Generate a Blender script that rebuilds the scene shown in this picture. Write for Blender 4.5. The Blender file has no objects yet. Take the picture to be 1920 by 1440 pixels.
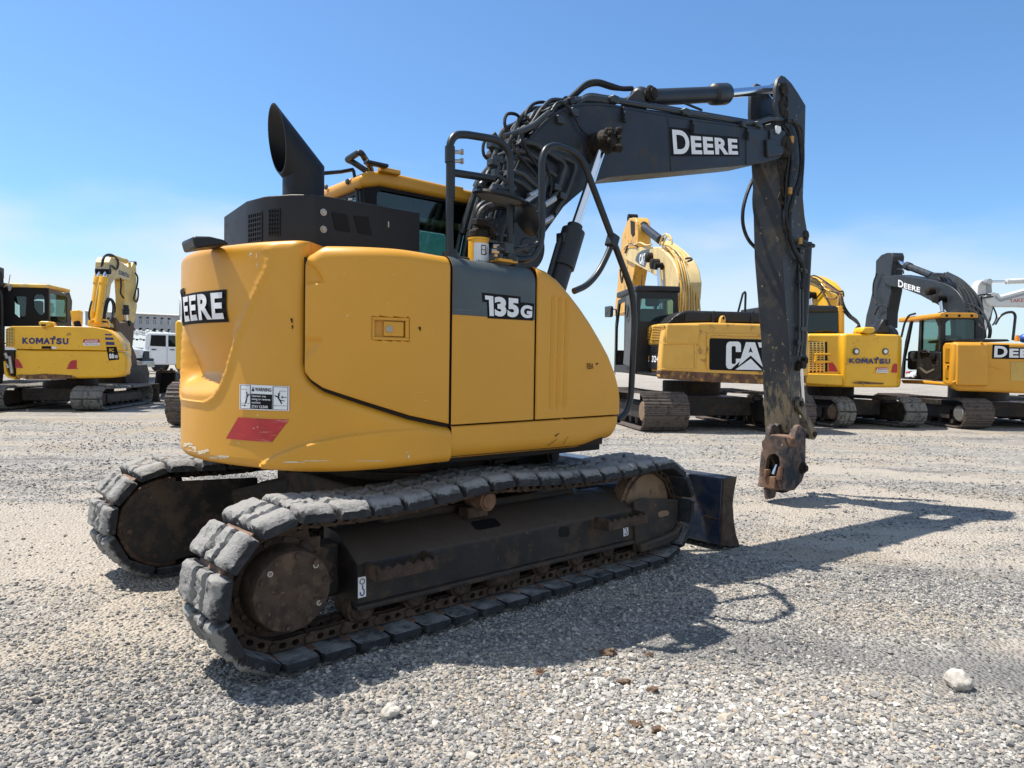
import bpy, bmesh, math, random
import numpy as np
from mathutils import Vector, Matrix, noise
PI = math.pi
R = math.radians
random.seed(7)
sc = bpy.context.scene
col = sc.collection

# ---------------------------------------------------------------- camera
FPX, PITCH, ROLL, CAMH = 1331.0, R(1.45), R(0.8), 1.47
_f = Vector((0, math.cos(PITCH), -math.sin(PITCH)))
_r = Vector((1, 0, 0))
_u = _r.cross(_f)
CR = math.cos(ROLL) * _r + math.sin(ROLL) * _u
CU = -math.sin(ROLL) * _r + math.cos(ROLL) * _u
CF = _f
CO = Vector((0, 0, CAMH))
cam = bpy.data.objects.new('camera', bpy.data.cameras.new('camera'))
col.objects.link(cam)
mw = Matrix((CR, CU, -CF)).transposed().to_4x4()
mw.translation = CO
cam.matrix_world = mw
cam.data.sensor_width = 36
cam.data.lens = 36 * FPX / 1920
cam.data.clip_start = 0.05
cam.data.clip_end = 3000
sc.camera = cam


def ray(px, py):
    return CF + CR * ((px - 960) / FPX) + CU * ((720 - py) / FPX)


def G(px, py, z=0.0):
    d = ray(px, py)
    t = (z - CO.z) / d.z
    return CO + d * t


class Fr:
    """a local frame standing on the ground: x forward, y left, z up; measures points off the photograph on its planes"""
    def __init__(s, o, yaw):
        s.o = Vector((o[0], o[1], 0)); s.yaw = yaw
        c, n = math.cos(yaw), math.sin(yaw)
        s.X = Vector((c, n, 0)); s.Y = Vector((-n, c, 0))

    def loc(s, P):
        d = P - s.o
        return Vector((d.dot(s.X), d.dot(s.Y), P.z))

    def _hit(s, px, py, n, val):
        d = ray(px, py)
        t = (val - (CO - s.o).dot(n)) / d.dot(n)
        return s.loc(CO + d * t)

    def x(s, px, py, v): return s._hit(px, py, s.X, v)
    def y(s, px, py, v): return s._hit(px, py, s.Y, v)
    def z(s, px, py, v): return s.loc(G(px, py, v))


# ---------------------------------------------------------------- objects
def tag(o, label=None, cat=None, group=None, kind=None):
    if label: o['label'] = label
    if cat: o['category'] = cat
    if group: o['group'] = group
    if kind: o['kind'] = kind
    return o


def empty(name, loc, rz, label, cat, group=None):
    o = bpy.data.objects.new(name, None)
    o.empty_display_size = 0.3
    o.location = loc; o.rotation_euler = (0, 0, rz)
    col.objects.link(o)
    return tag(o, label, cat, group)


def link(name, mesh, parent=None):
    o = bpy.data.objects.new(name, mesh)
    col.objects.link(o)
    if parent: o.parent = parent
    return o


class MB:
    def __init__(s, xf=None):
        s.V = []; s.F = []; s.xf = xf

    def add(s, V, F):
        n = len(s.V)
        s.V += [Vector(v) for v in V]
        s.F += [tuple(i + n for i in f) for f in F]
        return s

    def boxb(s, a, b):
        x0, y0, z0 = a; x1, y1, z1 = b
        return s.add([(x0, y0, z0), (x1, y0, z0), (x1, y1, z0), (x0, y1, z0), (x0, y0, z1), (x1, y0, z1), (x1, y1, z1), (x0, y1, z1)],
                     [(0, 3, 2, 1), (4, 5, 6, 7), (0, 1, 5, 4), (1, 2, 6, 5), (2, 3, 7, 6), (3, 0, 4, 7)])

    def box(s, c, d, m=None):
        x, y, z = d[0] / 2, d[1] / 2, d[2] / 2
        vs = [Vector(v) for v in [(-x, -y, -z), (x, -y, -z), (x, y, -z), (-x, y, -z), (-x, -y, z), (x, -y, z), (x, y, z), (-x, y, z)]]
        if m: vs = [m @ v for v in vs]
        return s.add([v + Vector(c) for v in vs], [(0, 3, 2, 1), (4, 5, 6, 7), (0, 1, 5, 4), (1, 2, 6, 5), (2, 3, 7, 6), (3, 0, 4, 7)])

    def prism(s, P, vec):
        P = [Vector(p) for p in P]; n = len(P); vec = Vector(vec)
        nn = Vector((0, 0, 0))
        for i in range(n): nn += (P[i] - P[0]).cross(P[(i + 1) % n] - P[0])
        if nn.dot(vec) > 0: P = P[::-1]
        Q = [p + vec for p in P]
        return s.add(P + Q, [tuple(range(n)), tuple(range(2 * n - 1, n - 1, -1))] + [(i, i + n, (i + 1) % n + n, (i + 1) % n) for i in range(n)])

    def cyl(s, a, b, r, r2=None, n=20, caps=True):
        a = Vector(a); b = Vector(b); r2 = r if r2 is None else r2
        d = (b - a).normalized(); u = d.orthogonal().normalized(); w = d.cross(u)
        V = []; F = []
        for p, rr in ((a, r), (b, r2)):
            V += [p + (u * math.cos(2 * PI * i / n) + w * math.sin(2 * PI * i / n)) * rr for i in range(n)]
        F = [(i, (i + 1) % n, (i + 1) % n + n, i + n) for i in range(n)]
        if caps: F += [tuple(range(n - 1, -1, -1)), tuple(range(n, 2 * n))]
        return s.add(V, F)

    def lathe(s, a, d, prof, n=24):
        """prof: list of (t along d, radius)"""
        a = Vector(a); d = Vector(d).normalized(); u = d.orthogonal().normalized(); w = d.cross(u)
        V = []; F = []
        for t, r in prof:
            V += [a + d * t + (u * math.cos(2 * PI * i / n) + w * math.sin(2 * PI * i / n)) * r for i in range(n)]
        for k in range(len(prof) - 1):
            F += [(k * n + i, k * n + (i + 1) % n, (k + 1) * n + (i + 1) % n, (k + 1) * n + i) for i in range(n)]
        F += [tuple(range(n - 1, -1, -1)), tuple(range((len(prof) - 1) * n, len(prof) * n))]
        return s.add(V, F)

    def tube(s, pts, r, n=10, fil=0.0, seg=5, closed=False):
        P = [Vector(p) for p in pts]
        if fil > 0:
            Q = [P[0]]
            for i in range(1, len(P) - 1):
                a, b, c = P[i - 1], P[i], P[i + 1]
                la, lc = (a - b).length, (c - b).length
                f = min(fil, la * .48, lc * .48)
                p0 = b + (a - b).normalized() * f; p1 = b + (c - b).normalized() * f
                for k in range(seg + 1):
                    t = k / seg
                    Q.append(p0 * (1 - t) ** 2 + b * 2 * t * (1 - t) + p1 * t * t)
            Q.append(P[-1]); P = Q
        P = [p for i, p in enumerate(P) if i == 0 or (p - P[i - 1]).length > 1e-5]
        m = len(P)
        T = []
        for i in range(m):
            a = P[max(0, i - 1)]; b = P[min(m - 1, i + 1)]
            T.append((b - a).normalized())
        u = T[0].orthogonal().normalized()
        V = []; F = []
        for i in range(m):
            u = (u - T[i] * u.dot(T[i])).normalized()
            w = T[i].cross(u)
            V += [P[i] + (u * math.cos(2 * PI * k / n) + w * math.sin(2 * PI * k / n)) * r for k in range(n)]
        for i in range(m - 1):
            F += [(i * n + k, i * n + (k + 1) % n, (i + 1) * n + (k + 1) % n, (i + 1) * n + k) for k in range(n)]
        F += [tuple(range(n - 1, -1, -1)), tuple(range((m - 1) * n, m * n))]
        return s.add(V, F)

    def smooth_tube(s, pts, r, n=8, sub=6):
        P = [Vector(p) for p in pts]
        Q = []
        for i in range(len(P) - 1):
            p0 = P[max(0, i - 1)]; p1 = P[i]; p2 = P[i + 1]; p3 = P[min(len(P) - 1, i + 2)]
            for k in range(sub):
                t = k / sub
                Q.append(0.5 * ((2 * p1) + (p2 - p0) * t + (2 * p0 - 5 * p1 + 4 * p2 - p3) * t * t + (3 * p1 - p0 - 3 * p2 + p3) * t ** 3))
        Q.append(P[-1])
        return s.tube(Q, r, n)

    def ball(s, c, rad, n=10, m=8, f=None):
        V = []; F = []
        rad = Vector(rad) if not isinstance(rad, (int, float)) else Vector((rad,) * 3)
        for i in range(m + 1):
            th = PI * i / m
            for k in range(n):
                ph = 2 * PI * k / n
                d = Vector((math.sin(th) * math.cos(ph), math.sin(th) * math.sin(ph), math.cos(th)))
                g = f(d) if f else 1
                V.append(Vector(c) + Vector((d.x * rad.x, d.y * rad.y, d.z * rad.z)) * g)
        for i in range(m):
            F += [(i * n + k, (i + 1) * n + k, (i + 1) * n + (k + 1) % n, i * n + (k + 1) % n) for k in range(n)]
        return s.add(V, F)

    def build(s, name, mat, parent=None, bevel=0, seg=2, smooth=32, weld=False, label=None):
        me = bpy.data.meshes.new(name)
        V = s.V
        if s.xf is not None: V = [s.xf @ v for v in V]
        me.from_pydata([tuple(v) for v in V], [], s.F)
        if weld:
            bm = bmesh.new(); bm.from_mesh(me)
            bmesh.ops.remove_doubles(bm, verts=bm.verts, dist=0.0004)
            bm.to_mesh(me); bm.free()
        me.validate()
        me.polygons.foreach_set('use_smooth', [True] * len(me.polygons))
        me.set_sharp_from_angle(angle=R(smooth))
        me.materials.append(mat)
        o = link(name, me, parent)
        if bevel:
            b = o.modifiers.new('bevel', 'BEVEL')
            b.width = bevel; b.segments = seg; b.limit_method = 'ANGLE'; b.angle_limit = R(30)
            b.harden_normals = False
        if label: o['label'] = label
        return o


def plate2d(outer, holes, thick):
    """flat plate with holes in xy, extruded 0..thick in z -> verts, faces"""
    cu = bpy.data.curves.new('t', 'CURVE'); cu.dimensions = '2D'; cu.fill_mode = 'BOTH'
    for ring in [outer] + list(holes):
        sp = cu.splines.new('POLY'); sp.points.add(len(ring) - 1)
        for i, p in enumerate(ring): sp.points[i].co = (p[0], p[1], 0, 1)
        sp.use_cyclic_u = True
    cu.extrude = thick / 2
    ob = bpy.data.objects.new('t', cu); col.objects.link(ob)
    bpy.context.view_layer.update()
    me = bpy.data.meshes.new_from_object(ob.evaluated_get(bpy.context.evaluated_depsgraph_get()))
    V = [Vector((v.co.x, v.co.y, v.co.z + thick / 2)) for v in me.vertices]
    F = [tuple(p.vertices) for p in me.polygons]
    bpy.data.objects.remove(ob); bpy.data.meshes.remove(me); bpy.data.curves.remove(cu)
    return V, F


def rrect(x0, y0, x1, y1, r, n=4):
    o = []
    for cx, cy, a in ((x1 - r, y1 - r, 0), (x0 + r, y1 - r, 90), (x0 + r, y0 + r, 180), (x1 - r, y0 + r, 270)):
        o += [(cx + r * math.cos(R(a + 90 * k / n)), cy + r * math.sin(R(a + 90 * k / n))) for k in range(n + 1)]
    return o


_tc = {}


def text2d(body, offset=0.0):
    """filled lettering normalised to a 0..1 box (box measured without offset)"""
    key = (body, offset)
    if key in _tc: return _tc[key]
    res = []
    for off in (0.0, offset):
        cu = bpy.data.curves.new('t', 'FONT'); cu.body = body; cu.size = 1; cu.offset = off; cu.resolution_u = 5
        cu.space_character = 1.0 + 2.2 * max(0, offset - 0.0) if offset else 1.0
        ob = bpy.data.objects.new('t', cu); col.objects.link(ob)
        bpy.context.view_layer.update()
        me = bpy.data.meshes.new_from_object(ob.evaluated_get(bpy.context.evaluated_depsgraph_get()))
        res.append(([(v.co.x, v.co.y) for v in me.vertices], [tuple(p.vertices) for p in me.polygons]))
        bpy.data.objects.remove(ob); bpy.data.meshes.remove(me); bpy.data.curves.remove(cu)
    base = res[1][0]
    x0 = min(v[0] for v in base); x1 = max(v[0] for v in base); y0 = min(v[1] for v in base); y1 = max(v[1] for v in base)
    V = [((v[0] - x0) / (x1 - x0), (v[1] - y0) / (y1 - y0)) for v in base]
    _tc[key] = (V, res[1][1])
    return _tc[key]


def letters(mb, body, fn, box=(0, 0, 1, 1), bold=0.03):
    V, F = text2d(body, bold)
    a, b, c, d = box
    # turn the faces so that they look outward
    W = [Vector(fn(a + v[0] * (c - a), b + v[1] * (d - b))) for v in V]
    mb.add(W, F)


def quad_map(TL, TR, BR, BL):
    TL, TR, BR, BL = (Vector(p) for p in (TL, TR, BR, BL))
    return lambda s, t: (BL * (1 - s) + BR * s) * (1 - t) + (TL * (1 - s) + TR * s) * t


def flat(mb, fn, pts):
    """a flat polygon decal given in 0..1 coordinates of fn"""
    mb.add([fn(*p) for p in pts], [tuple(range(len(pts)))])


# ---------------------------------------------------------------- materials
def mat(name, c, rough=.5, metal=0.0, var=.12, vs=3.0, dirt=None, damt=0.0, ds=5.0, chip=None, camt=0.0, cs=30.0,
        bump=0.0, bs=80.0, streak=None, samt=0.0, spec=.5, coat=0.0, dust=None, dustamt=0.0, zwear=None):
    m = bpy.data.materials.new(name); m.use_nodes = True
    nt = m.node_tree; N = nt.nodes; L = nt.links
    b = N['Principled BSDF']
    tc = N.new('ShaderNodeTexCoord'); oi = N.new('ShaderNodeObjectInfo')
    mul = N.new('ShaderNodeMath'); mul.operation = 'MULTIPLY'; mul.inputs[1].default_value = 41.0
    L.new(oi.outputs['Random'], mul.inputs[0])
    vadd = N.new('ShaderNodeVectorMath'); vadd.operation = 'ADD'
    L.new(tc.outputs['Object'], vadd.inputs[0]); L.new(mul.outputs[0], vadd.inputs[1])
    vec = vadd.outputs[0]

    def nz(scale, detail=5.0, rr=.6, v=None):
        n = N.new('ShaderNodeTexNoise'); n.inputs['Scale'].default_value = scale; n.inputs['Detail'].default_value = detail
        n.inputs['Roughness'].default_value = rr
        L.new(v or vec, n.inputs['Vector']); return n.outputs['Fac']

    def ramp(fac, a, bb):
        r = N.new('ShaderNodeMapRange'); r.inputs[1].default_value = a; r.inputs[2].default_value = bb
        r.interpolation_type = 'SMOOTHSTEP'
        L.new(fac, r.inputs[0]); return r.outputs[0]

    def mix(fac, A, B):
        x = N.new('ShaderNodeMix'); x.data_type = 'RGBA'
        L.new(fac, x.inputs[0])
        for k, v in ((6, A), (7, B)):
            if isinstance(v, tuple): x.inputs[k].default_value = (*v, 1)
            else: L.new(v, x.inputs[k])
        return x.outputs[2]
    lo = tuple(max(0, x * (1 - var)) for x in c); hi = tuple(min(1, x * (1 + var)) for x in c)
    colr = mix(ramp(nz(vs), .3, .7), lo, hi)
    rg = None
    if dirt and damt > 0:
        f = ramp(nz(ds, 9, .7), .62 - damt * .35, .72 - damt * .22)
        colr = mix(f, colr, dirt); rg = f
    if streak and samt > 0:
        mp = N.new('ShaderNodeMapping'); mp.inputs['Scale'].default_value = (1.2, 1.2, 26)
        L.new(vec, mp.inputs[0])
        g = nz(3.0, 6, .7, mp.outputs[0]); h = nz(2.2, 3, .5)
        mm = N.new('ShaderNodeMath'); mm.operation = 'MULTIPLY'
        L.new(ramp(g, .66 - samt * .1, .74 - samt * .1), mm.inputs[0]); L.new(ramp(h, .5, .62), mm.inputs[1])
        mm2 = N.new('ShaderNodeMath'); mm2.operation = 'MULTIPLY'; mm2.inputs[1].default_value = .75
        L.new(mm.outputs[0], mm2.inputs[0])
        colr = mix(mm2.outputs[0], colr, streak)
    if chip and camt > 0:
        colr = mix(ramp(nz(cs, 4, .55), .74 - camt * .25, .76 - camt * .25), colr, chip)
    if zwear:
        sz = N.new('ShaderNodeSeparateXYZ'); L.new(tc.outputs['Object'], sz.inputs[0])
        zr_ = N.new('ShaderNodeMapRange'); zr_.inputs[1].default_value = zwear[0]; zr_.inputs[2].default_value = zwear[1]
        zr_.inputs[3].default_value = -.12; zr_.inputs[4].default_value = .20; L.new(sz.outputs[2], zr_.inputs[0])
        ad = N.new('ShaderNodeMath'); ad.operation = 'ADD'
        mpz = N.new('ShaderNodeMapping'); mpz.inputs['Scale'].default_value = (1, 1, .35); L.new(vec, mpz.inputs[0])
        L.new(nz(14, 9, .75, mpz.outputs[0]), ad.inputs[0]); L.new(zr_.outputs[0], ad.inputs[1])
        colr = mix(ramp(ad.outputs[0], .55, .68), colr, zwear[2])
    if dust and dustamt > 0:
        geo = N.new('ShaderNodeNewGeometry'); sx = N.new('ShaderNodeSeparateXYZ')
        L.new(geo.outputs['Normal'], sx.inputs[0])
        up = ramp(sx.outputs[2], .25, .9)
        mm = N.new('ShaderNodeMath'); mm.operation = 'MULTIPLY'
        L.new(up, mm.inputs[0]); L.new(ramp(nz(7, 6, .7), .35 - dustamt * .3, .75 - dustamt * .3), mm.inputs[1])
        colr = mix(mm.outputs[0], colr, dust)
    L.new(colr, b.inputs['Base Color'])
    b.inputs['Metallic'].default_value = metal
    b.inputs['Specular IOR Level'].default_value = spec
    rr = N.new('ShaderNodeMapRange'); rr.inputs[3].default_value = max(.05, rough - .08); rr.inputs[4].default_value = min(1, rough + .1)
    L.new(nz(9, 6, .65), rr.inputs[0])
    if rg is not None:
        x = N.new('ShaderNodeMix'); x.data_type = 'FLOAT'
        L.new(rg, x.inputs[0]); L.new(rr.outputs[0], x.inputs[2]); x.inputs[3].default_value = .92
        L.new(x.outputs[0], b.inputs['Roughness'])
    else:
        L.new(rr.outputs[0], b.inputs['Roughness'])
    if coat:
        b.inputs['Coat Weight'].default_value = coat; b.inputs['Coat Roughness'].default_value = .15
    if bump:
        bn = N.new('ShaderNodeBump'); bn.inputs['Strength'].default_value = bump; bn.inputs['Distance'].default_value = .01
        L.new(nz(bs, 5, .6), bn.inputs['Height']); L.new(bn.outputs[0], b.inputs['Normal'])
    return m


def glass(name, tint, gl=.12):
    m = bpy.data.materials.new(name); m.use_nodes = True
    nt = m.node_tree; N = nt.nodes; L = nt.links
    N.remove(N['Principled BSDF'])
    t = N.new('ShaderNodeBsdfTransparent'); t.inputs[0].default_value = (*tint, 1)
    g = N.new('ShaderNodeBsdfGlossy'); g.inputs['Roughness'].default_value = .03; g.inputs[0].default_value = (.9, .95, 1, 1)
    fr = N.new('ShaderNodeFresnel'); fr.inputs[0].default_value = 1.5
    mp = N.new('ShaderNodeMath'); mp.operation = 'MULTIPLY_ADD'; mp.inputs[1].default_value = .5; mp.inputs[2].default_value = gl * .5
    mp.use_clamp = True
    L.new(fr.outputs[0], mp.inputs[0])
    x = N.new('ShaderNodeMixShader')
    L.new(mp.outputs[0], x.inputs[0]); L.new(t.outputs[0], x.inputs[1]); L.new(g.outputs[0], x.inputs[2])
    L.new(x.outputs[0], N['Material Output'].inputs[0])
    return m


DUST = (.30, .26, .21)
BROWN = (.055, .036, .024)
M = dict(
    yellow=mat('deere_yellow_paint', (.60, .286, .023), .40, var=.04, vs=1.6, streak=(.66, .46, .17), samt=.34, chip=(.70, .60, .42), camt=.012, cs=45, bump=.02, bs=220, coat=.10, spec=.4),
    yellow2=mat('komatsu_yellow_paint', (.78, .42, .012), .38, var=.06, vs=2.0, dirt=(.25, .15, .05), damt=.10, ds=4, chip=(.3, .2, .1), camt=.02, cs=25, coat=.2),
    yellow3=mat('cat_yellow_paint', (.66, .36, .055), .42, var=.07, vs=2.0, streak=(.10, .06, .03), samt=.3, dirt=(.2, .11, .04), damt=.2, ds=3.0, coat=.1),
    yellow4=mat('pale_excavator_yellow', (.66, .44, .10), .5, var=.12, vs=3.0, dirt=(.5, .42, .25), damt=.35, ds=4),
    rustband=mat('scraped_rusty_steel', (.12, .055, .03), .7, var=.4, vs=5, dirt=(.42, .24, .05), damt=.35, ds=6),
    beige=mat('faded_boom_paint', (.62, .47, .22), .55, var=.1, vs=3, dirt=(.45, .36, .2), damt=.25, ds=4),
    charcoal=mat('charcoal_boom_paint', (.021, .0255, .032), .42, var=.18, vs=2.5, dirt=(.055, .052, .048), damt=.2, ds=5, chip=(.13, .105, .08), camt=.03, cs=40, bump=.03, bs=160, spec=.32),
    stick=mat('worn_charcoal_arm_paint', (.024, .029, .036), .45, var=.2, vs=2.5, dirt=(.070, .062, .052), damt=.35, ds=3.5, chip=(.30, .22, .12), camt=.26, cs=20, bump=.04, bs=120, spec=.32, zwear=(2.2, .75, (.17, .135, .085))),
    hood=mat('black_hood_paint', (.0125, .0135, .0165), .5, var=.12, vs=3, dirt=(.03, .029, .029), damt=.15, ds=4, spec=.3),
    rail=mat('black_rail_paint', (.015, .0185, .0215), .36, var=.2, vs=6, chip=(.12, .09, .07), camt=.05, cs=40, spec=.4),
    hose=mat('black_hose_rubber', (.014, .0165, .019), .5, var=.2, vs=9, dirt=(.07, .065, .057), damt=.25, ds=14, spec=.3),
    pipe=mat('grey_steel_pipe', (.032, .038, .042), .34, metal=.1, var=.15, vs=9, dirt=(.08, .07, .06), damt=.2, ds=12, spec=.4),
    chrome=mat('chromed_rod', (.75, .78, .82), .14, metal=1.0, var=.03),
    steel=mat('bright_fitting_steel', (.45, .44, .42), .35, metal=.8, var=.15, vs=20),
    rubber=mat('dusty_rubber_pad', (.030, .032, .036), .85, var=.25, vs=14, dirt=(.055, .055, .056), damt=.30, ds=20, bump=1.0, bs=50, spec=.18, dust=(.27, .265, .255), dustamt=.2, zwear=(.012, .056, (.245, .24, .23))),
    rubber2=mat('pale_worn_rubber_pad', (.20, .195, .18), .9, var=.25, vs=6, dirt=(.05, .045, .04), damt=.4, ds=6, bump=.5, bs=40, spec=.2),
    greasy=mat('greasy_black_frame_paint', (.022, .0205, .020), .55, var=.25, vs=4, dirt=(.070, .050, .036), damt=.48, ds=6, chip=(.13, .07, .035), camt=.12, cs=28, bump=.15, bs=60, dust=(.085, .064, .049), dustamt=.9, spec=.3),
    rust=mat('rusty_brown_steel', (.058, .039, .029), .8, var=.3, vs=12, dirt=(.11, .074, .05), damt=.35, ds=9, chip=(.2, .13, .08), camt=.12, cs=35, bump=.5, bs=45, spec=.25),
    rustlight=mat('orange_rust_steel', (.16, .085, .05), .75, var=.3, vs=12, dirt=(.24, .17, .11), damt=.3, ds=9, bump=.3, bs=45),
    coupler=mat('rusty_coupler_steel', (.125, .078, .052), .6, var=.35, vs=7, dirt=(.018, .021, .030), damt=.55, ds=3.2, chip=(.34, .26, .19), camt=.2, cs=16, bump=.3, bs=50),
    mud=mat('black_greasy_mud', (.016, .0125, .0095), .75, var=.4, vs=14, dirt=(.05, .037, .026), damt=.3, ds=18, bump=1.0, bs=40, spec=.25),
    tan=mat('tan_idler_steel', (.20, .13, .075), .7, var=.2, vs=6, dirt=(.1, .07, .05), damt=.3, ds=6),
    blade=mat('blue_black_blade_paint', (.015, .024, .046), .28, var=.2, vs=4, dirt=(.05, .042, .035), damt=.25, ds=3, chip=(.09, .07, .05), camt=.06, cs=25),
    grouser=mat('steel_track_shoe', (.13, .105, .092), .6, metal=.25, var=.3, vs=7, dirt=(.06, .045, .036), damt=.45, ds=7, bump=.2, bs=40),
    black=mat('flat_black', (.007, .007, .008), .6, var=.1, spec=.2),
    blackp=mat('black_sheet_plastic', (.0125, .0135, .0155), .40, var=.15, vs=5, dirt=(.035, .032, .03), damt=.2, ds=5, spec=.35),
    seam=mat('dark_seam_shadow_gap', (.020, .012, .006), .9, var=.1),
    white=mat('white_decal_vinyl', (.74, .75, .77), .45, var=.04, vs=10, chip=(.45, .42, .36), camt=.01, cs=30),
    decalblack=mat('black_decal_vinyl', (.008, .008, .009), .6, var=.1, vs=10, spec=.15),
    decalgrey=mat('grey_decal_vinyl', (.062, .078, .086), .42, var=.1, vs=3, streak=(.30, .33, .34), samt=.9, coat=.05, spec=.35),
    red=mat('red_reflector_vinyl', (.42, .018, .022), .4, var=.1, vs=9, streak=(.62, .35, .33), samt=.9),
    redp=mat('red_print', (.50, .03, .03), .45, var=.05),
    navy=mat('navy_decal_vinyl', (.020, .026, .13), .45, var=.1),
    truckwhite=mat('white_car_paint', (.74, .76, .79), .3, var=.03, coat=.5),
    trailer=mat('grey_trailer_aluminium', (.30, .315, .34), .6, var=.08, vs=2),
    tkwhite=mat('pale_grey_boom_paint', (.62, .63, .62), .45, var=.06, vs=3, dirt=(.4, .38, .34), damt=.2, ds=5),
    tyre=mat('tyre_rubber', (.02, .02, .021), .8, var=.2),
    lamp=mat('lamp_lens', (.8, .8, .78), .15, var=.05, coat=.5),
    orange=mat('orange_plastic', (.70, .28, .02), .4, var=.05),
    blue=mat('blue_plastic', (.02, .08, .36), .4, var=.1),
    redcar=mat('red_car_paint', (.38, .03, .05), .3, var=.05, coat=.5),
    seat=mat('dark_seat_cloth', (.018, .019, .022), .9, var=.2),
    interior=mat('grey_cab_trim', (.085, .09, .095), .6, var=.1),
    silver=mat('silver_bolt', (.38, .36, .33), .45, metal=.6, var=.15),
    mirror=mat('mirror_glass', (.85, .87, .9), .04, metal=1.0, var=.02),
    rock=mat('pale_rock', (.45, .42, .37), .85, var=.2, vs=18, dirt=(.25, .22, .19), damt=.3, ds=20, bump=.6, bs=45),
    clod=mat('brown_dirt_clod', (.13, .085, .055), .95, var=.35, vs=25, bump=.8, bs=70),
)
GL = dict(cab=glass('green_tinted_cab_glass', (.42, .58, .54), .05), dark=glass('dark_tinted_glass', (.30, .37, .35), .04), clear=glass('clear_cab_glass', (.62, .76, .74), .05))
# ================================================================ the large excavator in front
O0 = (-0.743, 5.191)
U = Fr(O0, R(40)); T = Fr(O0, R(41.76))
XT = Matrix.Rotation(R(1.76), 4, 'Z')
EX = empty('excavator', (O0[0], O0[1], 0), R(40),
           'large yellow excavator in the foreground with charcoal boom and slanted black exhaust stack', 'excavator')

# ---------------- plan outline of the upper body
_pl = [(1.6, -1.2), (1.0, -1.2), (.5, -1.2), (0, -1.2), (-.5, -1.2), (-.72, -1.185), (-.90, -1.135), (-1.07, -1.03), (-1.22, -.88), (-1.36, -.67), (-1.46, -.42), (-1.515, -.2), (-1.53, 0)]
_pl = _pl + [(x, -y) for x, y in _pl[-2::-1]]
_D = []
for i in range(1, len(_pl) - 2):
    p0, p1, p2, p3 = (Vector(_pl[k]) for k in (i - 1, i, i + 1, i + 2))
    for k in range(10):
        t = k / 10
        _D.append(0.5 * ((2 * p1) + (p2 - p0) * t + (2 * p0 - 5 * p1 + 4 * p2 - p3) * t * t + (3 * p1 - p0 - 3 * p2 + p3) * t ** 3))
_D.append(Vector(_pl[-2]))
_S = [0.0]
for i in range(1, len(_D)): _S.append(_S[-1] + (_D[i] - _D[i - 1]).length)
STOT = _S[-1]                      # u = 1 - s ; straight right side: u == x
UMID = 1 - STOT / 2
_Sa = np.array(_S); _Dx = np.array([d.x for d in _D]); _Dy = np.array([d.y for d in _D])


def shell2(u):
    s = min(max(1 - u, 0), STOT)
    x = float(np.interp(s, _Sa, _Dx)); y = float(np.interp(s, _Sa, _Dy))
    a, b = max(0, s - .03), min(STOT, s + .03)
    tx = float(np.interp(b, _Sa, _Dx) - np.interp(a, _Sa, _Dx)); ty = float(np.interp(b, _Sa, _Dy) - np.interp(a, _Sa, _Dy))
    l = math.hypot(tx, ty)
    nx, ny = ty / l, -tx / l
    if nx * (x - 0) + ny * y < 0: nx, ny = -nx, -ny
    if u > 1: x = u
    return x, y, nx, ny


def SP(u, z, d=0.0):
    x, y, nx, ny = shell2(u)
    return Vector((x - nx * d, y - ny * d, z))


def on_shell(px, py):
    d = ray(px, py); o = CO - U.o
    ox, oy = o.dot(U.X), o.dot(U.Y); dx, dy = d.dot(U.X), d.dot(U.Y)
    best = None
    for i in range(len(_D) - 1):
        a, b = _D[i], _D[i + 1]
        ex, ey = b.x - a.x, b.y - a.y
        den = dx * ey - dy * ex
        if abs(den) < 1e-9: continue
        t = ((a.x - ox) * ey - (a.y - oy) * ex) / den
        w = ((a.x - ox) * dy - (a.y - oy) * dx) / den
        if t > 0 and -1e-6 <= w <= 1 + 1e-6 and (best is None or t < best[0]):
            best = (t, 1 - (_S[i] + w * (_S[i + 1] - _S[i])), CO.z + d.z * t)
    if best is None:
        k = min(range(len(_D)), key=lambda i: abs(dx * (_D[i].y - oy) - dy * (_D[i].x - ox)))
        t = math.hypot(_D[k].x - ox, _D[k].y - oy) / math.hypot(dx, dy)
        best = (t, 1 - _S[k], CO.z + d.z * t)
    return best[1], best[2]


def sst(t):
    t = min(1, max(0, t)); return t * t * (3 - 2 * t)


def pdist(p, poly, closed=False):
    m = 1e9
    n = len(poly)
    for i in range(n if closed else n - 1):
        ax, ay = poly[i]; bx, by = poly[(i + 1) % n]
        ex, ey = bx - ax, by - ay
        t = ((p[0] - ax) * ex + (p[1] - ay) * ey) / (ex * ex + ey * ey + 1e-12)
        t = min(1, max(0, t))
        m = min(m, math.hypot(p[0] - ax - t * ex, p[1] - ay - t * ey))
    return m


def inside(p, poly):
    c = False; n = len(poly)
    for i in range(n):
        x1, y1 = poly[i]; x2, y2 = poly[(i + 1) % n]
        if (y1 > p[1]) != (y2 > p[1]) and p[0] < (x2 - x1) * (p[1] - y1) / (y2 - y1) + x1: c = not c
    return c


def interp(poly, x):
    """poly sorted by first coordinate"""
    return float(np.interp(x, [p[0] for p in poly], [p[1] for p in poly]))


def edge(dist, r):
    if dist >= r: return 0.0
    return r - math.sqrt(max(0, r * r - (r - dist) ** 2))


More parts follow.
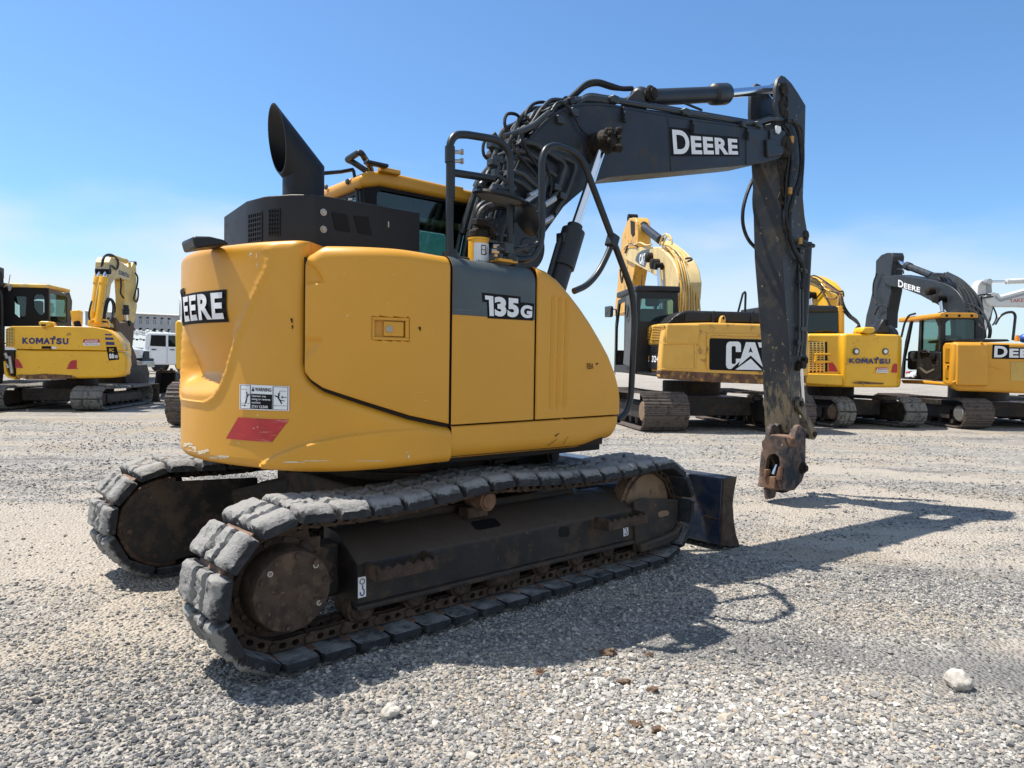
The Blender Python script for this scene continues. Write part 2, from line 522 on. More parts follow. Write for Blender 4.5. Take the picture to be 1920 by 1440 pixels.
def panel(name, us, zlo, zhi, mat_, d=None, rt=.05, rb=.0, D=.05, D2=None, nz=40, rows=None, parent=None, zcap=0.0, back=0.0):
    """a body panel: columns along the plan outline, rounded top / bottom edges turned inward"""
    mb = MB()
    cols = []
    for u in us:
        a, b = zlo(u), zhi(u)
        pr = []
        if rb > 0:
            pr.append((a, D2 if D2 is not None else D))
            for k in range(6):
                an = k / 5 * PI / 2
                pr.append((a + rb * (1 - math.cos(an)), rb * (1 - math.sin(an))))
        else:
            pr.append((a, back if back else .012)); pr.append((a, 0))
        z0 = a + rb; z1 = b - rt
        if rows is None:
            for k in range(1, nz): pr.append((z0 + (z1 - z0) * k / nz, 0))
        else:
            for zz in rows: pr.append((min(max(zz, z0), z1), 0))
        if rt > 0:
            for k in range(7):
                an = k / 6 * PI / 2
                pr.append((b - rt + rt * math.sin(an), rt * (1 - math.cos(an))))
            pr.append((b + zcap, D))
        else:
            pr.append((b, 0)); pr.append((b, back if back else .012))
        cols.append([SP(u, z, dd + (d(u, z) if d and dd < .3 else 0)) for z, dd in pr])
    m = len(cols[0])
    V = [v for c in cols for v in c]
    F = []
    for i in range(len(cols) - 1):
        for k in range(m - 1):
            F.append((i * m + k, i * m + k + 1, (i + 1) * m + k + 1, (i + 1) * m + k))
    mb.add(V, F)
    return mb.build(name, mat_, parent or EX, smooth=50, weld=True)


# door boundary measured off the photograph
DB = [on_shell(*p) for p in [(567, 462), (566, 600), (566, 683), (570, 700), (581, 714), (605, 730), (675, 753), (769, 782), (845, 798)]]
UD = DB[0][0]
USK = on_shell(845, 830)[0]        # seam between counterweight and skirt
U2 = on_shell(1006, 640)[0]
U1 = on_shell(848, 640)[0]
dbl = [(p[0], p[1]) for p in DB[2:]]
dbl[0] = (UD, dbl[0][1])
ZB, ZT = 0.895, 2.12
rows = [ZB + .05 + i * .007 for i in range(50)] + [ZB + .4 + i * .0115 for i in range(72)]
doorcurve = [(UD, 2.3)] + dbl


def cw_hi(u):
    if u <= UD + 1e-6: return ZT
    return interp(dbl, u)


# scoop in the middle of the counterweight
_rd = [on_shell(*p) for p in [(506, 470), (498, 500), (470, 560), (440, 635), (421, 700), (410, 728), (398, 745), (385, 752), (365, 751), (345, 748)]]
ridge = _rd + [(2 * UMID - u, z) for u, z in _rd[::-1]]
scoop = ridge
cres = [on_shell(*p) for p in [(487, 874), (500, 864), (525, 851), (560, 837), (600, 826), (650, 817), (720, 808), (845, 800)]]


def cw_d(u, z):
    dd = 0.0
    p = (u, z)
    if u < UD + .5 and inside(p, scoop):
        dist = pdist(p, ridge)
        depth = .125 * sst((1.79 - z) / .42)
        low = sst((z - 1.265) / .15)
        dd += depth * sst(dist / .075) * (low if z < 1.42 else 1)
    elif u < UD + .5 and z > 1.2:
        dist = pdist(p, ridge)
        if dist < .05: dd -= .010 * (1 - dist / .05)
    # rolled edge along the engine door
    if u > UD - .3 and z > 1.0:
        dist = pdist(p, doorcurve)
        dd += edge(dist, .065)
    # crescent over the skirt
    if u > UD - .45 and z < 1.3:
        zc = interp(cres, u)
        if u > cres[0][0]:
            fade = 1 - .8 * sst((u - cres[4][0]) / .6)
            dd -= .032 * sst((zc - z + .008) / .016) * fade
    return dd


us = list(np.linspace(USK, UD + .004, 64)) + [UD + .002, UD] + list(np.linspace(UD - .01, UMID - .35, 80)) + list(np.linspace(UMID - .37, 2 * UMID - USK, 50))
CW = panel('counterweight', us, lambda u: ZB + (.03 * sst((u - USK + .9) / .9) if u > -1.4 else 0), cw_hi, M['yellow'], cw_d, rt=.045, rb=.05, D=.3, rows=rows)
# columns beyond the door edge do not need a rolled top, fixed by their own limit

gap = .006
# dark body behind the panels, hollowed where the counterweight is scooped
mb = MB()
us2 = list(np.linspace(.80, 2 * UMID - .9, 90))
def bk(u): return .035 + .10 * sst((-1.45 - u) / .25) * sst((u - (2 * UMID + 1.45)) / .25)
ring = [SP(u, 0, bk(u)) for u in us2]
V = [Vector((p.x, p.y, .95)) for p in ring] + [Vector((p.x, p.y, 2.03 if us2[i] < .2 else 1.15)) for i, p in enumerate(ring)]
n = len(ring)
mb.add(V, [(i, i + 1, i + 1 + n, i + n) for i in range(n - 1)] + [tuple(range(n)), tuple(range(2 * n - 1, n - 1, -1))])
mb.build('inner_bodywork', M['seam'], EX, smooth=40)

# engine door
arcA = [on_shell(*p) for p in [(568, 482), (580, 487), (592, 497), (603, 512), (612, 530), (602, 533), (568, 537)]]
arcB = [on_shell(*p) for p in [(568, 630), (608, 632), (605, 645), (592, 660), (568, 678)]]
hTL = on_shell(698, 594); hBR = on_shell(766, 639)


def door_d(u, z):
    p = (u, z); dd = 0
    dist = min(abs(u - (UD + gap)), abs(u - (U1 - gap)))
    dist = min(dist, pdist(p, dbl) if z < 1.6 else 9)
    dd += edge(dist, .022)
    for poly, s in ((arcA, 1), (arcB, .6)):
        if inside(p, poly):
            dd += .028 * s * sst(pdist(p, poly, True) / .028)
    if hTL[0] < u < hBR[0] and hBR[1] < z < hTL[1]: dd += .022
    return dd


def door_hi(u):
    k = u - UD
    return 2.092 - .05 * (1 - sst(k / .12)) - .012 * sst((u - (U1 - .35)) / .35)


DOOR = panel('engine_door', list(np.linspace(U1 - gap, UD + gap, 90)), lambda u: interp(dbl, u) + gap * 1.4, door_hi, M['yellow'], door_d, rt=.075, D=.45, nz=90)


def shell_box(mb, a, b, d0, d1):
    (u0, z0), (u1, z1) = a, b
    P = [SP(u, z, d) for d in (d1, d0) for u, z in ((u0, z0), (u1, z0), (u1, z1), (u0, z1))]
    mb.add(P, [(0, 1, 2, 3), (7, 6, 5, 4), (0, 4, 5, 1), (1, 5, 6, 2), (2, 6, 7, 3), (3, 7, 4, 0)])


def shell_map(TL, TR, BR, BL, d=-.004):
    """0..1 coordinates -> body surface"""
    q = [on_shell(*p) for p in (TL, TR, BR, BL)]
    def f(s, t, dd=None):
        a = [q[3][k] * (1 - s) + q[2][k] * s for k in (0, 1)]; b = [q[0][k] * (1 - s) + q[1][k] * s for k in (0, 1)]
        return SP(a[0] * (1 - t) + b[0] * t, a[1] * (1 - t) + b[1] * t, d if dd is None else dd)
    return f


# handle of the door
hf = MB()
w = .012
(u0, z1), (u1, z0) = hTL, hBR
for a, b in (((u0, z0), (u1, z0 + w * 1.3)), ((u0, z1 - w * 1.3), (u1, z1)), ((u0, z0 + w * 1.3), (u0 + w, z1 - w * 1.3)), ((u1 - w * 1.6, z0 + w * 1.3), (u1, z1 - w * 1.3))):
    shell_box(hf, a, b, .014, -.006)
HF = hf.build('door_handle', M['yellow'], DOOR, bevel=.002)
la = MB(); shell_box(la, (u0 + .06, z0 + .022), (u1 - .028, z1 - .022), .018, -.001)
la.build('latch', M['yellow'], DOOR, bevel=.003)
lk = MB(); c = SP(u0 + .088, (z0 + z1) / 2 - .002, 0); n_ = Vector((0, -1, 0))
nx = shell2(u0 + .088); nn = Vector((nx[2], nx[3], 0))
lk.lathe(c - nn * .01, nn, [(0, .017), (.016, .017), (.018, .013), (.018, .0105), (.014, .010)], 20)
lk.build('lock', M['silver'], DOOR)

# middle panel with the grey decal
mid_u = list(np.linspace(U2 - gap, U1 + gap, 24))
mid_d = lambda u, z: edge(min(u - U1 - gap, U2 - gap - u), .012)
zsk = lambda u: interp([(-.6, 1.128), (1.0, 1.142)], u)
MID = panel('tank_panel', mid_u, lambda u: zsk(u) + .008, lambda u: 2.092 - .012 * sst((u - U1) / .2), M['yellow'], mid_d, rt=.10, D=.5)
DEC = panel('grey_decal', mid_u, lambda u: 1.753, lambda u: 2.0945 - .012 * sst((u - U1) / .2), M['decalgrey'], lambda u, z: mid_d(u, z) - .002, rt=.102, D=.5, parent=MID)
# front panel
fcur = [U.y(*p, -1.2) for p in [(1010, 498), (1030, 506), (1050, 522), (1070, 545), (1090, 571), (1110, 601), (1127, 630), (1142, 658), (1154, 690), (1162, 722), (1165, 745)]]
fc = [(p.x, p.z) for p in fcur]
fend = fc[-1][0]
gr = [(U.y(a, 560, -1.2).x, U.y(b, 765, -1.2).x) for a, b in ((1038, 1033), (1051, 1046), (1064, 1059))]
gz1 = U.y(1045, 556, -1.2).z; gz0 = U.y(1040, 768, -1.2).z


def fr_d(u, z):
    dd = edge(u - U2 - gap, .012)
    for a, b in gr:
        t = (z - gz0) / (gz1 - gz0)
        uc = b + (a - b) * t
        dd += .013 * (1 - sst(abs(u - uc) / .024)) * sst(t / .02) * sst((1 - t) / .02)
    return dd + edge(max(0, fend - u), .03)


FR = panel('front_panel', list(np.linspace(U2 + gap, .6, 110)) + list(np.linspace(.61, fend, 26)), lambda u: zsk(u) + .008 + .0 * u, lambda u: interp(fc, u), M['yellow'], fr_d, rt=.07, D=.6, nz=60)
# front wall of the right hand side
mb = MB()
fp = [Vector((x, -1.2 + .03, z)) for x, z in fc]
mb.boxb((fend - .03, -1.165, 1.14), (fend - .005, -.55, fc[-1][1] - .01))
mb.build('front_wall', M['yellow'], EX, bevel=.008)
# skirt
ske = U.y(1165, 800, -1.2).x


def sk_lo(u):
    return .935 + .045 * sst((u - .55) / .3) + .10 * sst((u - ske + .10) / .10) ** 2


SK = panel('side_skirt', list(np.linspace(USK + .005, ske, 60)), sk_lo, lambda u: zsk(u) - .002, M['yellow'], lambda u, z: edge(max(0, ske - u), .06) + edge(u - USK, .01), rt=.014, rb=.09, D=.5, nz=14)
mb = MB(); mb.boxb((ske - .07, -1.12, 1.03), (ske - .02, -.5, 1.128)); mb.build('step_edge', M['yellow'], EX, bevel=.01)

# ---------------- lettering and decals on the body
mb = MB(); f = shell_map((333, 553), (427, 546), (427, 603), (333, 606), -.0035)
# backing plate follows the letters, the first letter stands taller
q = shell_map((333, 553), (427, 546), (427, 603), (333, 606), -.003)


_b = on_shell(427, 575)


def lm(TLu, uR, z0, z1, d):
    return lambda s, t: SP(TLu + (uR - TLu) * s, z0 + (z1 - z0) * t, d)


def deere(parent, fn0, fn1, wmat, kmat):
    """plate and letters: fn(s,t) maps the lettering box"""
    k = MB()
    n = 14
    def strip(s0, s1, t0, t1, fn):
        V = []; F = []
        for i in range(n + 1):
            s = s0 + (s1 - s0) * i / n
            V += [fn(s, t0), fn(s, t1)]
        F = [(2 * i, 2 * i + 2, 2 * i + 3, 2 * i + 1) for i in range(n)]
        k.add(V, F)
    for j in range(6): strip(-.03, .27, -.09 + 1.18 * j / 6, -.09 + 1.18 * (j + 1) / 6, fn0); strip(.27, 1.03, -.09 + .95 * j / 6, -.09 + .95 * (j + 1) / 6, fn0)
    K = k.build('logo_plate', kmat, parent)
    l = MB()
    letters(l, 'D', fn1, (0, 0, .235, 1), .03)
    letters(l, 'EERE', fn1, (.275, 0, 1, .78), .04)
    l.build('lettering', wmat, K)


uR = on_shell(421, 575)[0]; cz0 = on_shell(421, 598)[1]; cz1 = on_shell(421, 541)[1] + .02
uL = uR - .83 * (uR - (2 * UMID - uR))
# letters 0.80 m wide across the rear, centred
deere(CW, lambda s, t: SP(uL + (uR - uL) * s, cz0 + (cz1 - cz0) * t, cw_d(uL + (uR - uL) * s, cz0 + (cz1 - cz0) * t) - .006),
      lambda s, t: SP(uL + (uR - uL) * s, cz0 + (cz1 - cz0) * t, cw_d(uL + (uR - uL) * s, cz0 + (cz1 - cz0) * t) - .015), M['white'], M['decalblack'])

# warning plate
W = MB(); f = shell_map((450, 720), (543.5, 724.5), (543, 770.5), (450, 767))
def patch(mb, fn, s0, t0, s1, t1, n=6, d=-.004):
    V = []
    for i in range(n + 1):
        s = s0 + (s1 - s0) * i / n
        V += [fn(s, t0, d), fn(s, t1, d)]
    mb.add(V, [(2 * i, 2 * i + 2, 2 * i + 3, 2 * i + 1) for i in range(n)])
patch(W, f, 0, 0, 1, 1, 10)
W = W.build('warning_plate', M['white'], CW)
k = MB()
patch(k, f, .265, .04, .69, .64, 5, -.0055)
for a in ((.02, .03, .26, .045), (.02, .955, .26, .97), (.25, .03, .262, .97), (.70, .03, .712, .97), (.02, .03, .03, .97), (.97, .03, .98, .97), (.71, .955, .97, .97), (.71, .03, .97, .045)): patch(k, f, *a, 2, -.0055)
def line(mb, fn, pts, w, d, asp=.5):
    for (x0, y0), (x1, y1) in zip(pts, pts[1:]):
        dx, dy = x1 - x0, (y1 - y0) * asp; l = math.hypot(dx, dy)
        ox, oy = -dy / l * w, dx / l * w / asp
        mb.add([fn(x0 + ox, y0 + oy, d), fn(x1 + ox, y1 + oy, d), fn(x1 - ox, y1 - oy, d), fn(x0 - ox, y0 - oy, d)], [(0, 1, 2, 3)])
line(k, f, [(.05, .8), (.16, .8), (.165, .52), (.13, .45)], .003, -.0056)
line(k, f, [(.05, .16), (.15, .16)], .006, -.0056); line(k, f, [(.12, .2), (.155, .16), (.12, .12)], .005, -.0056)
line(k, f, [(.235, .62), (.19, .55), (.14, .24)], .011, -.0057); line(k, f, [(.19, .5), (.175, .7)], .009, -.0058); line(k, f, [(.18, .45), (.16, .26)], .007, -.0059)
line(k, f, [(.95, .8), (.83, .8), (.82, .5)], .003, -.0056); line(k, f, [(.74, .6), (.80, .55), (.87, .28)], .011, -.0057); line(k, f, [(.80, .5), (.815, .72)], .009, -.0058); line(k, f, [(.81, .44), (.92, .40)], .007, -.0059)
line(k, f, [(.86, .55), (.95, .55)], .006, -.0056); line(k, f, [(.89, .59), (.855, .55), (.89, .51)], .005, -.0057)
line(k, f, [(.72, .2), (.96, .2)], .003, -.0056); line(k, f, [(.03, .24), (.24, .24)], .003, -.0056)
k.add([f(.28, .74, -.0056), f(.34, .74, -.0056), f(.31, .93, -.0056)], [(0, 1, 2)])
letters(k, 'WARNING', lambda s, t: f(s, t, -.006), (.355, .75, .675, .90), .02)
k.build('print', M['decalblack'], W)
l = MB()
for s_, (a, b, c, d) in {'Operator may': (.29, .50, .58, .60), 'swing or reverse': (.29, .37, .66, .47), 'machine': (.29, .26, .47, .34), 'STAY CLEAR': (.29, .08, .62, .19)}.items():
    letters(l, s_, lambda s, t: f(s, t, -.0075), (a, b, c, d), .02)
l.build('lettering', M['white'], W)
# red reflector
r_ = MB(); f = shell_map((424, 780), (543, 786), (543, 831), (424, 823))
patch(r_, lambda s, t, d: f(.24 * t + s * (1 - .24) - (.03 if 0 else 0), t, d), 0, 0.02, 1, .98, 14, -.004)
r_.build('red_reflector', M['red'], CW)
# model plate lettering: black outline under white
m0 = shell_map((908, 554), (998, 563), (996, 597), (910, 592))
one = [(0, .80), (0, 1), (.165, 1), (.165, 0), (.075, 0), (.075, .80)]
l = MB(); k = MB()
l.add([m0(*p, -.0065) for p in one], [(0, 1, 2, 5), (2, 3, 4, 5)])
for q in ([(-.05, .68), (.04, .68), (.04, -.12), (.2, -.12), (.2, 1.13), (-.05, 1.13)],): k.add([m0(*p, -.003) for p in q], [(0, 1, 4, 5), (1, 2, 3, 4)])
letters(l, '3', lambda s, t: m0(s, t, -.0065), (.185, 0, .43, 1), .055)
letters(l, '5', lambda s, t: m0(s, t, -.0065), (.455, 0, .70, 1), .055)
letters(l, 'G', lambda s, t: m0(s, t, -.0065), (.74, .0, 1, .70), .055)
patch(k, m0, .2, -.12, .74, 1.13, 6, -.003); patch(k, m0, .74, -.12, 1.04, .83, 3, -.003)
K = k.build('model_plate', M['decalblack'], MID)
l.build('lettering', M['white'], K)
# scribble on the front panel and scuffs
k = MB(); f = shell_map((1100, 681), (1112, 681), (1112, 692), (1100, 692))
letters(k, 'RBA', lambda s, t: f(s, t, -.004), (0, 0, 1, 1), 0.0)
for (x0, y0, x1, y1, w_) in ((1151, 697, 1154, 703, .004), (1117, 683, 1121, 681, .006), (1040, 818, 1048, 812, .004), (1026, 836, 1046, 822, .002), (1055, 833, 1065, 818, .002), (786, 613, 788, 620, .007), (547, 597, 548.5, 606, .006), (549, 610, 549, 617, .005)):
    a = on_shell(x0, y0); b = on_shell(x1, y1)
    ox, oz = (b[1] - a[1]), -(b[0] - a[0]); l_ = math.hypot(ox, oz); ox *= w_ / l_; oz *= w_ / l_
    k.add([SP(a[0] + ox, a[1] + oz, -.0045), SP(b[0] + ox * .4, b[1] + oz * .4, -.0045), SP(b[0] - ox * .4, b[1] - oz * .4, -.0045), SP(a[0] - ox, a[1] - oz, -.0045)], [(0, 1, 2, 3)])
k.build('scuff_marks', M['decalblack'], EX)
PRM = mat('bare_primer', (.66, .58, .42), .7, var=.1, vs=30)
# pale scrapes on the rear corner: thin irregular flakes of bare primer
k = MB(); rnd = random.Random(3)
for (cx, cy, wx, wy, nn) in ((352, 832, 14, 8, 4), (362, 841, 12, 9, 5), (381, 847, 20, 8, 7), (411, 857, 26, 7, 8), (480, 802, 8, 3, 2), (448, 830, 8, 3, 2), (560, 865, 44, 3, 5), (600, 862, 60, 2.5, 5), (700, 863, 60, 2, 4), (764, 851, 6, 10, 3), (768, 848, 5, 5, 2), (470, 480, 4, 18, 3), (482, 487, 3, 22, 3), (433, 622, 3, 5, 1), (493, 470, 4, 3, 1)):
    for j in range(nn):
        x = cx + rnd.uniform(-.5, .5) * wx; y = cy + rnd.uniform(-.5, .5) * wy
        a = rnd.uniform(.15, .5) * wx; b = rnd.uniform(.12, .4) * wy
        pts = []
        for t in range(9):
            an = 2 * PI * t / 9; g = rnd.uniform(.5, 1.1)
            u_, z_ = on_shell(x + a * g * math.cos(an), y + b * g * math.sin(an))
            pts.append(SP(u_, z_, cw_d(u_, z_) - .0025 + (edge(z_ - ZB, .05) if z_ < ZB + .05 else 0)))
        k = MB(); k.add(pts, [tuple(range(9))]); k.build('primer_scrape', PRM, CW)

# ---------------- hood box, exhaust, rear camera
HZ = 2.41
def gp(px, py, z=HZ): p = U.z(px, py, z); return (p.x, p.y)
pR = gp(590, 365); pF = gp(790, 398); pA = gp(545, 364); pB = gp(495, 368); pC = gp(462, 377)
hy = (pR[1] + pF[1]) / 2
pl = [(pF[0], hy), (pR[0], hy), pA, pB, pC, (pC[0] + .05, pC[1] + .55), (pF[0], pC[1] + .6)]
mb = MB(); mb.prism([(x, y, 2.06) for x, y in pl], (0, 0, HZ - 2.06))
HB = mb.build('exhaust_housing', M['hood'], EX, bevel=.006)
mb = MB(); mb.prism([(x - .0 * x, y, 2.045) for x, y in [(pR[0] + .14, hy - .012), (pR[0], hy - .012), (pA[0] - .012, pA[1] - .012), (pB[0] - .015, pB[1]), (pC[0] - .015, pC[1]), (pC[0], pC[1] + .5), (pR[0], pC[1] + .5)]], (0, 0, .045))
mb.build('housing_base', M['blackp'], HB, bevel=.005)
# grilles of the housing: frames of square holes over black
def grille(a, b, z0, z1, nx_, nz_, name='grille'):
    a = Vector((a[0], a[1], 0)); b = Vector((b[0], b[1], 0)); w_ = (b - a).length; ex = (b - a).normalized()
    nrm = Vector((ex.y, -ex.x, 0))
    if nrm.dot(Vector((-.5, -.8, 0))) < 0: nrm = -nrm
    back = MB(); g = MB(); bw = w_ / (nx_ * 4 + 1); bh = (z1 - z0) / (nz_ * 4 + 1)
    P = lambda s, z, d: a + ex * s + Vector((0, 0, z)) + nrm * d
    def bx(m, s0, s1, za, zb, d0, d1):
        m.add([P(s0, za, d0), P(s1, za, d0), P(s1, zb, d0), P(s0, zb, d0), P(s0, za, d1), P(s1, za, d1), P(s1, zb, d1), P(s0, zb, d1)],
              [(0, 3, 2, 1), (4, 5, 6, 7), (0, 1, 5, 4), (1, 2, 6, 5), (2, 3, 7, 6), (3, 0, 4, 7)])
    bx(back, 0, w_, z0, z1, .0, .0015)
    for i in range(nx_ + 1): bx(g, i * 4 * bw, i * 4 * bw + bw, z0, z1, .0015, .006)
    for i in range(nz_ + 1): bx(g, 0, w_, z0 + i * 4 * bh, z0 + i * 4 * bh + bh, .0015, .0055)
    k = back.build(name, M['black'], HB); g.build('bars', M['hood'], k)
lerp = lambda a, b, t: (a[0] + (b[0] - a[0]) * t, a[1] + (b[1] - a[1]) * t)
grille(lerp(pB, pA, .2), lerp(pB, pA, .62), 2.185, 2.335, 4, 6)
grille(lerp(pC, pB, .15), lerp(pC, pB, .92), 2.16, 2.33, 6, 6)
# bolts and side windows on the long wall
for px, py in ((606.5, 398), (606.5, 430)):
    p = U.y(px, py, hy); b = MB()
    b.lathe((p.x, hy + .002, p.z), (0, -1, 0), [(0, .020), (.004, .020), (.004, .012), (.012, .011), (.014, .007)], 16)
    b.build('bolt', M['silver'], HB)
for poly in ([(622, 398), (650, 401.5), (657, 435.5), (629, 431)], [(663, 404), (690, 407), (697, 441), (672, 436.5)]):
    b = MB(); P = [U.y(x, y, hy - .002) for x, y in poly]; b.prism(P, (0, -.003, 0)); b.build('mesh_window', M['black'], HB, bevel=.0)
b = MB(); p = U.y(728, 421, hy); b.box((p.x, hy - .002, p.z), (.008, .003, .035)); b.build('scratch', M['silver'], HB)
# lower extension to the left of the housing
b = MB()
ya_ = pC[1] + .42
A_ = U.y(435, 456, ya_); zt_ = U.y(435, 410, ya_).z
b.prism([(pC[0] + .04, pC[1] + .08, 2.05), (A_.x, ya_, 2.05), (A_.x + .25, ya_ + .2, 2.05), (pC[0] + .5, pC[1] + .3, 2.05)], (0, 0, zt_ - 2.05))
b.build('filter_cover', M['hood'], EX, bevel=.006)
# exhaust stack: upright pipe with a mitred, slanted, open top
def stack():
    r = .118; n = 32; cy = -.45
    c0 = U.y(569, 362, cy); c0.z = HZ - .02
    mc = U.y(519, 260, cy)
    ax = Vector((-.707, 0, .707)); up = Vector((0, 0, 1))
    zj = mc.z - (c0.x - mc.x)
    cj = Vector((c0.x, cy, zj))
    bis = (up + ax).normalized(); mn = Vector((-.99, 0, -.139)).normalized()
    def walls(rr):
        base = [c0 + Vector((math.cos(2 * PI * i / n), math.sin(2 * PI * i / n), 0)) * rr for i in range(n)]
        mit = [v + up * ((cj - v).dot(bis) / up.dot(bis)) for v in base]
        top = [v + ax * ((mc - v).dot(mn) / ax.dot(mn)) for v in mit]
        return base, mit, top
    o, i_ = walls(r), walls(r - .006)
    V = o[0] + o[1] + o[2] + i_[2] + i_[1] + i_[0]
    F = []
    for k in range(5):
        F += [(k * n + i, k * n + (i + 1) % n, (k + 1) * n + (i + 1) % n, (k + 1) * n + i) for i in range(n)]
    b = MB(); b.add(V, F)
    return b.build('exhaust_stack', M['hood'], EX, smooth=30)
stack()
# rear view camera
b = MB()
P = [U.y(*p, -.5) for p in [(361, 445), (367, 442), (395, 443), (420, 449), (432, 458), (400, 461), (367, 466)]]
b.prism(P, (0, .22, 0))
b.build('rear_camera', M['blackp'], EX, bevel=.012)
# deck
b = MB(); b.prism([SP(u, 2.035, .25) for u in np.linspace(.1, 2 * UMID - .1, 60)], (0, 0, .03)); b.build('top_deck', M['blackp'], EX)

# ---------------- cab (left side, beyond the housing)
CY = .08
cr = U.y(683, 345, CY)                        # rear right corner of the cab below the roof
cx0 = cr.x
cx1 = cx0 + 1.62; cyl = CY + 1.02
zr = U.y(690, 322, CY).z - .01
b = MB()
pr = [(cx0 - .03, zr - .115), (cx0 - .05, zr - .04), (cx0 + .02, zr + .015), (cx0 + .2, zr + .035), (cx1 - .35, zr + .02), (cx1 - .05, zr - .02), (cx1 + .02, zr - .07), (cx1 - .1, zr - .085), (cx0 + .3, zr - .075), (cx0 + .12, zr - .075)]
b.prism([(x, CY - .03, z) for x, z in pr], (0, cyl - CY + .06, 0))
CAB = b.build('cab', M['yellow'], EX, bevel=.03, seg=3)
def cabwall(name, plane, outer, holes, thick, m):
    V, F = plate2d(outer, holes, thick)
    b = MB()
    if plane == 'side': b.add([(v.x, CY + v.z, v.y) for v in V], F)
    elif plane == 'left': b.add([(v.x, cyl - v.z, v.y) for v in V], F)
    elif plane == 'rear': b.add([(cx0 + v.z, v.x, v.y) for v in V], F)
    elif plane == 'front': b.add([(cx1 - v.z, v.x, v.y) for v in V], F)
    return b.build(name, m, CAB, bevel=.004)
zb = 1.25
cabwall('cab_side', 'side', [(cx0, zb), (cx1 - .05, zb), (cx1 - .1, zr - .072), (cx0, zr - .072)], [rrect(cx0 + .10, zb + .35, cx1 - .18, zr - .10, .05)], .05, M['black'])
cabwall('cab_side', 'left', [(cx0, zb), (cx1 - .05, zb), (cx1 - .1, zr - .072), (cx0, zr - .072)], [rrect(cx0 + .12, zb + .45, cx1 - .2, zr - .12, .05)], .05, M['black'])
cabwall('cab_rear', 'rear', [(CY + .052, zb), (cyl - .052, zb), (cyl - .052, zr - .072), (CY + .052, zr - .072)], [rrect(CY + .10, zb + .6, cyl - .10, zr - .135, .05)], .05, M['hood'])
cabwall('cab_front', 'front', [(CY + .052, zb), (cyl - .052, zb), (cyl - .052, zr - .1), (CY + .052, zr - .1)], [rrect(CY + .11, zb + .2, cyl - .11, zr - .15, .05)], .05, M['hood'])
b = MB(); b.boxb((cx0 + .08, CY + .014, zb + .33), (cx1 - .16, CY + .022, zr - .11)); b.build('window', GL['cab'], CAB)
b = MB(); b.boxb((cx0 + .10, cyl - .022, zb + .43), (cx1 - .18, cyl - .014, zr - .13)); b.build('window', GL['cab'], CAB)
b = MB(); b.boxb((cx0 + .014, CY + .08, zb + .58), (cx0 + .022, cyl - .08, zr - .12)); WR = b.build('window', GL['clear'], CAB)
b = MB(); b.boxb((cx1 - .022, CY + .10, zb + .18), (cx1 - .014, cyl - .10, zr - .14)); b.build('window', GL['cab'], CAB)
l = MB(); TL = U.x(618, 364, cx0 + .01); TR = U.x(662, 361, cx0 + .01)
fm = quad_map(U.x(610, 369, cx0 + .008), U.x(661, 365.5, cx0 + .008), U.x(661, 380, cx0 + .008), U.x(610, 384, cx0 + .008))
letters(l, 'DEERE', fm, (0, 0, 1, 1), .03); l.build('lettering', M['white'], WR)
# grey blind behind the rear part of the side window and red stripe
b = MB(); b.boxb((cx0 + .10, CY + .054, 2.30), (cx0 + .42, CY + .066, zr - .09)); b.build('window_blind', M['interior'], CAB)
b = MB(); b.boxb((cx0 + .43, CY + .054, zr - .23), (cx1 - .19, CY + .066, zr - .09)); b.build('sun_visor', M['black'], CAB)
b = MB(); b.boxb((cx0 + .10, CY + .05, 2.245), (cx0 + .40, CY + .062, 2.298)); b.build('warning_strip', M['redp'], CAB)
b = MB(); b.boxb((cx0 + .35, CY + .35, 1.3), (cx0 + .95, cyl - .25, 1.75)); b.boxb((cx0 + .28, CY + .3, 1.7), (cx0 + .5, cyl - .22, 2.35)); b.boxb((cx0 + .3, CY + .42, 2.37), (cx0 + .44, cyl - .35, 2.58))
b.build('driver_seat', M['seat'], CAB, bevel=.04, seg=3)
# guard rail, lamp, clips on the roof
b = MB()
pts = [U.z(*p, zr + .1) for p in [(660, 318), (650, 305), (668, 292), (676, 292), (688, 308), (697, 314)]]
b.tube([(pts[1].x + .1, pts[1].y - .12, zr + .03), (pts[1].x + .02, pts[1].y - .05, zr + .10), (pts[1].x, pts[1].y, zr + .12), (pts[3].x, pts[3].y, zr + .13), (pts[4].x + .03, pts[4].y, zr + .08), (pts[5].x, pts[5].y, zr + .03)], .022, fil=.05)
b.build('roof_handle', M['rail'], CAB)
for (px, py, dy, dz, dim, m_) in ((712, 312, .05, .045, (.17, .06, .025), 'rail'), (735, 322, .04, .03, (.16, .06, .035), 'yellow'), (862, 352, .04, .01, (.10, .05, .05), 'yellow')):
    p = U.z(px, py, zr + .02); b = MB(); b.box((p.x, p.y + dy, zr + dz), dim); b.build('roof_bracket', M[m_], CAB, bevel=.008)
b = MB(); b.tube([U.x(604, 325, cx0 - .3), U.x(640, 322, cx0 - .1), U.x(662, 318, cx0)], .014); b.build('far_rail', M['rail'], CAB)
b = MB(); b.smooth_tube([U.x(663, 320, cx0 - .02), U.x(667, 345, cx0 - .02), U.x(671, 380, cx0 - .02)], .012); b.build('wiper_arm', M['hose'], CAB)
for px, py in ((653, 341), (613, 351)):
    b = MB(); p = U.x(px, py, cx0 - .045); b.lathe(p, (-1, 0, 0), [(0, .02), (.012, .02), (.02, .012)], 12); b.build('work_lamp', M['interior'], CAB)
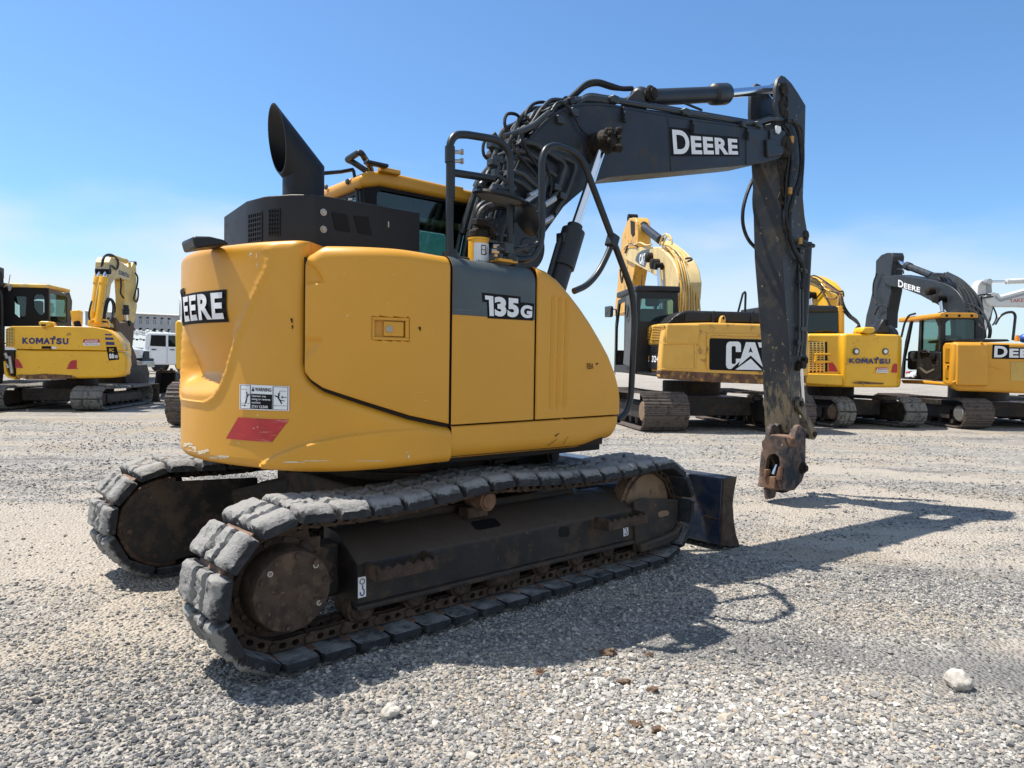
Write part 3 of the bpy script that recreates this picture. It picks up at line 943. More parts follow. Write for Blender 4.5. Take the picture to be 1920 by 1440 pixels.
# ---------------- boom
BY0, BY1 = -.37, .03
BYC = (BY0 + BY1) / 2
def PY(pts, y): return [U.y(px, py, y) for px, py in pts]
bo = [(915, 505), (928, 435), (946, 372), (963, 335), (978, 300), (987, 277), (997, 260), (1008, 246), (1020, 234), (1038, 218), (1057, 207), (1076, 200), (1097, 197), (1122, 197), (1150, 200), (1215, 211), (1295, 225), (1398, 239), (1429, 243),
      (1456, 245), (1470, 254), (1476, 272), (1472, 288), (1458, 298), (1440, 303), (1429, 306), (1398, 309.5), (1260, 322), (1200, 327), (1160, 330.5), (1140, 333), (1124, 337.5), (1107, 346), (1092, 358), (1074, 373), (1057, 388), (1040, 412), (1020, 440), (1000, 478), (984, 520)]
bp = PY(bo, BY0)
i1, i2 = 19, 25
b = MB()
b.prism(bp[:19] + bp[25:], (0, BY1 - BY0, 0))
BOOM = b.build('boom', M['charcoal'], EX, bevel=.006)
# side plate flanges standing slightly above the top plate
b = MB()
for y in (BY0, BY1 - .012):
    top = [Vector((p.x, y, p.z)) for p in bp[2:19]]
    cen = Vector((2.0, y, 2.6))
    outp = []
    for i, p in enumerate(top):
        a = top[max(0, i - 1)]; c = top[min(len(top) - 1, i + 1)]
        t = (c - a).normalized(); nrm = Vector((-t.z, 0, t.x))
        outp.append(p + nrm * .018)
    for i in range(len(top) - 1):
        b.prism([top[i], top[i + 1], outp[i + 1], outp[i]], (0, .012, 0))
b.build('flange', M['charcoal'], BOOM)
# boom end: fork plates round the arm
for y in (BY0 - .012, BY1 - .03):
    b = MB(); P = [Vector((p.x, y, p.z)) for p in bp[17:27]]
    b.prism(P, (0, .042, 0)); b.build('boom_fork', M['charcoal'], BOOM, bevel=.01)
b = MB(); P = PY([(1433, 262), (1447, 262), (1449, 271), (1463, 275), (1465, 283), (1463, 291), (1450, 293), (1437, 296), (1434, 292)], BY0 - .012)
b.prism(P, (0, -.035, 0)); b.build('pin_retainer', M['charcoal'], BOOM, bevel=.012)
b = MB(); P = PY([(1441, 242), (1470, 246), (1470, 262), (1462, 278), (1442, 268)], BY0 - .012); b.prism(P, (0, -.02, 0)); b.build('lug_plate', M['charcoal'], BOOM, bevel=.006)
b = MB(); P = PY([(1453, 236), (1461, 238), (1462, 246), (1458, 252), (1453, 249)], BY0 - .034); b.prism(P, (0, -.02, 0)); b.build('grease_cap', M['white'], BOOM, bevel=.004)
# joint seam welds
for (x0, y0, x1, y1) in ((1252, 221, 1258, 322), (1408, 241, 1410, 308)):
    b = MB(); b.tube([U.y(x0, y0, BY0), U.y(x1, y1, BY0)], .006, 6); b.build('weld_bead', M['charcoal'], BOOM)
# lettering on the boom
fq = quad_map(U.y(1259, 243, BY0), U.y(1381, 254, BY0), U.y(1383, 290, BY0), U.y(1262.5, 289, BY0))
o_ = Vector((0, -.003, 0)); o2 = Vector((0, -.006, 0))
k = MB()
D0, D1 = fq(-.03, 0), 0
k.add([fq(-.035, -.09) + o_, fq(.27, -.09) + o_, fq(.27, 1.10) + o_, fq(-.035, 1.10) + o_], [(0, 1, 2, 3)])
k.add([fq(.27, -.09) + o_, fq(1.03, -.09) + o_, fq(1.03, .92) + o_, fq(.27, .92) + o_], [(0, 1, 2, 3)])
K = k.build('logo_plate', M['decalblack'], BOOM)
l = MB(); letters(l, 'D', lambda s, t: fq(s, t) + o2, (0, 0, .235, 1), .03); letters(l, 'EERE', lambda s, t: fq(s, t) + o2, (.26, 0, 1, .80), .04)
l.build('lettering', M['white'], K)
# hose clamp blocks on the side plate
for px, py in ((1169, 216), (1298, 238), (1400, 252)):
    b = MB(); p = U.y(px, py, BY0); b.box((p.x, BY0 - .012, p.z), (.055, .03, .12)); b.box((p.x - .02, BY0 - .03, p.z - .02), (.02, .03, .07))
    b.build('clamp_bracket', M['charcoal'], BOOM, bevel=.005)
# drum of hoses at the boom foot
b = MB(); p = U.y(978, 462, BY0)
b.lathe((p.x, BY0, p.z), (0, -1, 0), [(0, .20), (.03, .20), (.05, .19), (.05, .06), (.06, .05)], 36); b.build('foot_boss', M['charcoal'], BOOM)
# mud patch and pin of the boom cylinders
pin = U.y(1124, 270, BY0 - .05)
b = MB(); rnd = random.Random(5)
P = []
for x, y in [(1103, 258), (1112, 256), (1120, 254), (1131, 262), (1131, 286), (1120, 292), (1112, 302), (1106, 308), (1101, 300), (1097, 290), (1098, 280), (1102, 272), (1100, 264)]:
    P.append(U.y(x + rnd.uniform(-1, 1), y, BY0))
b.prism(P, (0, -.012, 0)); b.build('grease_patch', M['mud'], BOOM, bevel=.005)
b = MB()
b.lathe((pin.x, BY1 + .19, pin.z), (0, -1, 0), [(0, .07), (.05, .075), (.05, .05), (.58, .05), (.58, .095), (.70, .10), (.76, .09), (.785, .05)], 20)
for k_ in range(16):
    a = k_ / 16 * 2 * PI
    b.ball((pin.x + .075 * math.cos(a), BY0 - .15 - rnd.uniform(0, .09), pin.z + .075 * math.sin(a)), rnd.uniform(.02, .038), 7, 5)
b.build('cylinder_pin', M['mud'], BOOM)


def cylinder(name, pts_a, pts_b, y, rb_, rr, a_body, gland=.12, ends=True, matb='charcoal', parent=None):
    pass


# boom cylinders
for y in (BY0 - .10, BY1 + .10):
    a = U.y(1118, 290, BY0 - .10); g_ = U.y(1074, 437, BY0 - .10); e = U.y(1049, 520, BY0 - .10)
    a, g_, e = (Vector((v.x, y, v.z)) for v in (a, g_, e))
    dr = (e - g_).normalized(); e2 = g_ + dr * 1.1
    b = MB(); b.cyl(g_ + dr * .0, e2, .078, n=24); b.cyl(g_ - dr * .02, g_ + dr * .30, .094, n=24); b.cyl(g_ - dr * .07, g_ - dr * .02, .062, n=20)
    b.tube([g_ + dr * .03 + Vector((-.10, 0, 0)), g_ + dr * .12 + Vector((-.115, 0, 0)), g_ + dr * .95 + Vector((-.10, 0, 0))], .022)
    b.box(g_ + dr * .06 + Vector((-.085, 0, 0)), (.07, .08, .08))
    C_ = b.build('boom_cylinder', M['charcoal'], EX, bevel=.004)
    b = MB(); b.cyl(Vector((pin.x, y, pin.z)) + dr * .02, g_, .037, n=24); b.build('rod', M['chrome'], C_)
    b = MB(); b.cyl((pin.x, y - .05, pin.z), (pin.x, y + .05, pin.z), .085, n=24); b.build('rod_eye', M['mud'], C_)
# arm cylinder on top
b = MB()
p0 = U.y(1200, 184, BYC); p1 = U.y(1362, 176, BYC); p2 = U.y(1462, 166, BYC)
d_ = (p1 - p0).normalized()
b.cyl(p0, p1, .077, n=28); b.lathe(p1 - d_ * .27, d_, [(0, .079), (.03, .103), (.10, .108), (.24, .108), (.27, .09)], 28)
b.cyl(p0 + d_ * .12, p0 + d_ * .15, .083, n=24); b.ball(p0, .1, 14, 10)
b.tube([p0 + Vector((.05, -.03, .085)), p0 + Vector((.15, -.03, .10)), p0 + Vector((.9, -.03, .10))], .012)
AC = b.build('arm_cylinder', M['charcoal'], EX)
b = MB(); b.cyl(p1, p2, .047, n=24); b.build('rod', M['chrome'], AC)
b = MB(); b.cyl(p2 + Vector((0, -.09, 0)), p2 + Vector((0, .09, 0)), .075, n=20); b.build('rod_eye', M['mud'], AC)
for y in (BYC - .13, BYC + .10):
    b = MB(); P = PY([(1158, 206), (1190, 172), (1198, 167), (1208, 178), (1212, 196), (1214, 214)], y); b.prism(P, (0, .03, 0)); b.build('cylinder_bracket', M['charcoal'], BOOM, bevel=.006)
b = MB(); b.cyl((p0.x, BYC - .17, p0.z), (p0.x, BYC + .17, p0.z), .05, n=18); b.ball((p0.x - .01, BYC - .135, p0.z), (.075, .03, .075), 10, 8); b.build('bracket_pin', M['mud'], BOOM)

# ---------------- arm
AY0, AY1 = -.335, .0
ao = [(1485, 813), (1478, 640), (1466, 480), (1463, 345), (1461, 308), (1458, 262), (1456, 228), (1488, 228), (1511, 199), (1509, 285), (1506, 370), (1509, 405), (1515, 440), (1517, 450), (1512, 459), (1505, 472), (1504, 560), (1502, 640), (1500, 720), (1499, 806)]
ap = PY(ao, AY0)
b = MB(); b.prism(ap, (0, AY1 - AY0, 0))
ARM = b.build('arm', M['stick'], EX, bevel=.008)
fo = [(1456, 232), (1454, 200), (1455, 165), (1459, 148), (1465, 141), (1472, 144), (1484, 156), (1498, 177), (1511, 199), (1489, 232)]
for y in (AY0 - .002, AY1 - .04):
    b = MB(); b.prism([Vector((p.x, y, p.z)) for p in PY(fo, AY0)], (0, .042, 0)); b.build('arm_fork', M['stick'], ARM, bevel=.006)
b = MB(); q = PY([(1474, 150)], AY0)[0]
for y in (AY0 - .004, AY1 + .0):
    s_ = -1 if y < -.1 else 1
    pp = U.y(1462, 166, AY0)
    b.cyl((pp.x + .06, y, pp.z), (pp.x + .06, y + s_ * .025, pp.z), .07, n=18)
b.build('fork_pin', M['mud'], ARM)
# grease-caked strip down the arm, below the pivot
b = MB(); rnd = random.Random(9)
strip_ = [(1457, 300), (1470, 296), (1478, 290), (1484, 300), (1480, 330), (1481, 352), (1476, 372), (1472, 392), (1466, 384), (1461, 376), (1458, 372), (1462, 360), (1460, 330)]
b.prism([U.y(x + rnd.uniform(-1, 1), y, AY0) for x, y in strip_], (0, -.010, 0))
for j in range(30):
    t = rnd.random(); p = U.y(1463 + rnd.uniform(0, 14) + 2 * t, 295 + 90 * t, AY0)
    b.ball((p.x, AY0 - .008, p.z), (rnd.uniform(.02, .045), rnd.uniform(.01, .025), rnd.uniform(.02, .06)), 7, 5)
b.build('grease_patch', M['mud'], ARM)
b = MB()
for j in range(14):
    t = rnd.random(); p = U.y(1466 + rnd.uniform(-4, 10), 160 + 55 * t, AY0)
    b.ball((p.x, AY0 - .004, p.z), (rnd.uniform(.02, .05), .015, rnd.uniform(.03, .07)), 7, 5)
b.build('grease_patch', M['mud'], ARM)
# pivot boss
pv = U.y(1472, 274, AY0 - .05); b = MB(); b.lathe((pv.x, AY0 - .03, pv.z), (0, -1, 0), [(0, .12), (.03, .12), (.05, .10), (.05, .05), (.065, .045)], 24)
b.build('pivot_boss', M['mud'], ARM)
# knuckle on the front side for the bucket cylinder
p = U.y(1511, 441, AY0); b = MB(); b.cyl((p.x, AY0 - .012, p.z), (p.x, AY0 + .02, p.z), .055, n=20); b.build('cylinder_lug', M['mud'], ARM)
# little brackets and pipes down the arm
b = MB()
for px, py in ((1494, 528), (1492, 642), (1497, 470)):
    p = U.y(px, py, AY0); b.box((p.x, AY0 - .02, p.z), (.06, .045, .06)); b.box((p.x + .03, AY0 - .03, p.z - .01), (.03, .03, .05))
b.build('clamp_bracket', M['stick'], ARM, bevel=.005)
for a in (1498, 1504):
    b = MB(); b.tube([U.y(a, 485, AY0 - .02), U.y(a + .5, 520, AY0 - .03), U.y(a, 640, AY0 - .03), U.y(a - 4, 668, AY0 - .03)], .014, fil=.05); b.build('arm_pipe', M['pipe'], ARM)
for py in (508, 617):
    b = MB(); p = U.y(1500, py, AY0); b.box((p.x, AY0 - .03, p.z), (.16, .05, .045)); b.build('pipe_clamp', M['stick'], ARM, bevel=.005)
b = MB(); p = U.y(1496, 684, AY0); b.box((p.x, AY0 - .04, p.z), (.10, .08, .09)); b.box((p.x + .06, AY0 - .05, p.z + .05), (.07, .06, .07)); b.box((p.x - .05, AY0 - .03, p.z - .03), (.05, .05, .08)); b.build('valve_block', M['mud'], ARM, bevel=.012)
# bucket cylinder along the front face
b = MB(); a = U.y(1513, 455, BYC); g_ = U.y(1500, 690, BYC); e = U.y(1505, 782, BYC)
b.cyl(a, g_, .06, n=20); b.lathe(g_ + (a - g_).normalized() * .16, (g_ - a).normalized(), [(0, .06), (.02, .075), (.14, .075), (.16, .06)], 20)
BC = b.build('bucket_cylinder', M['charcoal'], EX)
b = MB(); b.cyl(g_, e, .034, n=18); b.build('rod', M['chrome'], BC)
# links
for y in (AY0 - .05, AY1 + .01):
    P = []
    a = U.y(1499, 757, AY0 - .03); c = U.y(1524, 814, AY0 - .03)
    a = Vector((a.x, y, a.z)); c = Vector((c.x, y, c.z)); d_ = (c - a).normalized(); nn = Vector((d_.z, 0, -d_.x))
    pts = []
    for k_ in range(9): an = PI * k_ / 8; pts.append(a - d_ * math.sin(an) * .08 + nn * math.cos(an) * .08)
    pts.append(a + d_ * .16 - nn * .045); pts.append(c - d_ * .12 - nn * .045)
    for k_ in range(9): an = PI * k_ / 8; pts.append(c + d_ * math.sin(an) * .065 - nn * math.cos(an) * .065)
    pts.append(c - d_ * .12 + nn * .04); pts.append(a + d_ * .16 + nn * .045)
    b = MB(); b.prism(pts, (0, .04, 0)); LK = b.build('link_arm', M['stick'], EX, bevel=.008)
    b = MB(); s_ = -1 if y < -.1 else 1
    for q in (a, c): b.cyl(q + Vector((0, .02, 0)), q + Vector((0, .02 + s_ * .035, 0)), .035, n=14)
    b.build('link_pin', M['mud'], LK)
b = MB(); c = U.y(1524, 814, AY0 - .03); b.cyl((c.x, AY0, c.z), (c.x, AY1, c.z), .06, n=16); b.tube([(c.x, BYC, c.z), U.y(1506, 812, BYC)], .07); b.build('link_yoke', M['mud'], EX)
# coupler
_x0 = min(p.x for p in PY([(1466, 919), (1474, 850)], -.38))
cy0 = U.x(1478, 868, _x0).y; cy1 = U.x(1431, 868, _x0).y
near = [(1483, 838), (1487, 818), (1494, 802), (1500, 797), (1508, 803), (1511, 815), (1511, 850), (1510, 880), (1507, 894), (1504, 902), (1490, 919), (1478, 921), (1466, 919), (1470, 905), (1471, 880), (1474, 850)]
npx = PY(near, cy0)
b = MB()
for y in (cy0, cy1 - .06): b.prism([Vector((p.x, y, p.z)) for p in npx], (0, .06, 0))
CPL = b.build('quick_coupler', M['coupler'], EX, bevel=.006)
xf = min(p.x for p in npx)
cpt = lambda px, py, dx=0: U.x(px, py, xf + dx)
# rear plate with the latch opening
outer = [(1431, 838), (1430, 828), (1438, 820), (1450, 816), (1472, 820), (1477, 835), (1474, 860), (1471, 890), (1468, 918), (1447, 918), (1430, 912), (1431, 897), (1430, 883), (1437, 866)]
hole = [(1440, 858), (1445, 852), (1455, 850), (1462, 856), (1464, 866), (1463, 878), (1457, 892), (1440, 897), (1436, 885), (1438, 872)]
O2 = [cpt(*p) for p in outer]; H2 = [cpt(*p) for p in hole]
V, F = plate2d([(p.y, p.z) for p in O2], [[(p.y, p.z) for p in H2]], .07)
b = MB(); b.add([(xf - .02 + v.z, v.x, v.y) for v in V], F); b.build('latch_plate', M['coupler'], CPL, bevel=.005)
b = MB(); b.boxb((xf + .12, cy0 + .05, .10), (xf + .26, cy1 - .05, .62)); b.build('coupler_core', M['mud'], CPL, bevel=.02)
b = MB(); a = cpt(1456, 872, .06); c = cpt(1449, 890, .0); b.cyl(a, c, .022, n=14); b.build('lock_rod', M['chrome'], CPL)
b = MB(); P = [cpt(*p, -.05) for p in ((1430, 893), (1454, 894), (1452, 917), (1428, 913))]; b.prism(P, (.12, 0, 0)); P = [cpt(*p, -.07) for p in ((1432, 880), (1437, 881), (1436, 897), (1431, 896))]; b.prism(P, (.1, 0, 0)); P = [cpt(*p, -.07) for p in ((1459, 876), (1464, 874), (1462, 900), (1454, 899))]; b.prism(P, (.1, 0, 0)); b.build('hook', M['rustlight'], CPL, bevel=.006)
b = MB(); P = [cpt(*p, -.02) for p in ((1429, 914), (1449, 916), (1446, 935), (1433, 937))]; b.prism(P, (.10, 0, 0)); b.build('hook_tip', M['coupler'], CPL, bevel=.02)
b = MB(); P = [cpt(*p, .02) for p in ((1431, 834), (1433, 826), (1445, 815), (1476, 817), (1486, 822), (1480, 838), (1460, 840))]; b.prism(P, (.16, 0, 0)); b.build('top_block', M['rustlight'], CPL, bevel=.008)
for pxy in ((1446, 806), (1494, 808)):
    p = U.x(*pxy, xf + .16); b = MB()
    pr_ = [(-.10, -.14), (-.07, -.02), (-.03, .055), (.02, .07), (.07, .05), (.10, -.02), (.11, -.14)]
    b.prism([(p.x + a, p.y - .03, p.z + z_) for a, z_ in pr_], (0, .06, 0)); b.build('pin_ear', M['coupler'], CPL, bevel=.012)
p = U.y(1506, 877, cy0); b = MB(); b.lathe((p.x - .03, cy0, p.z), (0, -1, 0), [(0, .062), (.03, .06), (.03, .04), (.06, .036)], 18); b.build('coupler_pin', M['mud'], CPL)

# ---------------- hoses
def hose(pts, y, r=.016, m='hose', name='hose', parent=None, n=8):
    P = [U.y(p[0], p[1], p[2] if len(p) > 2 else y) for p in pts]
    b = MB(); b.smooth_tube(P, r, n); return b.build(name, M[m], parent or BOOM)
def pipe(pts, y, r=.02, m='pipe', name='steel_pipe', fil=.12, parent=None):
    P = [U.y(p[0], p[1], p[2] if len(p) > 2 else y) for p in pts]
    b = MB(); b.tube(P, r, 10, fil); return b.build(name, M[m], parent or BOOM)
hp = dict(m='hose')
# hanging loops left of the arm
hose([(1421, 318), (1411, 338), (1400, 365), (1393, 395), (1394, 425), (1405, 452), (1427, 474)], .06, .020, parent=ARM)
hose([(1422, 322), (1416, 345), (1413, 375), (1416, 405), (1425, 430)], .06, .016, parent=ARM)
# thick hoses down the near side of the arm
hose([(1474, 226), (1488, 230), (1497, 245), (1502, 275), (1503, 310), (1498, 340), (1490, 362), (1483, 388), (1480, 420), (1483, 450), (1490, 470), (1502, 490), (1507, 515), (1503, 540)], AY0 - .05, .026, parent=ARM)
hose([(1470, 232), (1480, 245), (1483, 270), (1485, 300), (1481, 340), (1478, 370), (1474, 400), (1478, 432), (1490, 450), (1510, 456)], AY0 - .04, .017, parent=ARM)
hose([(1466, 235), (1475, 250), (1480, 262), (1478, 300), (1474, 340), (1472, 380), (1470, 420), (1476, 440)], AY0 - .03, .013, parent=ARM)
hose([(1485, 226), (1500, 238), (1505, 262), (1506, 300), (1503, 340), (1496, 365)], AY0 - .07, .016, parent=ARM)
for px, py in ((1484, 262), (1500, 452), (1481, 358)):
    b = MB(); p = U.y(px, py, AY0 - .06); b.cyl(p + Vector((0, 0, -.035)), p + Vector((0, 0, .035)), .026, n=12); b.build('hose_marker', mat('ochre_tape', (.42, .23, .06), .7) if px == 1484 else bpy.data.materials['ochre_tape'], ARM)
b = MB(); b.smooth_tube([U.y(1500, 455, AY0 - .05), U.y(1512, 462, AY0 - .08), U.y(1520, 460, AY0 - .1), U.y(1525, 461, AY0 - .1)], .025); b.build('hose', M['hose'], ARM)
# two long pipes along the top of the boom
for y, o_ in ((BY0 + .03, 0), (BY0 + .10, -3)):
    pipe([(1010, 262 + o_), (1057, 222 + o_), (1100, 180 + o_), (1130, 185 + o_), (1160, 190 + o_), (1290, 212 + o_), (1415, 233 + o_), (1446, 222 + o_), (1474, 227 + o_)], y, .022)
pipe([(1148, 205), (1200, 207), (1290, 219), (1400, 237), (1440, 226)], BY0 + .2, .018)
for px, py in ((1138, 190), (1272, 213), (1378, 235), (1408, 236), (1062, 214), (1035, 228)):
    b = MB(); p = U.y(px, py, BY0 + .08); b.box((p.x, BY0 + .10, p.z - .01), (.07, .26, .06)); b.build('pipe_clamp', M['pipe'], BOOM, bevel=.006)
# hoses feeding the arm cylinder
for y, o_ in ((BYC - .04, 0), (BYC + .06, 4)):
    hose([(1050, 200 + o_, y), (1075, 178 + o_, y), (1098, 158 + o_, y), (1120, 153 + o_, y), (1145, 160 + o_, y), (1165, 166, y), (1185, 166, y)], y, .022)
# pipes running over the curved back of the boom, laid on it side by side
back = bp[0:15]
def off(i, d):
    a_ = back[max(0, i - 1)]; c_ = back[min(len(back) - 1, i + 1)]
    t = (c_ - a_).normalized(); return back[i] + Vector((-t.z, 0, t.x)) * d
for j, y in enumerate(np.linspace(BY0 + .035, BY1 - .03, 7)):
    d_ = (.045, .075, .05, .085, .05, .07, .045)[j]
    i0 = 1 if j % 2 else 0
    P = [off(i, d_ + (.03 * math.sin(i * 1.3 + j) if 2 < i < 11 else 0)) for i in range(i0, 15 - (j % 3))]
    b = MB(); b.smooth_tube([(p.x, y, p.z) for p in P], (.021, .017, .023)[j % 3], 9); b.build('steel_pipe', M['pipe'], BOOM)
for i in (3, 5, 7, 9, 11):
    p = off(i, .05); q = back[i + 1] - back[i - 1]; an = math.atan2(q.z, q.x)
    b = MB(); b.box((p.x, BYC, p.z), (.055, .42, .05), Matrix.Rotation(-an, 3, 'Y'))
    b.build('pipe_clamp', M['charcoal'], BOOM, bevel=.006)
    b = MB()
    for y in (BY0 + .06, BY1 - .06): r_ = off(i, .075); b.cyl((r_.x, y, r_.z), (r_.x - .012, y, r_.z + .02), .016, n=8)
    b.build('clamp_bolt', M['pipe'], BOOM)
# loops standing off the back
for (ya, i, w_) in ((BY0 + .14, 6, .16), (BY0 + .26, 4, .14), (BY0 + .1, 8, .10)):
    p, q = off(i, .05), off(i + 2, .05); m_ = (p + q) / 2; nrm = (off(i + 1, 1) - back[i + 1]).normalized()
    b = MB(); b.smooth_tube([(p.x, ya, p.z), (p.x + nrm.x * w_ * .7, ya + .03, p.z + nrm.z * w_ * .7), (m_.x + nrm.x * w_, ya + .05, m_.z + nrm.z * w_), (q.x + nrm.x * w_ * .6, ya + .06, q.z + nrm.z * w_ * .6), (q.x, ya + .06, q.z)], .013, 8); b.build('hose', M['hose'], BOOM)
# pipes wrapping round the near side
pipe([(945, 256, BY0 - .02), (965, 250, BY0 - .02), (998, 238, BY0 - .02), (1020, 218, BY0 - .02), (1034, 208, BY0)], 0, .022)
pipe([(962, 272, BY0 + .1), (985, 267, BY0 - .03), (1000, 268, BY0 - .04), (1055, 303, BY0 - .04), (1060, 312, BY0 - .04), (1047, 352, BY0 - .04), (1042, 365, BY0 - .04), (1023, 378, BY0 - .04)], 0, .021)
pipe([(985, 262, BY0 - .02), (1030, 283, BY0 - .03), (1078, 306, BY0 - .03), (1080, 318, BY0 - .03), (1062, 365, BY0 - .03), (1055, 375, BY0 - .03), (1040, 400, BY0 - .03)], 0, .016)
pipe([(935, 292, BY0 + .1), (960, 284, BY0 - .03), (985, 283, BY0 - .04), (1010, 300, BY0 - .04), (1025, 318, BY0 - .04), (1042, 330, BY0 - .04)], 0, .018)
pipe([(932, 308, BY0 + .1), (968, 296, BY0 - .03), (985, 296, BY0 - .04), (1012, 312, BY0 - .04), (1028, 330, BY0 - .04), (1020, 360, BY0 - .04)], 0, .016)
pipe([(942, 326, BY0 + .1), (965, 322, BY0 - .05), (980, 326, BY0 - .06), (1000, 345, BY0 - .06), (1015, 358, BY0 - .06)], 0, .021)
pipe([(945, 342, BY0 + .1), (965, 337, BY0 - .05), (980, 345, BY0 - .06), (1000, 362, BY0 - .06)], 0, .019)
pipe([(925, 250, BYC), (933, 262, BYC), (930, 300, BYC), (923, 308, BYC), (908, 340, BYC), (900, 347, BYC), (906, 355, BYC), (930, 350, BYC)], 0, .02)
hose([(1034, 208), (1046, 192), (1060, 196), (1075, 215), (1092, 245), (1110, 256)], BY0 - .03, .009)
hose([(978, 250), (982, 268), (990, 285), (1003, 305), (1012, 318)], BY0 - .06, .013)
hose([(960, 254), (958, 268), (972, 290), (990, 310), (1005, 330)], BY0 - .06, .012)
hose([(1020, 290), (1027, 315), (1034, 345), (1030, 370)], BY0 - .07, .009)
hose([(1005, 362), (1018, 385), (1012, 405), (1000, 425)], BY0 - .05, .014)
b = MB()
for (a, c) in (((992, 368), (1012, 358)), ((985, 380), (1005, 366)), ((1015, 420), (1035, 408)), ((1020, 385), (1040, 372)), ((1000, 395), (1015, 383))):
    b.cyl(U.y(*a, BY0 - .07), U.y(*c, BY0 - .07), .024, n=10)
b.build('hose_fitting', M['steel'], BOOM)
for px, py in ((1041, 352), (1052, 368), (932, 300), (925, 305), (924, 272)):
    b = MB(); p = U.y(px, py, BY0 - .04); b.box(p, (.07, .07, .05)); b.build('pipe_clamp', M['pipe'], BOOM, bevel=.006)
# big loops at the foot
for i, (r_, y) in enumerate(((0, BY0 - .10), (7, BY0 - .13), (15, BY0 - .09))):
    hose([(905 - r_ * .2, 470), (900 - r_ * .4, 425 - r_), (908 - r_ * .4, 400 - r_), (930, 388 - r_ * .7), (958, 392 - r_ * .7), (985, 398 - r_ * .6), (1005, 390 - r_ * .6), (1018, 372 - r_ * .4)], y, .022)
for i in range(4):
    hose([(925 + i * 6, 480), (920 + i * 6, 450), (926 + i * 6, 425), (940 + i * 5, 408), (962 + i * 3, 400)], BY0 - .12 - .02 * i, .020)
for py in (455, 470, 440):
    b = MB(); p = U.y(930, py, BY0 - .16); b.box(p, (.16, .05, .018)); b.build('hose_strap', M['pipe'], BOOM)
b = MB()
for px, py in ((914, 416), (912, 434)): p = U.y(px, py, BY0 - .02); b.box(p, (.09, .10, .05))
b.build('clamp_bracket', M['pipe'], BOOM, bevel=.006)
for px, py in ((924, 462), (921, 471), (926, 478)):
    b = MB(); p = U.y(px, py, BY0 - .2); b.cyl(p, p + Vector((.05, -.02, 0)), .018, n=8); b.build('hose_fitting', M['steel'], BOOM)

# ---------------- hand rails, mirrors, filler
RY = -1.10
def RP(pts, y=RY): return [U.y(px, py, y) for px, py in pts]
b = MB(); b.tube(RP([(843, 480), (843.5, 268), (853, 253), (872, 252), (935, 262), (957, 285), (957, 484)]), .0225, 12, .07)
RAIL = b.build('hand_rail', M['rail'], EX)
b = MB(); b.tube(RP([(844, 323), (925, 335)]), .022, 12); b.build('cross_bar', M['rail'], RAIL)
b = MB()
for a, c in (((843.5, 275), (843.5, 305)), ((845, 306), (844.5, 372))): b.cyl(*RP([a, c]), .029 if a[1] < 300 else .026, n=14)
b.build('rail_sleeve', M['rail'], RAIL)
b = MB()
for py in (285, 302):
    a, c = RP([(850, py), (864, py)]); b.cyl(a, c, .011, n=10); b.cyl(c, c + (c - a) * .2, .018, n=10)
b.build('clamp_bolt', M['steel'], RAIL)
for px, py in ((845, 474), (957, 482)):
    p = U.y(px, py, RY); b = MB(); b.lathe((p.x, RY, p.z), (0, 0, 1), [(-.03, .05), (0, .05), (.0, .032), (.02, .03)], 14); b.build('rail_foot', M['rail'], RAIL)
b = MB(); b.tube(RP([(940, 484), (985, 487), (1000, 482), (1012, 462), (1016, 440), (1016, 300), (1022, 280), (1038, 272), (1072, 283), (1092, 300), (1104, 330), (1186, 548), (1190, 600), (1183, 745), (1176, 772), (1158, 788)]), .0225, 12, .11)
R2_ = b.build('hand_rail', M['rail'], EX)
b = MB(); b.tube(RP([(1148, 455), (1138, 480), (1122, 512), (1100, 536), (1076, 546)]), .0215, 12, .08); b.build('brace_tube', M['rail'], R2_)
b = MB(); p = U.y(1148, 452, RY); b.box(p, (.07, .07, .09), Matrix.Rotation(R(20), 3, 'Y')); b.build('clamp_block', M['rail'], R2_, bevel=.01)
b = MB(); b.tube(RP([(958, 470), (1000, 460)], RY + .0), .015); b.smooth_tube(RP([(1000, 460), (1008, 455), (1009, 440), (1004, 425)]), .014); b.build('mirror_bracket', M['rail'], R2_)
b = MB(); p = U.y(945, 484, RY); b.box((p.x, RY, p.z - .02), (.15, .09, .02)); b.build('rail_base', M['yellow'], R2_, bevel=.005)
b = MB()
for px in (922, 938, 955): p = U.y(px, 481, RY - .02); b.cyl(p + Vector((0, 0, -.02)), p + Vector((0, 0, .015)), .016, n=8)
b.build('base_bolt', M['pipe'], R2_)
b = MB(); p = U.y(950, 466, RY); b.box(p, (.07, .06, .07)); p = U.y(943, 468, RY - .02); b.cyl(p, p + Vector((-.05, -.02, 0)), .018, n=10); b.build('clamp_block', M['pipe'], R2_, bevel=.008)
# round mirror seen from below
mc = U.y(936, 371, RY - .02); b = MB()
ax = Vector((.10, -.16, 1)).normalized()
b.lathe(mc, ax, [(0, .12), (-.012, .150), (.0, .163), (.014, .158), (.022, .12), (.022, .04), (.05, .03)], 32)
MR = b.build('round_mirror', M['blackp'], EX)
b = MB(); b.lathe(mc + ax * -.004, -ax, [(0, .146), (.010, .12), (.014, .05)], 32); b.build('mirror_face', M['interior'], MR)
b = MB(); b.tube([mc + ax * .03, U.y(934, 350, RY)], .02); b.tube(RP([(926, 323), (963, 350), (966, 352), (962, 355), (930, 352)]), .013, 8, .02); b.box(U.y(928, 325, RY), (.035, .035, .045)); b.box(U.y(932, 351, RY), (.045, .035, .03)); b.build('mirror_arm', M['pipe'], MR)
m2 = U.y(988, 409, RY - .02); b = MB(); ax = Vector((.92, .05, .30)).normalized()
V = []
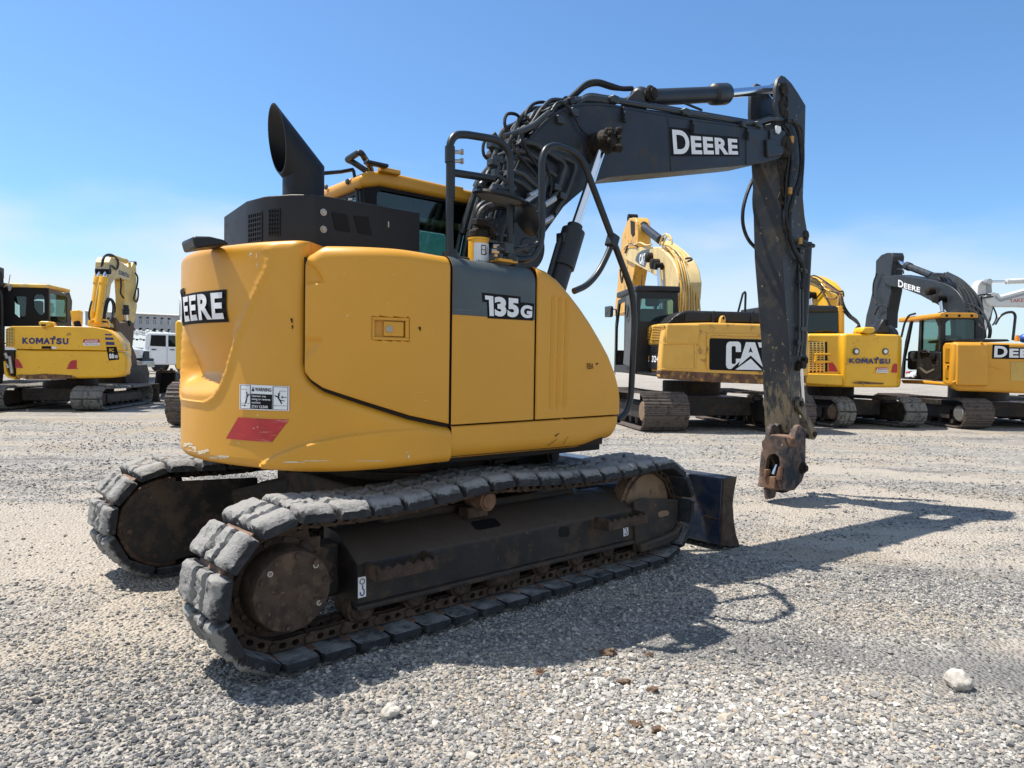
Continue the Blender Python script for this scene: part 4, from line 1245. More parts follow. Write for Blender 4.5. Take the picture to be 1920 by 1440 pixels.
b.lathe(m2, Vector((.87, -.12, .42)), [(-.03, .02), (-.02, .09), (0, .115), (.006, .115), (.006, .10)], 24)
M2 = b.build('side_mirror', M['blackp'], EX)
b = MB(); b.lathe(m2 + Vector((.87, -.12, .42)).normalized() * .0065, Vector((.87, -.12, .42)), [(0, .104), (.002, .09)], 24); b.build('mirror_face', M['mirror'], M2)
# fuel filler
fc_ = U.y(897, 460, -.98); b = MB()
b.lathe((fc_.x, fc_.y, 2.02), (0, 0, 1), [(0, .062), (.21, .062), (.215, .066), (.225, .066)], 28)
FF = b.build('fuel_filler', mat('amber_filler_paint', (.72, .36, .02), .4), EX)
b = MB(); b.lathe((fc_.x, fc_.y, 2.245), (0, 0, 1), [(0, .066), (.04, .064), (.05, .055), (.05, .04), (.09, .036), (.10, .025)], 20); b.box((fc_.x - .02, fc_.y - .05, 2.33), (.10, .05, .04)); b.box((fc_.x + .06, fc_.y - .04, 2.29), (.05, .06, .06)); b.build('filler_cap', M['mud'], FF, bevel=.008)
def fmap(s, t, d=.002):
    a = math.atan2(-1, -.25) + (s - .42) * 2.1
    return Vector((fc_.x + (.062 + d) * math.cos(a), fc_.y + (.062 + d) * math.sin(a), 2.03 + t * .18))
b = MB(); V = []
for i in range(13): V += [fmap(.02 + i / 12 * .98, .0), fmap(.02 + i / 12 * .98, 1)]
b.add(V, [(2 * i, 2 * i + 2, 2 * i + 3, 2 * i + 1) for i in range(12)]); FL = b.build('fuel_label', M['white'], FF)
k = MB()
for i, tx in enumerate(('Ultra Low', 'Sulfur Diesel', 'Fuel Only')): letters(k, tx, lambda s, t: fmap(s, t, .004), (.14, .34 - .13 * i, .80, .43 - .13 * i), .01)
for a in ((.36, .60, .39, .93), (.56, .60, .59, .93), (.39, .90, .56, .93), (.39, .60, .56, .63), (.39, .76, .56, .78), (.65, .66, .67, .88), (.59, .64, .67, .66)):
    s0, t0, s1, t1 = a; k.add([fmap(s0, t0, .0042), fmap(s1, t0, .0042), fmap(s1, t1, .0042), fmap(s0, t1, .0042)], [(0, 1, 2, 3)])
k.build('lettering', M['decalblack'], FL)
# small things on the deck front
b = MB(); p = U.y(868, 472, -.95); b.box((p.x, p.y, 2.10), (.12, .05, .05)); b.build('deck_fitting', M['rail'], EX, bevel=.01)

# ================================================================ undercarriage
def frT(px, py, y): return T.y(px, py, y)
TC = 1.0          # half gauge
SHW = .5
SPK = Vector((-1.44, 0, .385)); IDL = Vector((1.43, 0, .405)); RT = .335
def track_path(spk, idl, rt, zb, sag, roll=None, n=400):
    """closed line of the shoe base plates; x,z pairs"""
    P = []
    for k in range(60): t = k / 60; P.append((idl.x + (spk.x - idl.x) * t, zb))
    for k in range(40):
        a = -PI / 2 - PI * k / 40; r = rt
        P.append((spk.x + r * math.cos(a), spk.z + r * math.sin(a)))
    z0 = spk.z + rt; z1 = idl.z + rt
    for k in range(60):
        t = k / 60; z = z0 + (z1 - z0) * t
        if roll is None: z -= sag * math.sin(PI * t)
        else:
            if t < roll[0]: q = t / roll[0]; z += (roll[1]) * q - sag * math.sin(PI * q)
            else: q = (t - roll[0]) / (1 - roll[0]); z += roll[1] * (1 - q) - sag * math.sin(PI * q)
        P.append((spk.x + (idl.x - spk.x) * t, z))
    for k in range(40):
        a = PI / 2 - PI * k / 40
        P.append((idl.x + rt * math.cos(a), idl.z + rt * math.sin(a)))
    # bottom blends
    P = [(x, max(z, zb)) for x, z in P]
    L = [0]
    m = len(P)
    for i in range(m): L.append(L[-1] + math.hypot(P[(i + 1) % m][0] - P[i][0], P[(i + 1) % m][1] - P[i][1]))
    P.append(P[0])
    return P, L


def place(P, L, s):
    s = s % L[-1]
    return (float(np.interp(s, L, [p[0] for p in P])), float(np.interp(s, L, [p[1] for p in P])))


def pad_mesh(seed, lx=.178, w=SHW, th=.070, worn=1.0, nm='track_shoe'):
    """rubber pad: chamfered block with broken grooves; local x along the chain, y across, z outward"""
    rnd = random.Random(seed)
    nx_, ny_ = 12, 34
    off = Vector((rnd.uniform(0, 90), rnd.uniform(0, 90), rnd.uniform(0, 90)))
    V = []; F = []
    g1 = rnd.uniform(-.03, .03)
    for i in range(nx_ + 1):
        for j in range(ny_ + 1):
            x = (i / nx_ - .5) * lx; y = (j / ny_ - .5) * w
            z = th
            ey = (w / 2 - abs(y)); ex = (lx / 2 - abs(x))
            if ey < .045: z -= (.045 - ey) / .045 * .036
            if ex < .014: z -= (.014 - ex) / .014 * .014
            xx = x
            if ey < .02: xx *= .93
            # grooves near the middle
            n1 = noise.noise(Vector((x * 22, y * 16, 0)) + off)
            n2 = noise.noise(Vector((x * 45, y * 45, 3)) + off)
            for gc in (-.075, .055):
                gdist = abs(y - gc - g1 + .012 * n1)
                if gdist < .024: z -= .036 * sst(1.6 * (1 - gdist / .024)) * worn
            z += (.008 * n1 + .007 * n2 + .004 * noise.noise(Vector((x * 110, y * 110, 9)) + off)) * worn * (1.5 if abs(y) < .12 else .6)
            if abs(y) < .1 and n1 > .15: z -= .018 * worn * (n1 - .15) / .3
            V.append(Vector((xx, y, max(.012, z))))
    m = ny_ + 1
    for i in range(nx_):
        for j in range(ny_): F.append((i * m + j, (i + 1) * m + j, (i + 1) * m + j + 1, i * m + j + 1))
    # skirt to the base
    rim = [i * m for i in range(nx_ + 1)] + [nx_ * m + j for j in range(1, m)] + [i * m + ny_ for i in range(nx_ - 1, -1, -1)] + [j for j in range(ny_ - 1, 0, -1)]
    b0 = len(V)
    for r_ in rim: V.append(Vector((V[r_].x, V[r_].y, -.006)))
    k = len(rim)
    for q in range(k): F.append((rim[q], b0 + q, b0 + (q + 1) % k, rim[(q + 1) % k]))
    F.append(tuple(b0 + q for q in range(k - 1, -1, -1)))
    me = bpy.data.meshes.new(nm); me.from_pydata([tuple(v) for v in V], [], F)
    me.polygons.foreach_set('use_smooth', [True] * len(me.polygons)); me.set_sharp_from_angle(angle=R(48))
    return me


PADS = [pad_mesh(s) for s in range(6)]
for me in PADS: me.materials.append(M['rubber'])
def shoe_at(name, me, parent, x, y, z, ang, xf=None, wob=0):
    o = bpy.data.objects.new(name, me); col.objects.link(o); o.parent = parent
    m = Matrix.Translation((x, y, z)) @ Matrix.Rotation(ang, 4, 'Y') @ Matrix.Rotation(wob, 4, 'Z')
    o.matrix_local = (xf @ m) if xf else m
    return o


_b = MB(); _b.box((0, 0, 0), (.035, .30, .010)); STRIP = bpy.data.meshes.new('shoe_plate'); STRIP.from_pydata([tuple(v) for v in _b.V], [], _b.F); STRIP.materials.append(M['rustlight'])
# chain link plate with two windows
lk_out = [(-.102, .045), (-.088, .02), (-.06, .012), (.06, .012), (.088, .02), (.102, .045), (.102, .075), (.082, .100), (.035, .094), (-.035, .094), (-.082, .100), (-.102, .075)]
def ov(cx, cz, a, b): return [(cx + a * math.cos(R(t)), cz + b * math.sin(R(t))) for t in range(0, 360, 30)]
LKV, LKF = plate2d(lk_out, [ov(-.032, .05, .020, .024), ov(.032, .05, .020, .024)], .018)
P_, L_ = track_path(SPK, IDL, RT, .066, .036, (.445, .036))
NSH = 40
for side in (-1, 1):
    b = MB(XT)
    pitch = L_[-1] / NSH
    for k in range(NSH):
        s = (k + .5) * pitch
        a = place(P_, L_, s - pitch * .5); c = place(P_, L_, s + pitch * .5)
        x, z = (a[0] + c[0]) / 2, (a[1] + c[1]) / 2
        tx, tz = c[0] - a[0], c[1] - a[1]; l = math.hypot(tx, tz); tx /= l; tz /= l
        nx_, nz_ = -tz, tx      # outward? path runs rearward on the bottom, so normal must point down there
        if tx < 0 and abs(z - .062) < .01 and nz_ > 0: pass
        ox, oz = tz, -tx
        cxm = -.005; 
        # outward = away from the middle line
        mx = min(max(x, SPK.x), IDL.x); mzc = .39
        if (x - mx) * ox + (z - mzc) * oz < 0: ox, oz = -ox, -oz
        # link plates inboard of the shoe
        for yy in (-.095, -.055, .037, .077):
            V = [Vector((x + tx * v.x - ox * v.y * .66, side * TC + yy + v.z, z + tz * v.x - oz * v.y * .66)) for v in LKV]
            b.add(V, LKF)
        px_, pz_ = a[0] - ox * .036, a[1] - oz * .036
        b.cyl((px_, side * TC - .105, pz_), (px_, side * TC + .105, pz_), .022, n=10)
    TR = b.build('track', M['rust'], EX, smooth=30)
    rnd = random.Random(20 + side)
    for k in range(NSH):
        s = (k + .5) * pitch
        a = place(P_, L_, s - pitch * .5); c = place(P_, L_, s + pitch * .5)
        x, z = (a[0] + c[0]) / 2, (a[1] + c[1]) / 2
        tx, tz = c[0] - a[0], c[1] - a[1]
        mx = min(max(x, SPK.x), IDL.x)
        ox, oz = tz, -tx; l = math.hypot(ox, oz); ox /= l; oz /= l
        if (x - mx) * ox + (z - .39) * oz < 0: ox, oz = -ox, -oz
        ang = math.atan2(ox, oz)
        shoe_at('track_shoe', PADS[rnd.randrange(6)], TR, x + ox * .002, side * TC, z + oz * .002 - (.004 if oz < -.9 else 0), ang, XT, rnd.uniform(-.02, .02) if oz > .3 else 0)
    # steel strips showing between the pads
    for k in range(NSH):
        s = k * pitch; a = place(P_, L_, s); a2 = place(P_, L_, s + .01)
        mx = min(max(a[0], SPK.x), IDL.x)
        tx, tz = a2[0] - a[0], a2[1] - a[1]; ox, oz = tz, -tx; l = math.hypot(ox, oz); ox /= l; oz /= l
        if (a[0] - mx) * ox + (a[1] - .39) * oz < 0: ox, oz = -ox, -oz
        shoe_at('shoe_plate', STRIP, TR, a[0] + ox * .004, side * TC, a[1] + oz * .004, math.atan2(ox, oz), XT)

    # track frame
    sg = side
    b = MB(XT)
    yo = -1.14
    Lo = frT(667, 1052, yo); Lb = frT(661, 1139, yo); Ro = frT(1186, 962, yo); Rb = frT(1184, 1017, yo)
    xa, xb = Lo.x, Ro.x
    prof = [(-1.14, Lb.z), (-1.14, (Lo.z + Ro.z) / 2), (-.93, .555), (-.80, .565), (-.80, .22), (-1.05, Lb.z - .01)]
    V = [Vector((xx, (yy if side < 0 else -yy), zz)) for xx in (xa, xb) for yy, zz in prof]
    n = len(prof)
    b.add(V, [tuple(range(n)), tuple(range(2 * n - 1, n - 1, -1))] + [(i, (i + 1) % n, (i + 1) % n + n, i + n) for i in range(n)])
    FRM = b.build('track_frame', M['greasy'], EX, bevel=.012)
    b = MB(XT); b.boxb((xa, side * 1.165, Lb.z - .015) if side > 0 else (xa, -1.165, Lb.z - .015), (xb, side * 1.05 if side < 0 else 1.05, Lb.z + .015)) if False else b.boxb((xa, min(side * 1.165, side * 1.02), Lb.z - .022), (xb, max(side * 1.165, side * 1.02), Lb.z)); b.build('lower_flange', M['greasy'], FRM, bevel=.004)
    b = MB(XT); b.boxb((xa - .55, min(side * .8, side * .98), .24), (xa, max(side * .8, side * .98), .52)); b.boxb((xb, min(side * .84, side * .96), .30), (xb + .25, max(side * .84, side * .96), .50)); b.build('frame_neck', M['greasy'], FRM, bevel=.02)
    # sprocket and travel motor
    b = MB(XT); yy = side * 1.0
    teeth = []
    for k in range(42):
        a = 2 * PI * k / 42; r = .30 if k % 2 else .262
        teeth.append((SPK.x + r * math.cos(a), yy - .03, SPK.z + r * math.sin(a)))
    b.prism(teeth, (0, .06, 0)); SPR = b.build('sprocket', M['rust'], EX, bevel=.004)
    b = MB(XT); b.lathe((SPK.x, side * .80, SPK.z), (0, side, 0), [(0, .20), (.20, .20), (.215, .232), (.235, .232), (.25, .205), (.375, .196), (.39, .190)], 40); b.build('motor_cover', M['rust'], SPR, bevel=.003)
    for k in range(10):
        b = MB(XT); a = 2 * PI * (k + .3) / 10; b.cyl((SPK.x + .168 * math.cos(a), side * 1.18, SPK.z + .168 * math.sin(a)), (SPK.x + .168 * math.cos(a), side * 1.2, SPK.z + .168 * math.sin(a)), .015, n=8); b.build('cover_bolt', M['rust'], SPR)
    for k in range(14):
        b = MB(XT); a = 2 * PI * (k + .3) / 14; b.cyl((SPK.x + .218 * math.cos(a), side * 1.03, SPK.z + .218 * math.sin(a)), (SPK.x + .218 * math.cos(a), side * 1.055, SPK.z + .218 * math.sin(a)), .013, n=6); b.build('hub_bolt', M['rust'], SPR)
    for a in (0.75, -.55, 2.4):
        b = MB(XT); b.lathe((SPK.x + .155 * math.cos(a), side * 1.188, SPK.z + .155 * math.sin(a)), (0, side, 0), [(0, .014), (.006, .014), (.006, .009), (.002, .008)], 12); b.build('drain_plug', M['silver'], SPR)
    # idler
    b = MB(XT); b.lathe((IDL.x, side * 1.08, IDL.z), (0, -side, 0), [(0, .20), (.01, .265), (.03, .268), (.03, .295), (.13, .295), (.13, .268), (.15, .265), (.16, .20)], 44); b.build('idler_wheel', M['tan'], EX)
    # rollers
    for x in (-1.02, -.68, -.36, .30, .62, .94):
        b = MB(XT); b.lathe((x, side * 1.125, .188), (0, -side, 0), [(0, .03), (.006, .03), (.006, .05), (.016, .062), (.03, .066), (.03, .082), (.09, .082), (.09, .065), (.20, .065), (.21, .05)], 22); b.build('track_roller', M['rust'], EX)
    b = MB(XT); x = -.03; b.boxb((x - .13, min(side * 1.13, side * .88), .115), (x + .13, max(side * 1.13, side * .88), .24)); b.build('track_guide', M['rust'], EX, bevel=.04)
    cr_ = frT(914, 940, -1.08)
    b = MB(XT); b.lathe((cr_.x, side * 1.10, .651), (0, -side, 0), [(0, .02), (0, .045), (.012, .05), (.012, .062), (.17, .062)], 22); CRR = b.build('carrier_roller', M['rustlight'], EX)
    b = MB(XT); b.boxb((cr_.x - .10, min(side * .92, side * 1.02), .54), (cr_.x + .06, max(side * .92, side * 1.02), .61)); b.build('roller_bracket', M['rust'], CRR, bevel=.01)

# cover plate of the near idler, steps, openings, decals
b = MB(XT)
P = [frT(*p, -1.155) for p in [(1189, 942), (1212, 935), (1272, 937), (1271, 990), (1262, 1008), (1240, 1022), (1192, 1036)]]
b.prism(P, (0, .035, 0))
IC = b.build('idler_cover', M['greasy'], EX, bevel=.008)
b = MB(XT); P = [frT(*p, -1.156) for p in [(1233, 962), (1238, 958), (1250, 957), (1254, 960), (1253, 966), (1238, 970), (1234, 968)]]; b.prism(P, (0, -.003, 0)); b.build('slot', M['tan'], IC)
b = MB(XT); P = [frT(*p, -1.156) for p in [(1192, 1020), (1236, 1005), (1260, 994), (1271, 980), (1270, 990), (1262, 1007), (1240, 1020), (1193, 1034)]]; b.prism(P, (0, -.05, 0)); b.build('lower_lip', M['greasy'], IC, bevel=.01)
def step(pa, pb, h=.075):
    """serrated step bracket in front of the frame"""
    a = frT(*pa, -1.14); c = frT(*pb, -1.14)
    b = MB(XT); z = (a.z + c.z) / 2
    for x0, x1, y0, y1 in ((a.x, a.x + .02, -1.26, -1.14), (c.x - .02, c.x, -1.26, -1.14)): b.boxb((x0, y0, z - h), (x1, y1, z))
    nt = 12; w = (c.x - a.x)
    pts = [(a.x, z - h), (c.x, z - h)]
    for k in range(nt, -1, -1):
        x = a.x + w * k / nt
        pts.append((x, z)) if k % 2 == 0 else pts.append((x, z - .022))
    b.prism([(x, -1.27, zz) for x, zz in pts], (0, .02, 0))
    b.build('step_bracket', M['rust'], EX, bevel=.003)
step((684, 1052), (796, 1034)); step((1115, 972), (1188, 953))
for P0 in ([(1048, 992), (1052, 988), (1064, 987), (1067, 990), (1067, 1003), (1063, 1006), (1051, 1007), (1048, 1004)],):
    b = MB(XT); b.prism([frT(*p, -1.141) for p in P0], (0, -.002, 0)); b.build('frame_opening', M['black'], EX)
b = MB(XT); c = frT(910, 982, -1.03); prz = lambda y: .38 + (y + 1.14) / .21 * .175
V = []
for k in range(20):
    a = 2 * PI * k / 20; yy = -1.035 + .035 * max(-1, min(1, 1.3 * math.sin(a))); xx = c.x + .10 * max(-1, min(1, 1.3 * math.cos(a)))
    zt = ((Lo.z + Ro.z) / 2) + (yy + 1.14) / .21 * (.555 - (Lo.z + Ro.z) / 2) + .003
    V.append(Vector((xx, yy, zt)))
b.add(V, [tuple(range(20))]); b.build('frame_opening', M['black'], EX)
for P0 in ([(671, 1083), (686, 1080), (686, 1118), (671, 1122)], [(1168, 986), (1177.5, 983), (1178, 1003), (1169, 1006)]):
    q = [frT(*p, -1.1415) for p in P0]
    b = MB(XT); b.prism(q, (0, -.002, 0)); HKP = b.build('lifting_label', M['white'], EX)
    fm = quad_map(*[v + Vector((0, -.004, 0)) for v in q]); k = MB(XT)
    line(k, fm, [(.5, .95), (.5, .35), (.3, .32), (.25, .2), (.4, .08), (.65, .1), (.75, .25)], .045, 0, 2.2) if False else None
    def ln(pts, w):
        for (x0, y0), (x1, y1) in zip(pts, pts[1:]):
            dx, dy = x1 - x0, (y1 - y0) * 2.4; l = math.hypot(dx, dy); ox, oy = -dy / l * w, dx / l * w / 2.4
            k.add([fm(x0 + ox, y0 + oy), fm(x1 + ox, y1 + oy), fm(x1 - ox, y1 - oy), fm(x0 - ox, y0 - oy)], [(0, 1, 2, 3)])
    ln([(.55, .60), (.55, .42), (.75, .33), (.72, .15), (.5, .08), (.28, .16), (.25, .28)], .07)
    ln([(.5 + .3 * math.cos(t * PI / 6), .78 + .13 * math.sin(t * PI / 6)) for t in range(13)], .05)
    k.build('hook_symbol', M['navy'], HKP)
# far track's inner side: guard over the motor, cross legs, centre body
b = MB(XT)
pts = [(SPK.x + .275 * math.cos(R(t)), SPK.z - .01 + .275 * math.sin(R(t))) for t in range(90, 271, 12)]
pts += [(SPK.x + .30, SPK.z - .25), (SPK.x + .62, SPK.z - .10), (SPK.x + .62, SPK.z + .235)]
V0 = [Vector((x, .80, z)) for x, z in pts]
b.prism(V0, (0, -.035, 0)); MG = b.build('motor_guard', M['greasy'], EX, bevel=.006)
b = MB(XT)
rim = [(SPK.x + .284 * math.cos(R(t)), .79, SPK.z - .01 + .284 * math.sin(R(t))) for t in range(80, 281, 10)]
b.tube(rim, .022, 8); b.build('guard_rim', M['rust'], MG)
b = MB(XT)
for a in (100, 190, 250, 300): b.cyl((SPK.x + .24 * math.cos(R(a)), .766, SPK.z + .24 * math.sin(R(a))), (SPK.x + .24 * math.cos(R(a)), .755, SPK.z + .24 * math.sin(R(a))), .018, n=10)
b.build('guard_bolts', M['rust'], MG)
b = MB(XT)
for sy in (-1, 1):
    for sx in (-1, 1):
        a = [Vector((sx * .28, sy * .35, .40)), Vector((sx * .28, sy * .35, .74)), Vector((sx * .62, sy * .80, .60)), Vector((sx * .62, sy * .86, .30))]
        v = Vector((sx * .42, 0, 0)); c = [p + v for p in a]; c[1].z -= .06; c[2].z -= .06
        b.add(a + c, [(0, 1, 2, 3), (7, 6, 5, 4), (0, 4, 5, 1), (1, 5, 6, 2), (2, 6, 7, 3), (3, 7, 4, 0)])
    b.boxb((-.70, sy * .72 - .12, .30), (.85, sy * .72 + .02, .56)) if sy > 0 else b.boxb((-.75, -.86, .30), (.85, -.76, .60))
b.boxb((-.75, -.6, .42), (.75, .6, .72))
b.build('cross_frame', M['greasy'], EX, bevel=.02)
b = MB(XT); P = [Vector((x, .745, z)) for x, z in ((-.80, .30), (-.80, .585), (-.30, .64), (.55, .62), (1.0, .52), (1.0, .30))]; b.prism(P, (0, .05, 0)); b.build('inner_side_plate', M['greasy'], EX, bevel=.01)
b = MB(); b.lathe((0, 0, .70), (0, 0, 1), [(0, .62), (.07, .62), (.07, .58), (.14, .58), (.14, .63), (.21, .63)], 48); b.build('swing_bearing', M['greasy'], EX)
b = MB(); b.boxb((-1.25, -.75, .875), (1.0, 1.0, .935)); b.boxb((-.5, -1.1, .90), (.85, -.75, .96)); b.prism([(.4, -.6, .90), (1.05, -.6, .93), (.85, -.6, .72), (.55, -.6, .74)], (0, .3, 0)); b.build('revolving_frame', M['black'], EX, bevel=.01)
b = MB(); p = U.y(1034, 853, -.7); b.cyl((p.x, -.72, p.z), (p.x, -.5, p.z), .06, n=18); b.cyl((p.x, -.74, p.z), (p.x, -.72, p.z), .035, n=14); b.tube([(p.x - .5, -.65, .80), (p.x - .2, -.68, .85), (p.x, -.62, .84)], .02); b.build('swivel_fitting', M['greasy'], EX)
# dozer blade
b = MB(XT); P = [frT(*p, -1.245) for p in [(1354, 897), (1378, 893), (1372, 925), (1370, 945), (1372, 975), (1376, 1000), (1384, 1025), (1349, 1022), (1351, 960)]]
b.prism(P, (0, 2.49, 0)); BL = b.build('dozer_blade', M['blade'], EX, bevel=.008)
b = MB(XT); b.prism([v + Vector((0, -.001, 0)) for v in P], (0, -.02, 0)); b.build('blade_end_plate', M['rust'], BL, bevel=.004)
b = MB(XT)
for yy in (-.55, .55): b.tube([(.7, yy, .50), (1.5, yy, .46), (P[0].x + .02, yy, .40)], .09, 8)
b.build('blade_arm', M['greasy'], BL)
b = MB(XT); b.cyl((.75, 0, .58), (P[0].x + .05, 0, .56), .06, n=16); b.build('blade_cylinder', M['greasy'], BL)
b = MB(XT); yy = -1.19; b.tube([(P[-1].x - .02, -1.1, P[-1].z - .05), (P[-1].x - .004, -1.23, P[-1].z - .06)], .008); b.build('blade_rib', M['rust'], BL)
# ================================================================ machines and vehicles behind
class Bg:
    def __init__(s, name, px, yaw, label, cat, group=None, pos=None):
        g = Vector(pos) if pos else G(*px); s.fr = Fr((g.x, g.y), yaw)
        s.root = empty(name, (g.x, g.y, g.z if pos else 0), yaw, label, cat, group)

    def X(s, pts, x): return [s.fr.x(p[0], p[1], x) for p in pts]
    def Y(s, pts, y): return [s.fr.y(p[0], p[1], y) for p in pts]
    def gx(s, px, py=None): return s.fr.z(px, py, 0)

    def px(s, name, pts, x, th, m, parent=None, bevel=0, seg=2):
        b = MB(); b.prism(s.X(pts, x), (th, 0, 0)); return b.build(name, M[m] if isinstance(m, str) else m, parent or s.root, bevel=bevel, seg=seg)

    def py(s, name, pts, y, th, m, parent=None, bevel=0, seg=2):
        b = MB(); b.prism(s.Y(pts, y), (0, th, 0)); return b.build(name, M[m] if isinstance(m, str) else m, parent or s.root, bevel=bevel, seg=seg)

    def box(s, name, a, c, m, parent=None, bevel=0, seg=2):
        lo = [min(p, q) for p, q in zip(a, c)]; hi = [max(p, q) for p, q in zip(a, c)]
        b = MB(); b.boxb(lo, hi); return b.build(name, M[m] if isinstance(m, str) else m, parent or s.root, bevel=bevel, seg=seg)

    def tube(s, name, pts, r, m, parent=None, plane='y', fil=0, smooth=False, n=8):
        P = [(s.fr.y if plane == 'y' else s.fr.x)(*p) for p in pts]
        b = MB(); (b.smooth_tube(P, r, n) if smooth else b.tube(P, r, n, fil)); return b.build(name, M[m], parent or s.root)

    def text(s, body, TL, TR, BR, BL, v, m, parent, plane='x', bold=.04, d=-.008, name='lettering', box=(0, 0, 1, 1)):
        f = s.fr.x if plane == 'x' else s.fr.y
        q = [f(p[0], p[1], v) for p in (TL, TR, BR, BL)]
        o = Vector((d, 0, 0)) if plane == 'x' else Vector((0, d, 0))
        fm = quad_map(*q); b = MB(); letters(b, body, lambda a, c: fm(a, c) + o, box, bold)
        return b.build(name, M[m], parent)

    def cylinder(s, name, a, g_, e, y, r, rr, m, parent=None):
        a, g_, e = s.fr.y(*a, y), s.fr.y(*g_, y), s.fr.y(*e, y)
        d = (g_ - a).normalized()
        b = MB(); b.cyl(a, g_, r, n=18); b.lathe(g_ - d * r * 2.4, d, [(0, r), (r * .2, r * 1.25), (r * 2.2, r * 1.25), (r * 2.4, r)], 18)
        o = b.build(name, M[m], parent or s.root)
        b = MB(); b.cyl(g_, e, rr, n=14); b.build('rod', M['chrome'], o)
        b = MB(); b.cyl(e + Vector((0, -r * 1.2, 0)), e + Vector((0, r * 1.2, 0)), r * 1.05, n=14); b.build('rod_eye', M['black'], o)
        return o


def komatsu(E, TL, TR, BR, BL, v, m, parent, plane='x', bold=.055, d=-.008):
    f = E.fr.x if plane == 'x' else E.fr.y
    fm = quad_map(*[f(p[0], p[1], v) for p in (TL, TR, BR, BL)]); o = Vector((d, 0, 0)) if plane == 'x' else Vector((0, d, 0))
    b = MB()
    for ch, s0, s1 in (('K', 0, .135), ('O', .14, .275), ('A', .455, .60), ('T', .595, .715), ('S', .735, .855), ('U', .875, 1.0)):
        letters(b, ch, lambda a, c: fm(a, c) + o, (s0, 0, s1, 1), bold)
    mm = [(0, 0), (0, 1), (.32, 1), (.5, .55), (.68, 1), (1, 1), (1, 0), (.76, 0), (.76, .60), (.58, .18), (.42, .18), (.24, .60), (.24, 0)]
    P = [fm(.29 + p[0] * .16, p[1]) + o for p in mm]
    b.add(P, [(0, 1, 11, 12), (1, 2, 3, 10, 11), (3, 9, 10), (3, 4, 5, 8, 9), (5, 6, 7, 8)])
    q = [fm(*p) + o for p in ((.665, .98), (.715, .98), (.715, 1.28), (.665, 1.28))]; b.add(q, [(0, 1, 2, 3)])
    return b.build('lettering', M[m], parent)


_sm = {}


def bg_shoe(style, lx, w, seed):
    k = (style, round(lx, 3), round(w, 3), seed)
    if k in _sm: return _sm[k]
    if style == 'pad':
        me = pad_mesh(100 + seed, lx * .93, w, .075, .8); me.materials.append(M['rubber2'])
    else:
        prof = [(-.5, 0), (-.5, .014), (-.42, .045), (-.36, .045), (-.30, .016), (-.08, .016), (-.03, .040), (.03, .040), (.08, .016), (.30, .016), (.36, .040), (.42, .040), (.5, .012), (.5, 0)]
        b = MB(); b.prism([(x * lx * .98, -w / 2, z) for x, z in prof], (0, w, 0))
        me = bpy.data.meshes.new('track_shoe'); me.from_pydata([tuple(v) for v in b.V], [], b.F); me.materials.append(M['grouser'])
    _sm[k] = me
    return me


def bg_track(E, xr, xf, y0, y1, rt, style, n, drop=0.0, inner=None, capm='rust', zc=None):
    """one crawler track between lateral limits y0..y1; shoes are sub-parts"""
    yc = (y0 + y1) / 2; w = abs(y1 - y0); th = .075 if style == 'pad' else .045
    r = rt - th
    spk = Vector((xr, 0, rt)); idl = Vector((xf, 0, rt - .01))
    P, L = track_path(spk, idl, r, th, .03)
    b = MB()
    b.boxb((xr + .15, yc - w * .22, rt * .45), (xf - .15, yc + w * .22, rt * 1.35))
    for xx in (xr, xf): b.cyl((xx, yc - w * .12, rt), (xx, yc + w * .12, rt), r * .93, n=28)
    nr = 7
    for i in range(nr):
        xx = xr + (xf - xr) * (i + 1) / (nr + 1); b.cyl((xx, yc - w * .26, th + .16), (xx, yc + w * .26, th + .16), .12, n=14)
    TR = b.build('track', M['greasy'], E.root, bevel=.02)
    sg = 1 if yc > 0 else -1
    b = MB(); b.lathe((xr, yc + sg * w * .08, rt), (0, sg, 0), [(0, r * .62), (w * .30, r * .60), (w * .36, r * .52)], 26); b.build('motor_cover', M[capm], TR)
    b = MB(); b.boxb((xr + .5, yc + sg * w * .30 - .02, rt * .55), (xf - .3, yc + sg * w * .30 + .02, rt * 1.25)); b.build('side_plate', M['greasy'], TR, bevel=.015)
    b = MB(); b.prism([(xr + r * .8 * math.cos(R(t)), yc - sg * w * .32, rt + r * .8 * math.sin(R(t))) for t in range(90, 271, 15)] + [(xr + 1.0, yc - sg * w * .32, rt * .5), (xr + 1.0, yc - sg * w * .32, rt * 1.5)], (0, sg * .05, 0)); b.build('motor_guard', M['greasy'], TR, bevel=.01)
    pitch = L[-1] / n; rnd = random.Random(n + int(yc * 10))
    for k in range(n):
        a = place(P, L, k * pitch); c = place(P, L, (k + 1) * pitch)
        x, z = (a[0] + c[0]) / 2, (a[1] + c[1]) / 2
        tx, tz = c[0] - a[0], c[1] - a[1]; l = math.hypot(tx, tz)
        mx = min(max(x, xr), xf); ox, oz = tz / l, -tx / l
        if (x - mx) * ox + (z - rt) * oz < 0: ox, oz = -ox, -oz
        shoe_at('track_shoe', bg_shoe(style, pitch, w, rnd.randrange(3)), TR, x, yc, z, math.atan2(ox, oz), None)
    return TR


def under(E, xr, xf, y0, y1, rt, zt):
    """centre of the undercarriage between the tracks"""
    b = MB(); b.boxb((xr + .5, y0, rt * .7), (xf - .5, y1, rt * 1.7)); b.lathe(((xr + xf) / 2, (y0 + y1) / 2, rt * 1.6), (0, 0, 1), [(0, .75), (zt - rt * 1.6, .75)], 32)
    return b.build('centre_frame', M['greasy'], E.root, bevel=.03)


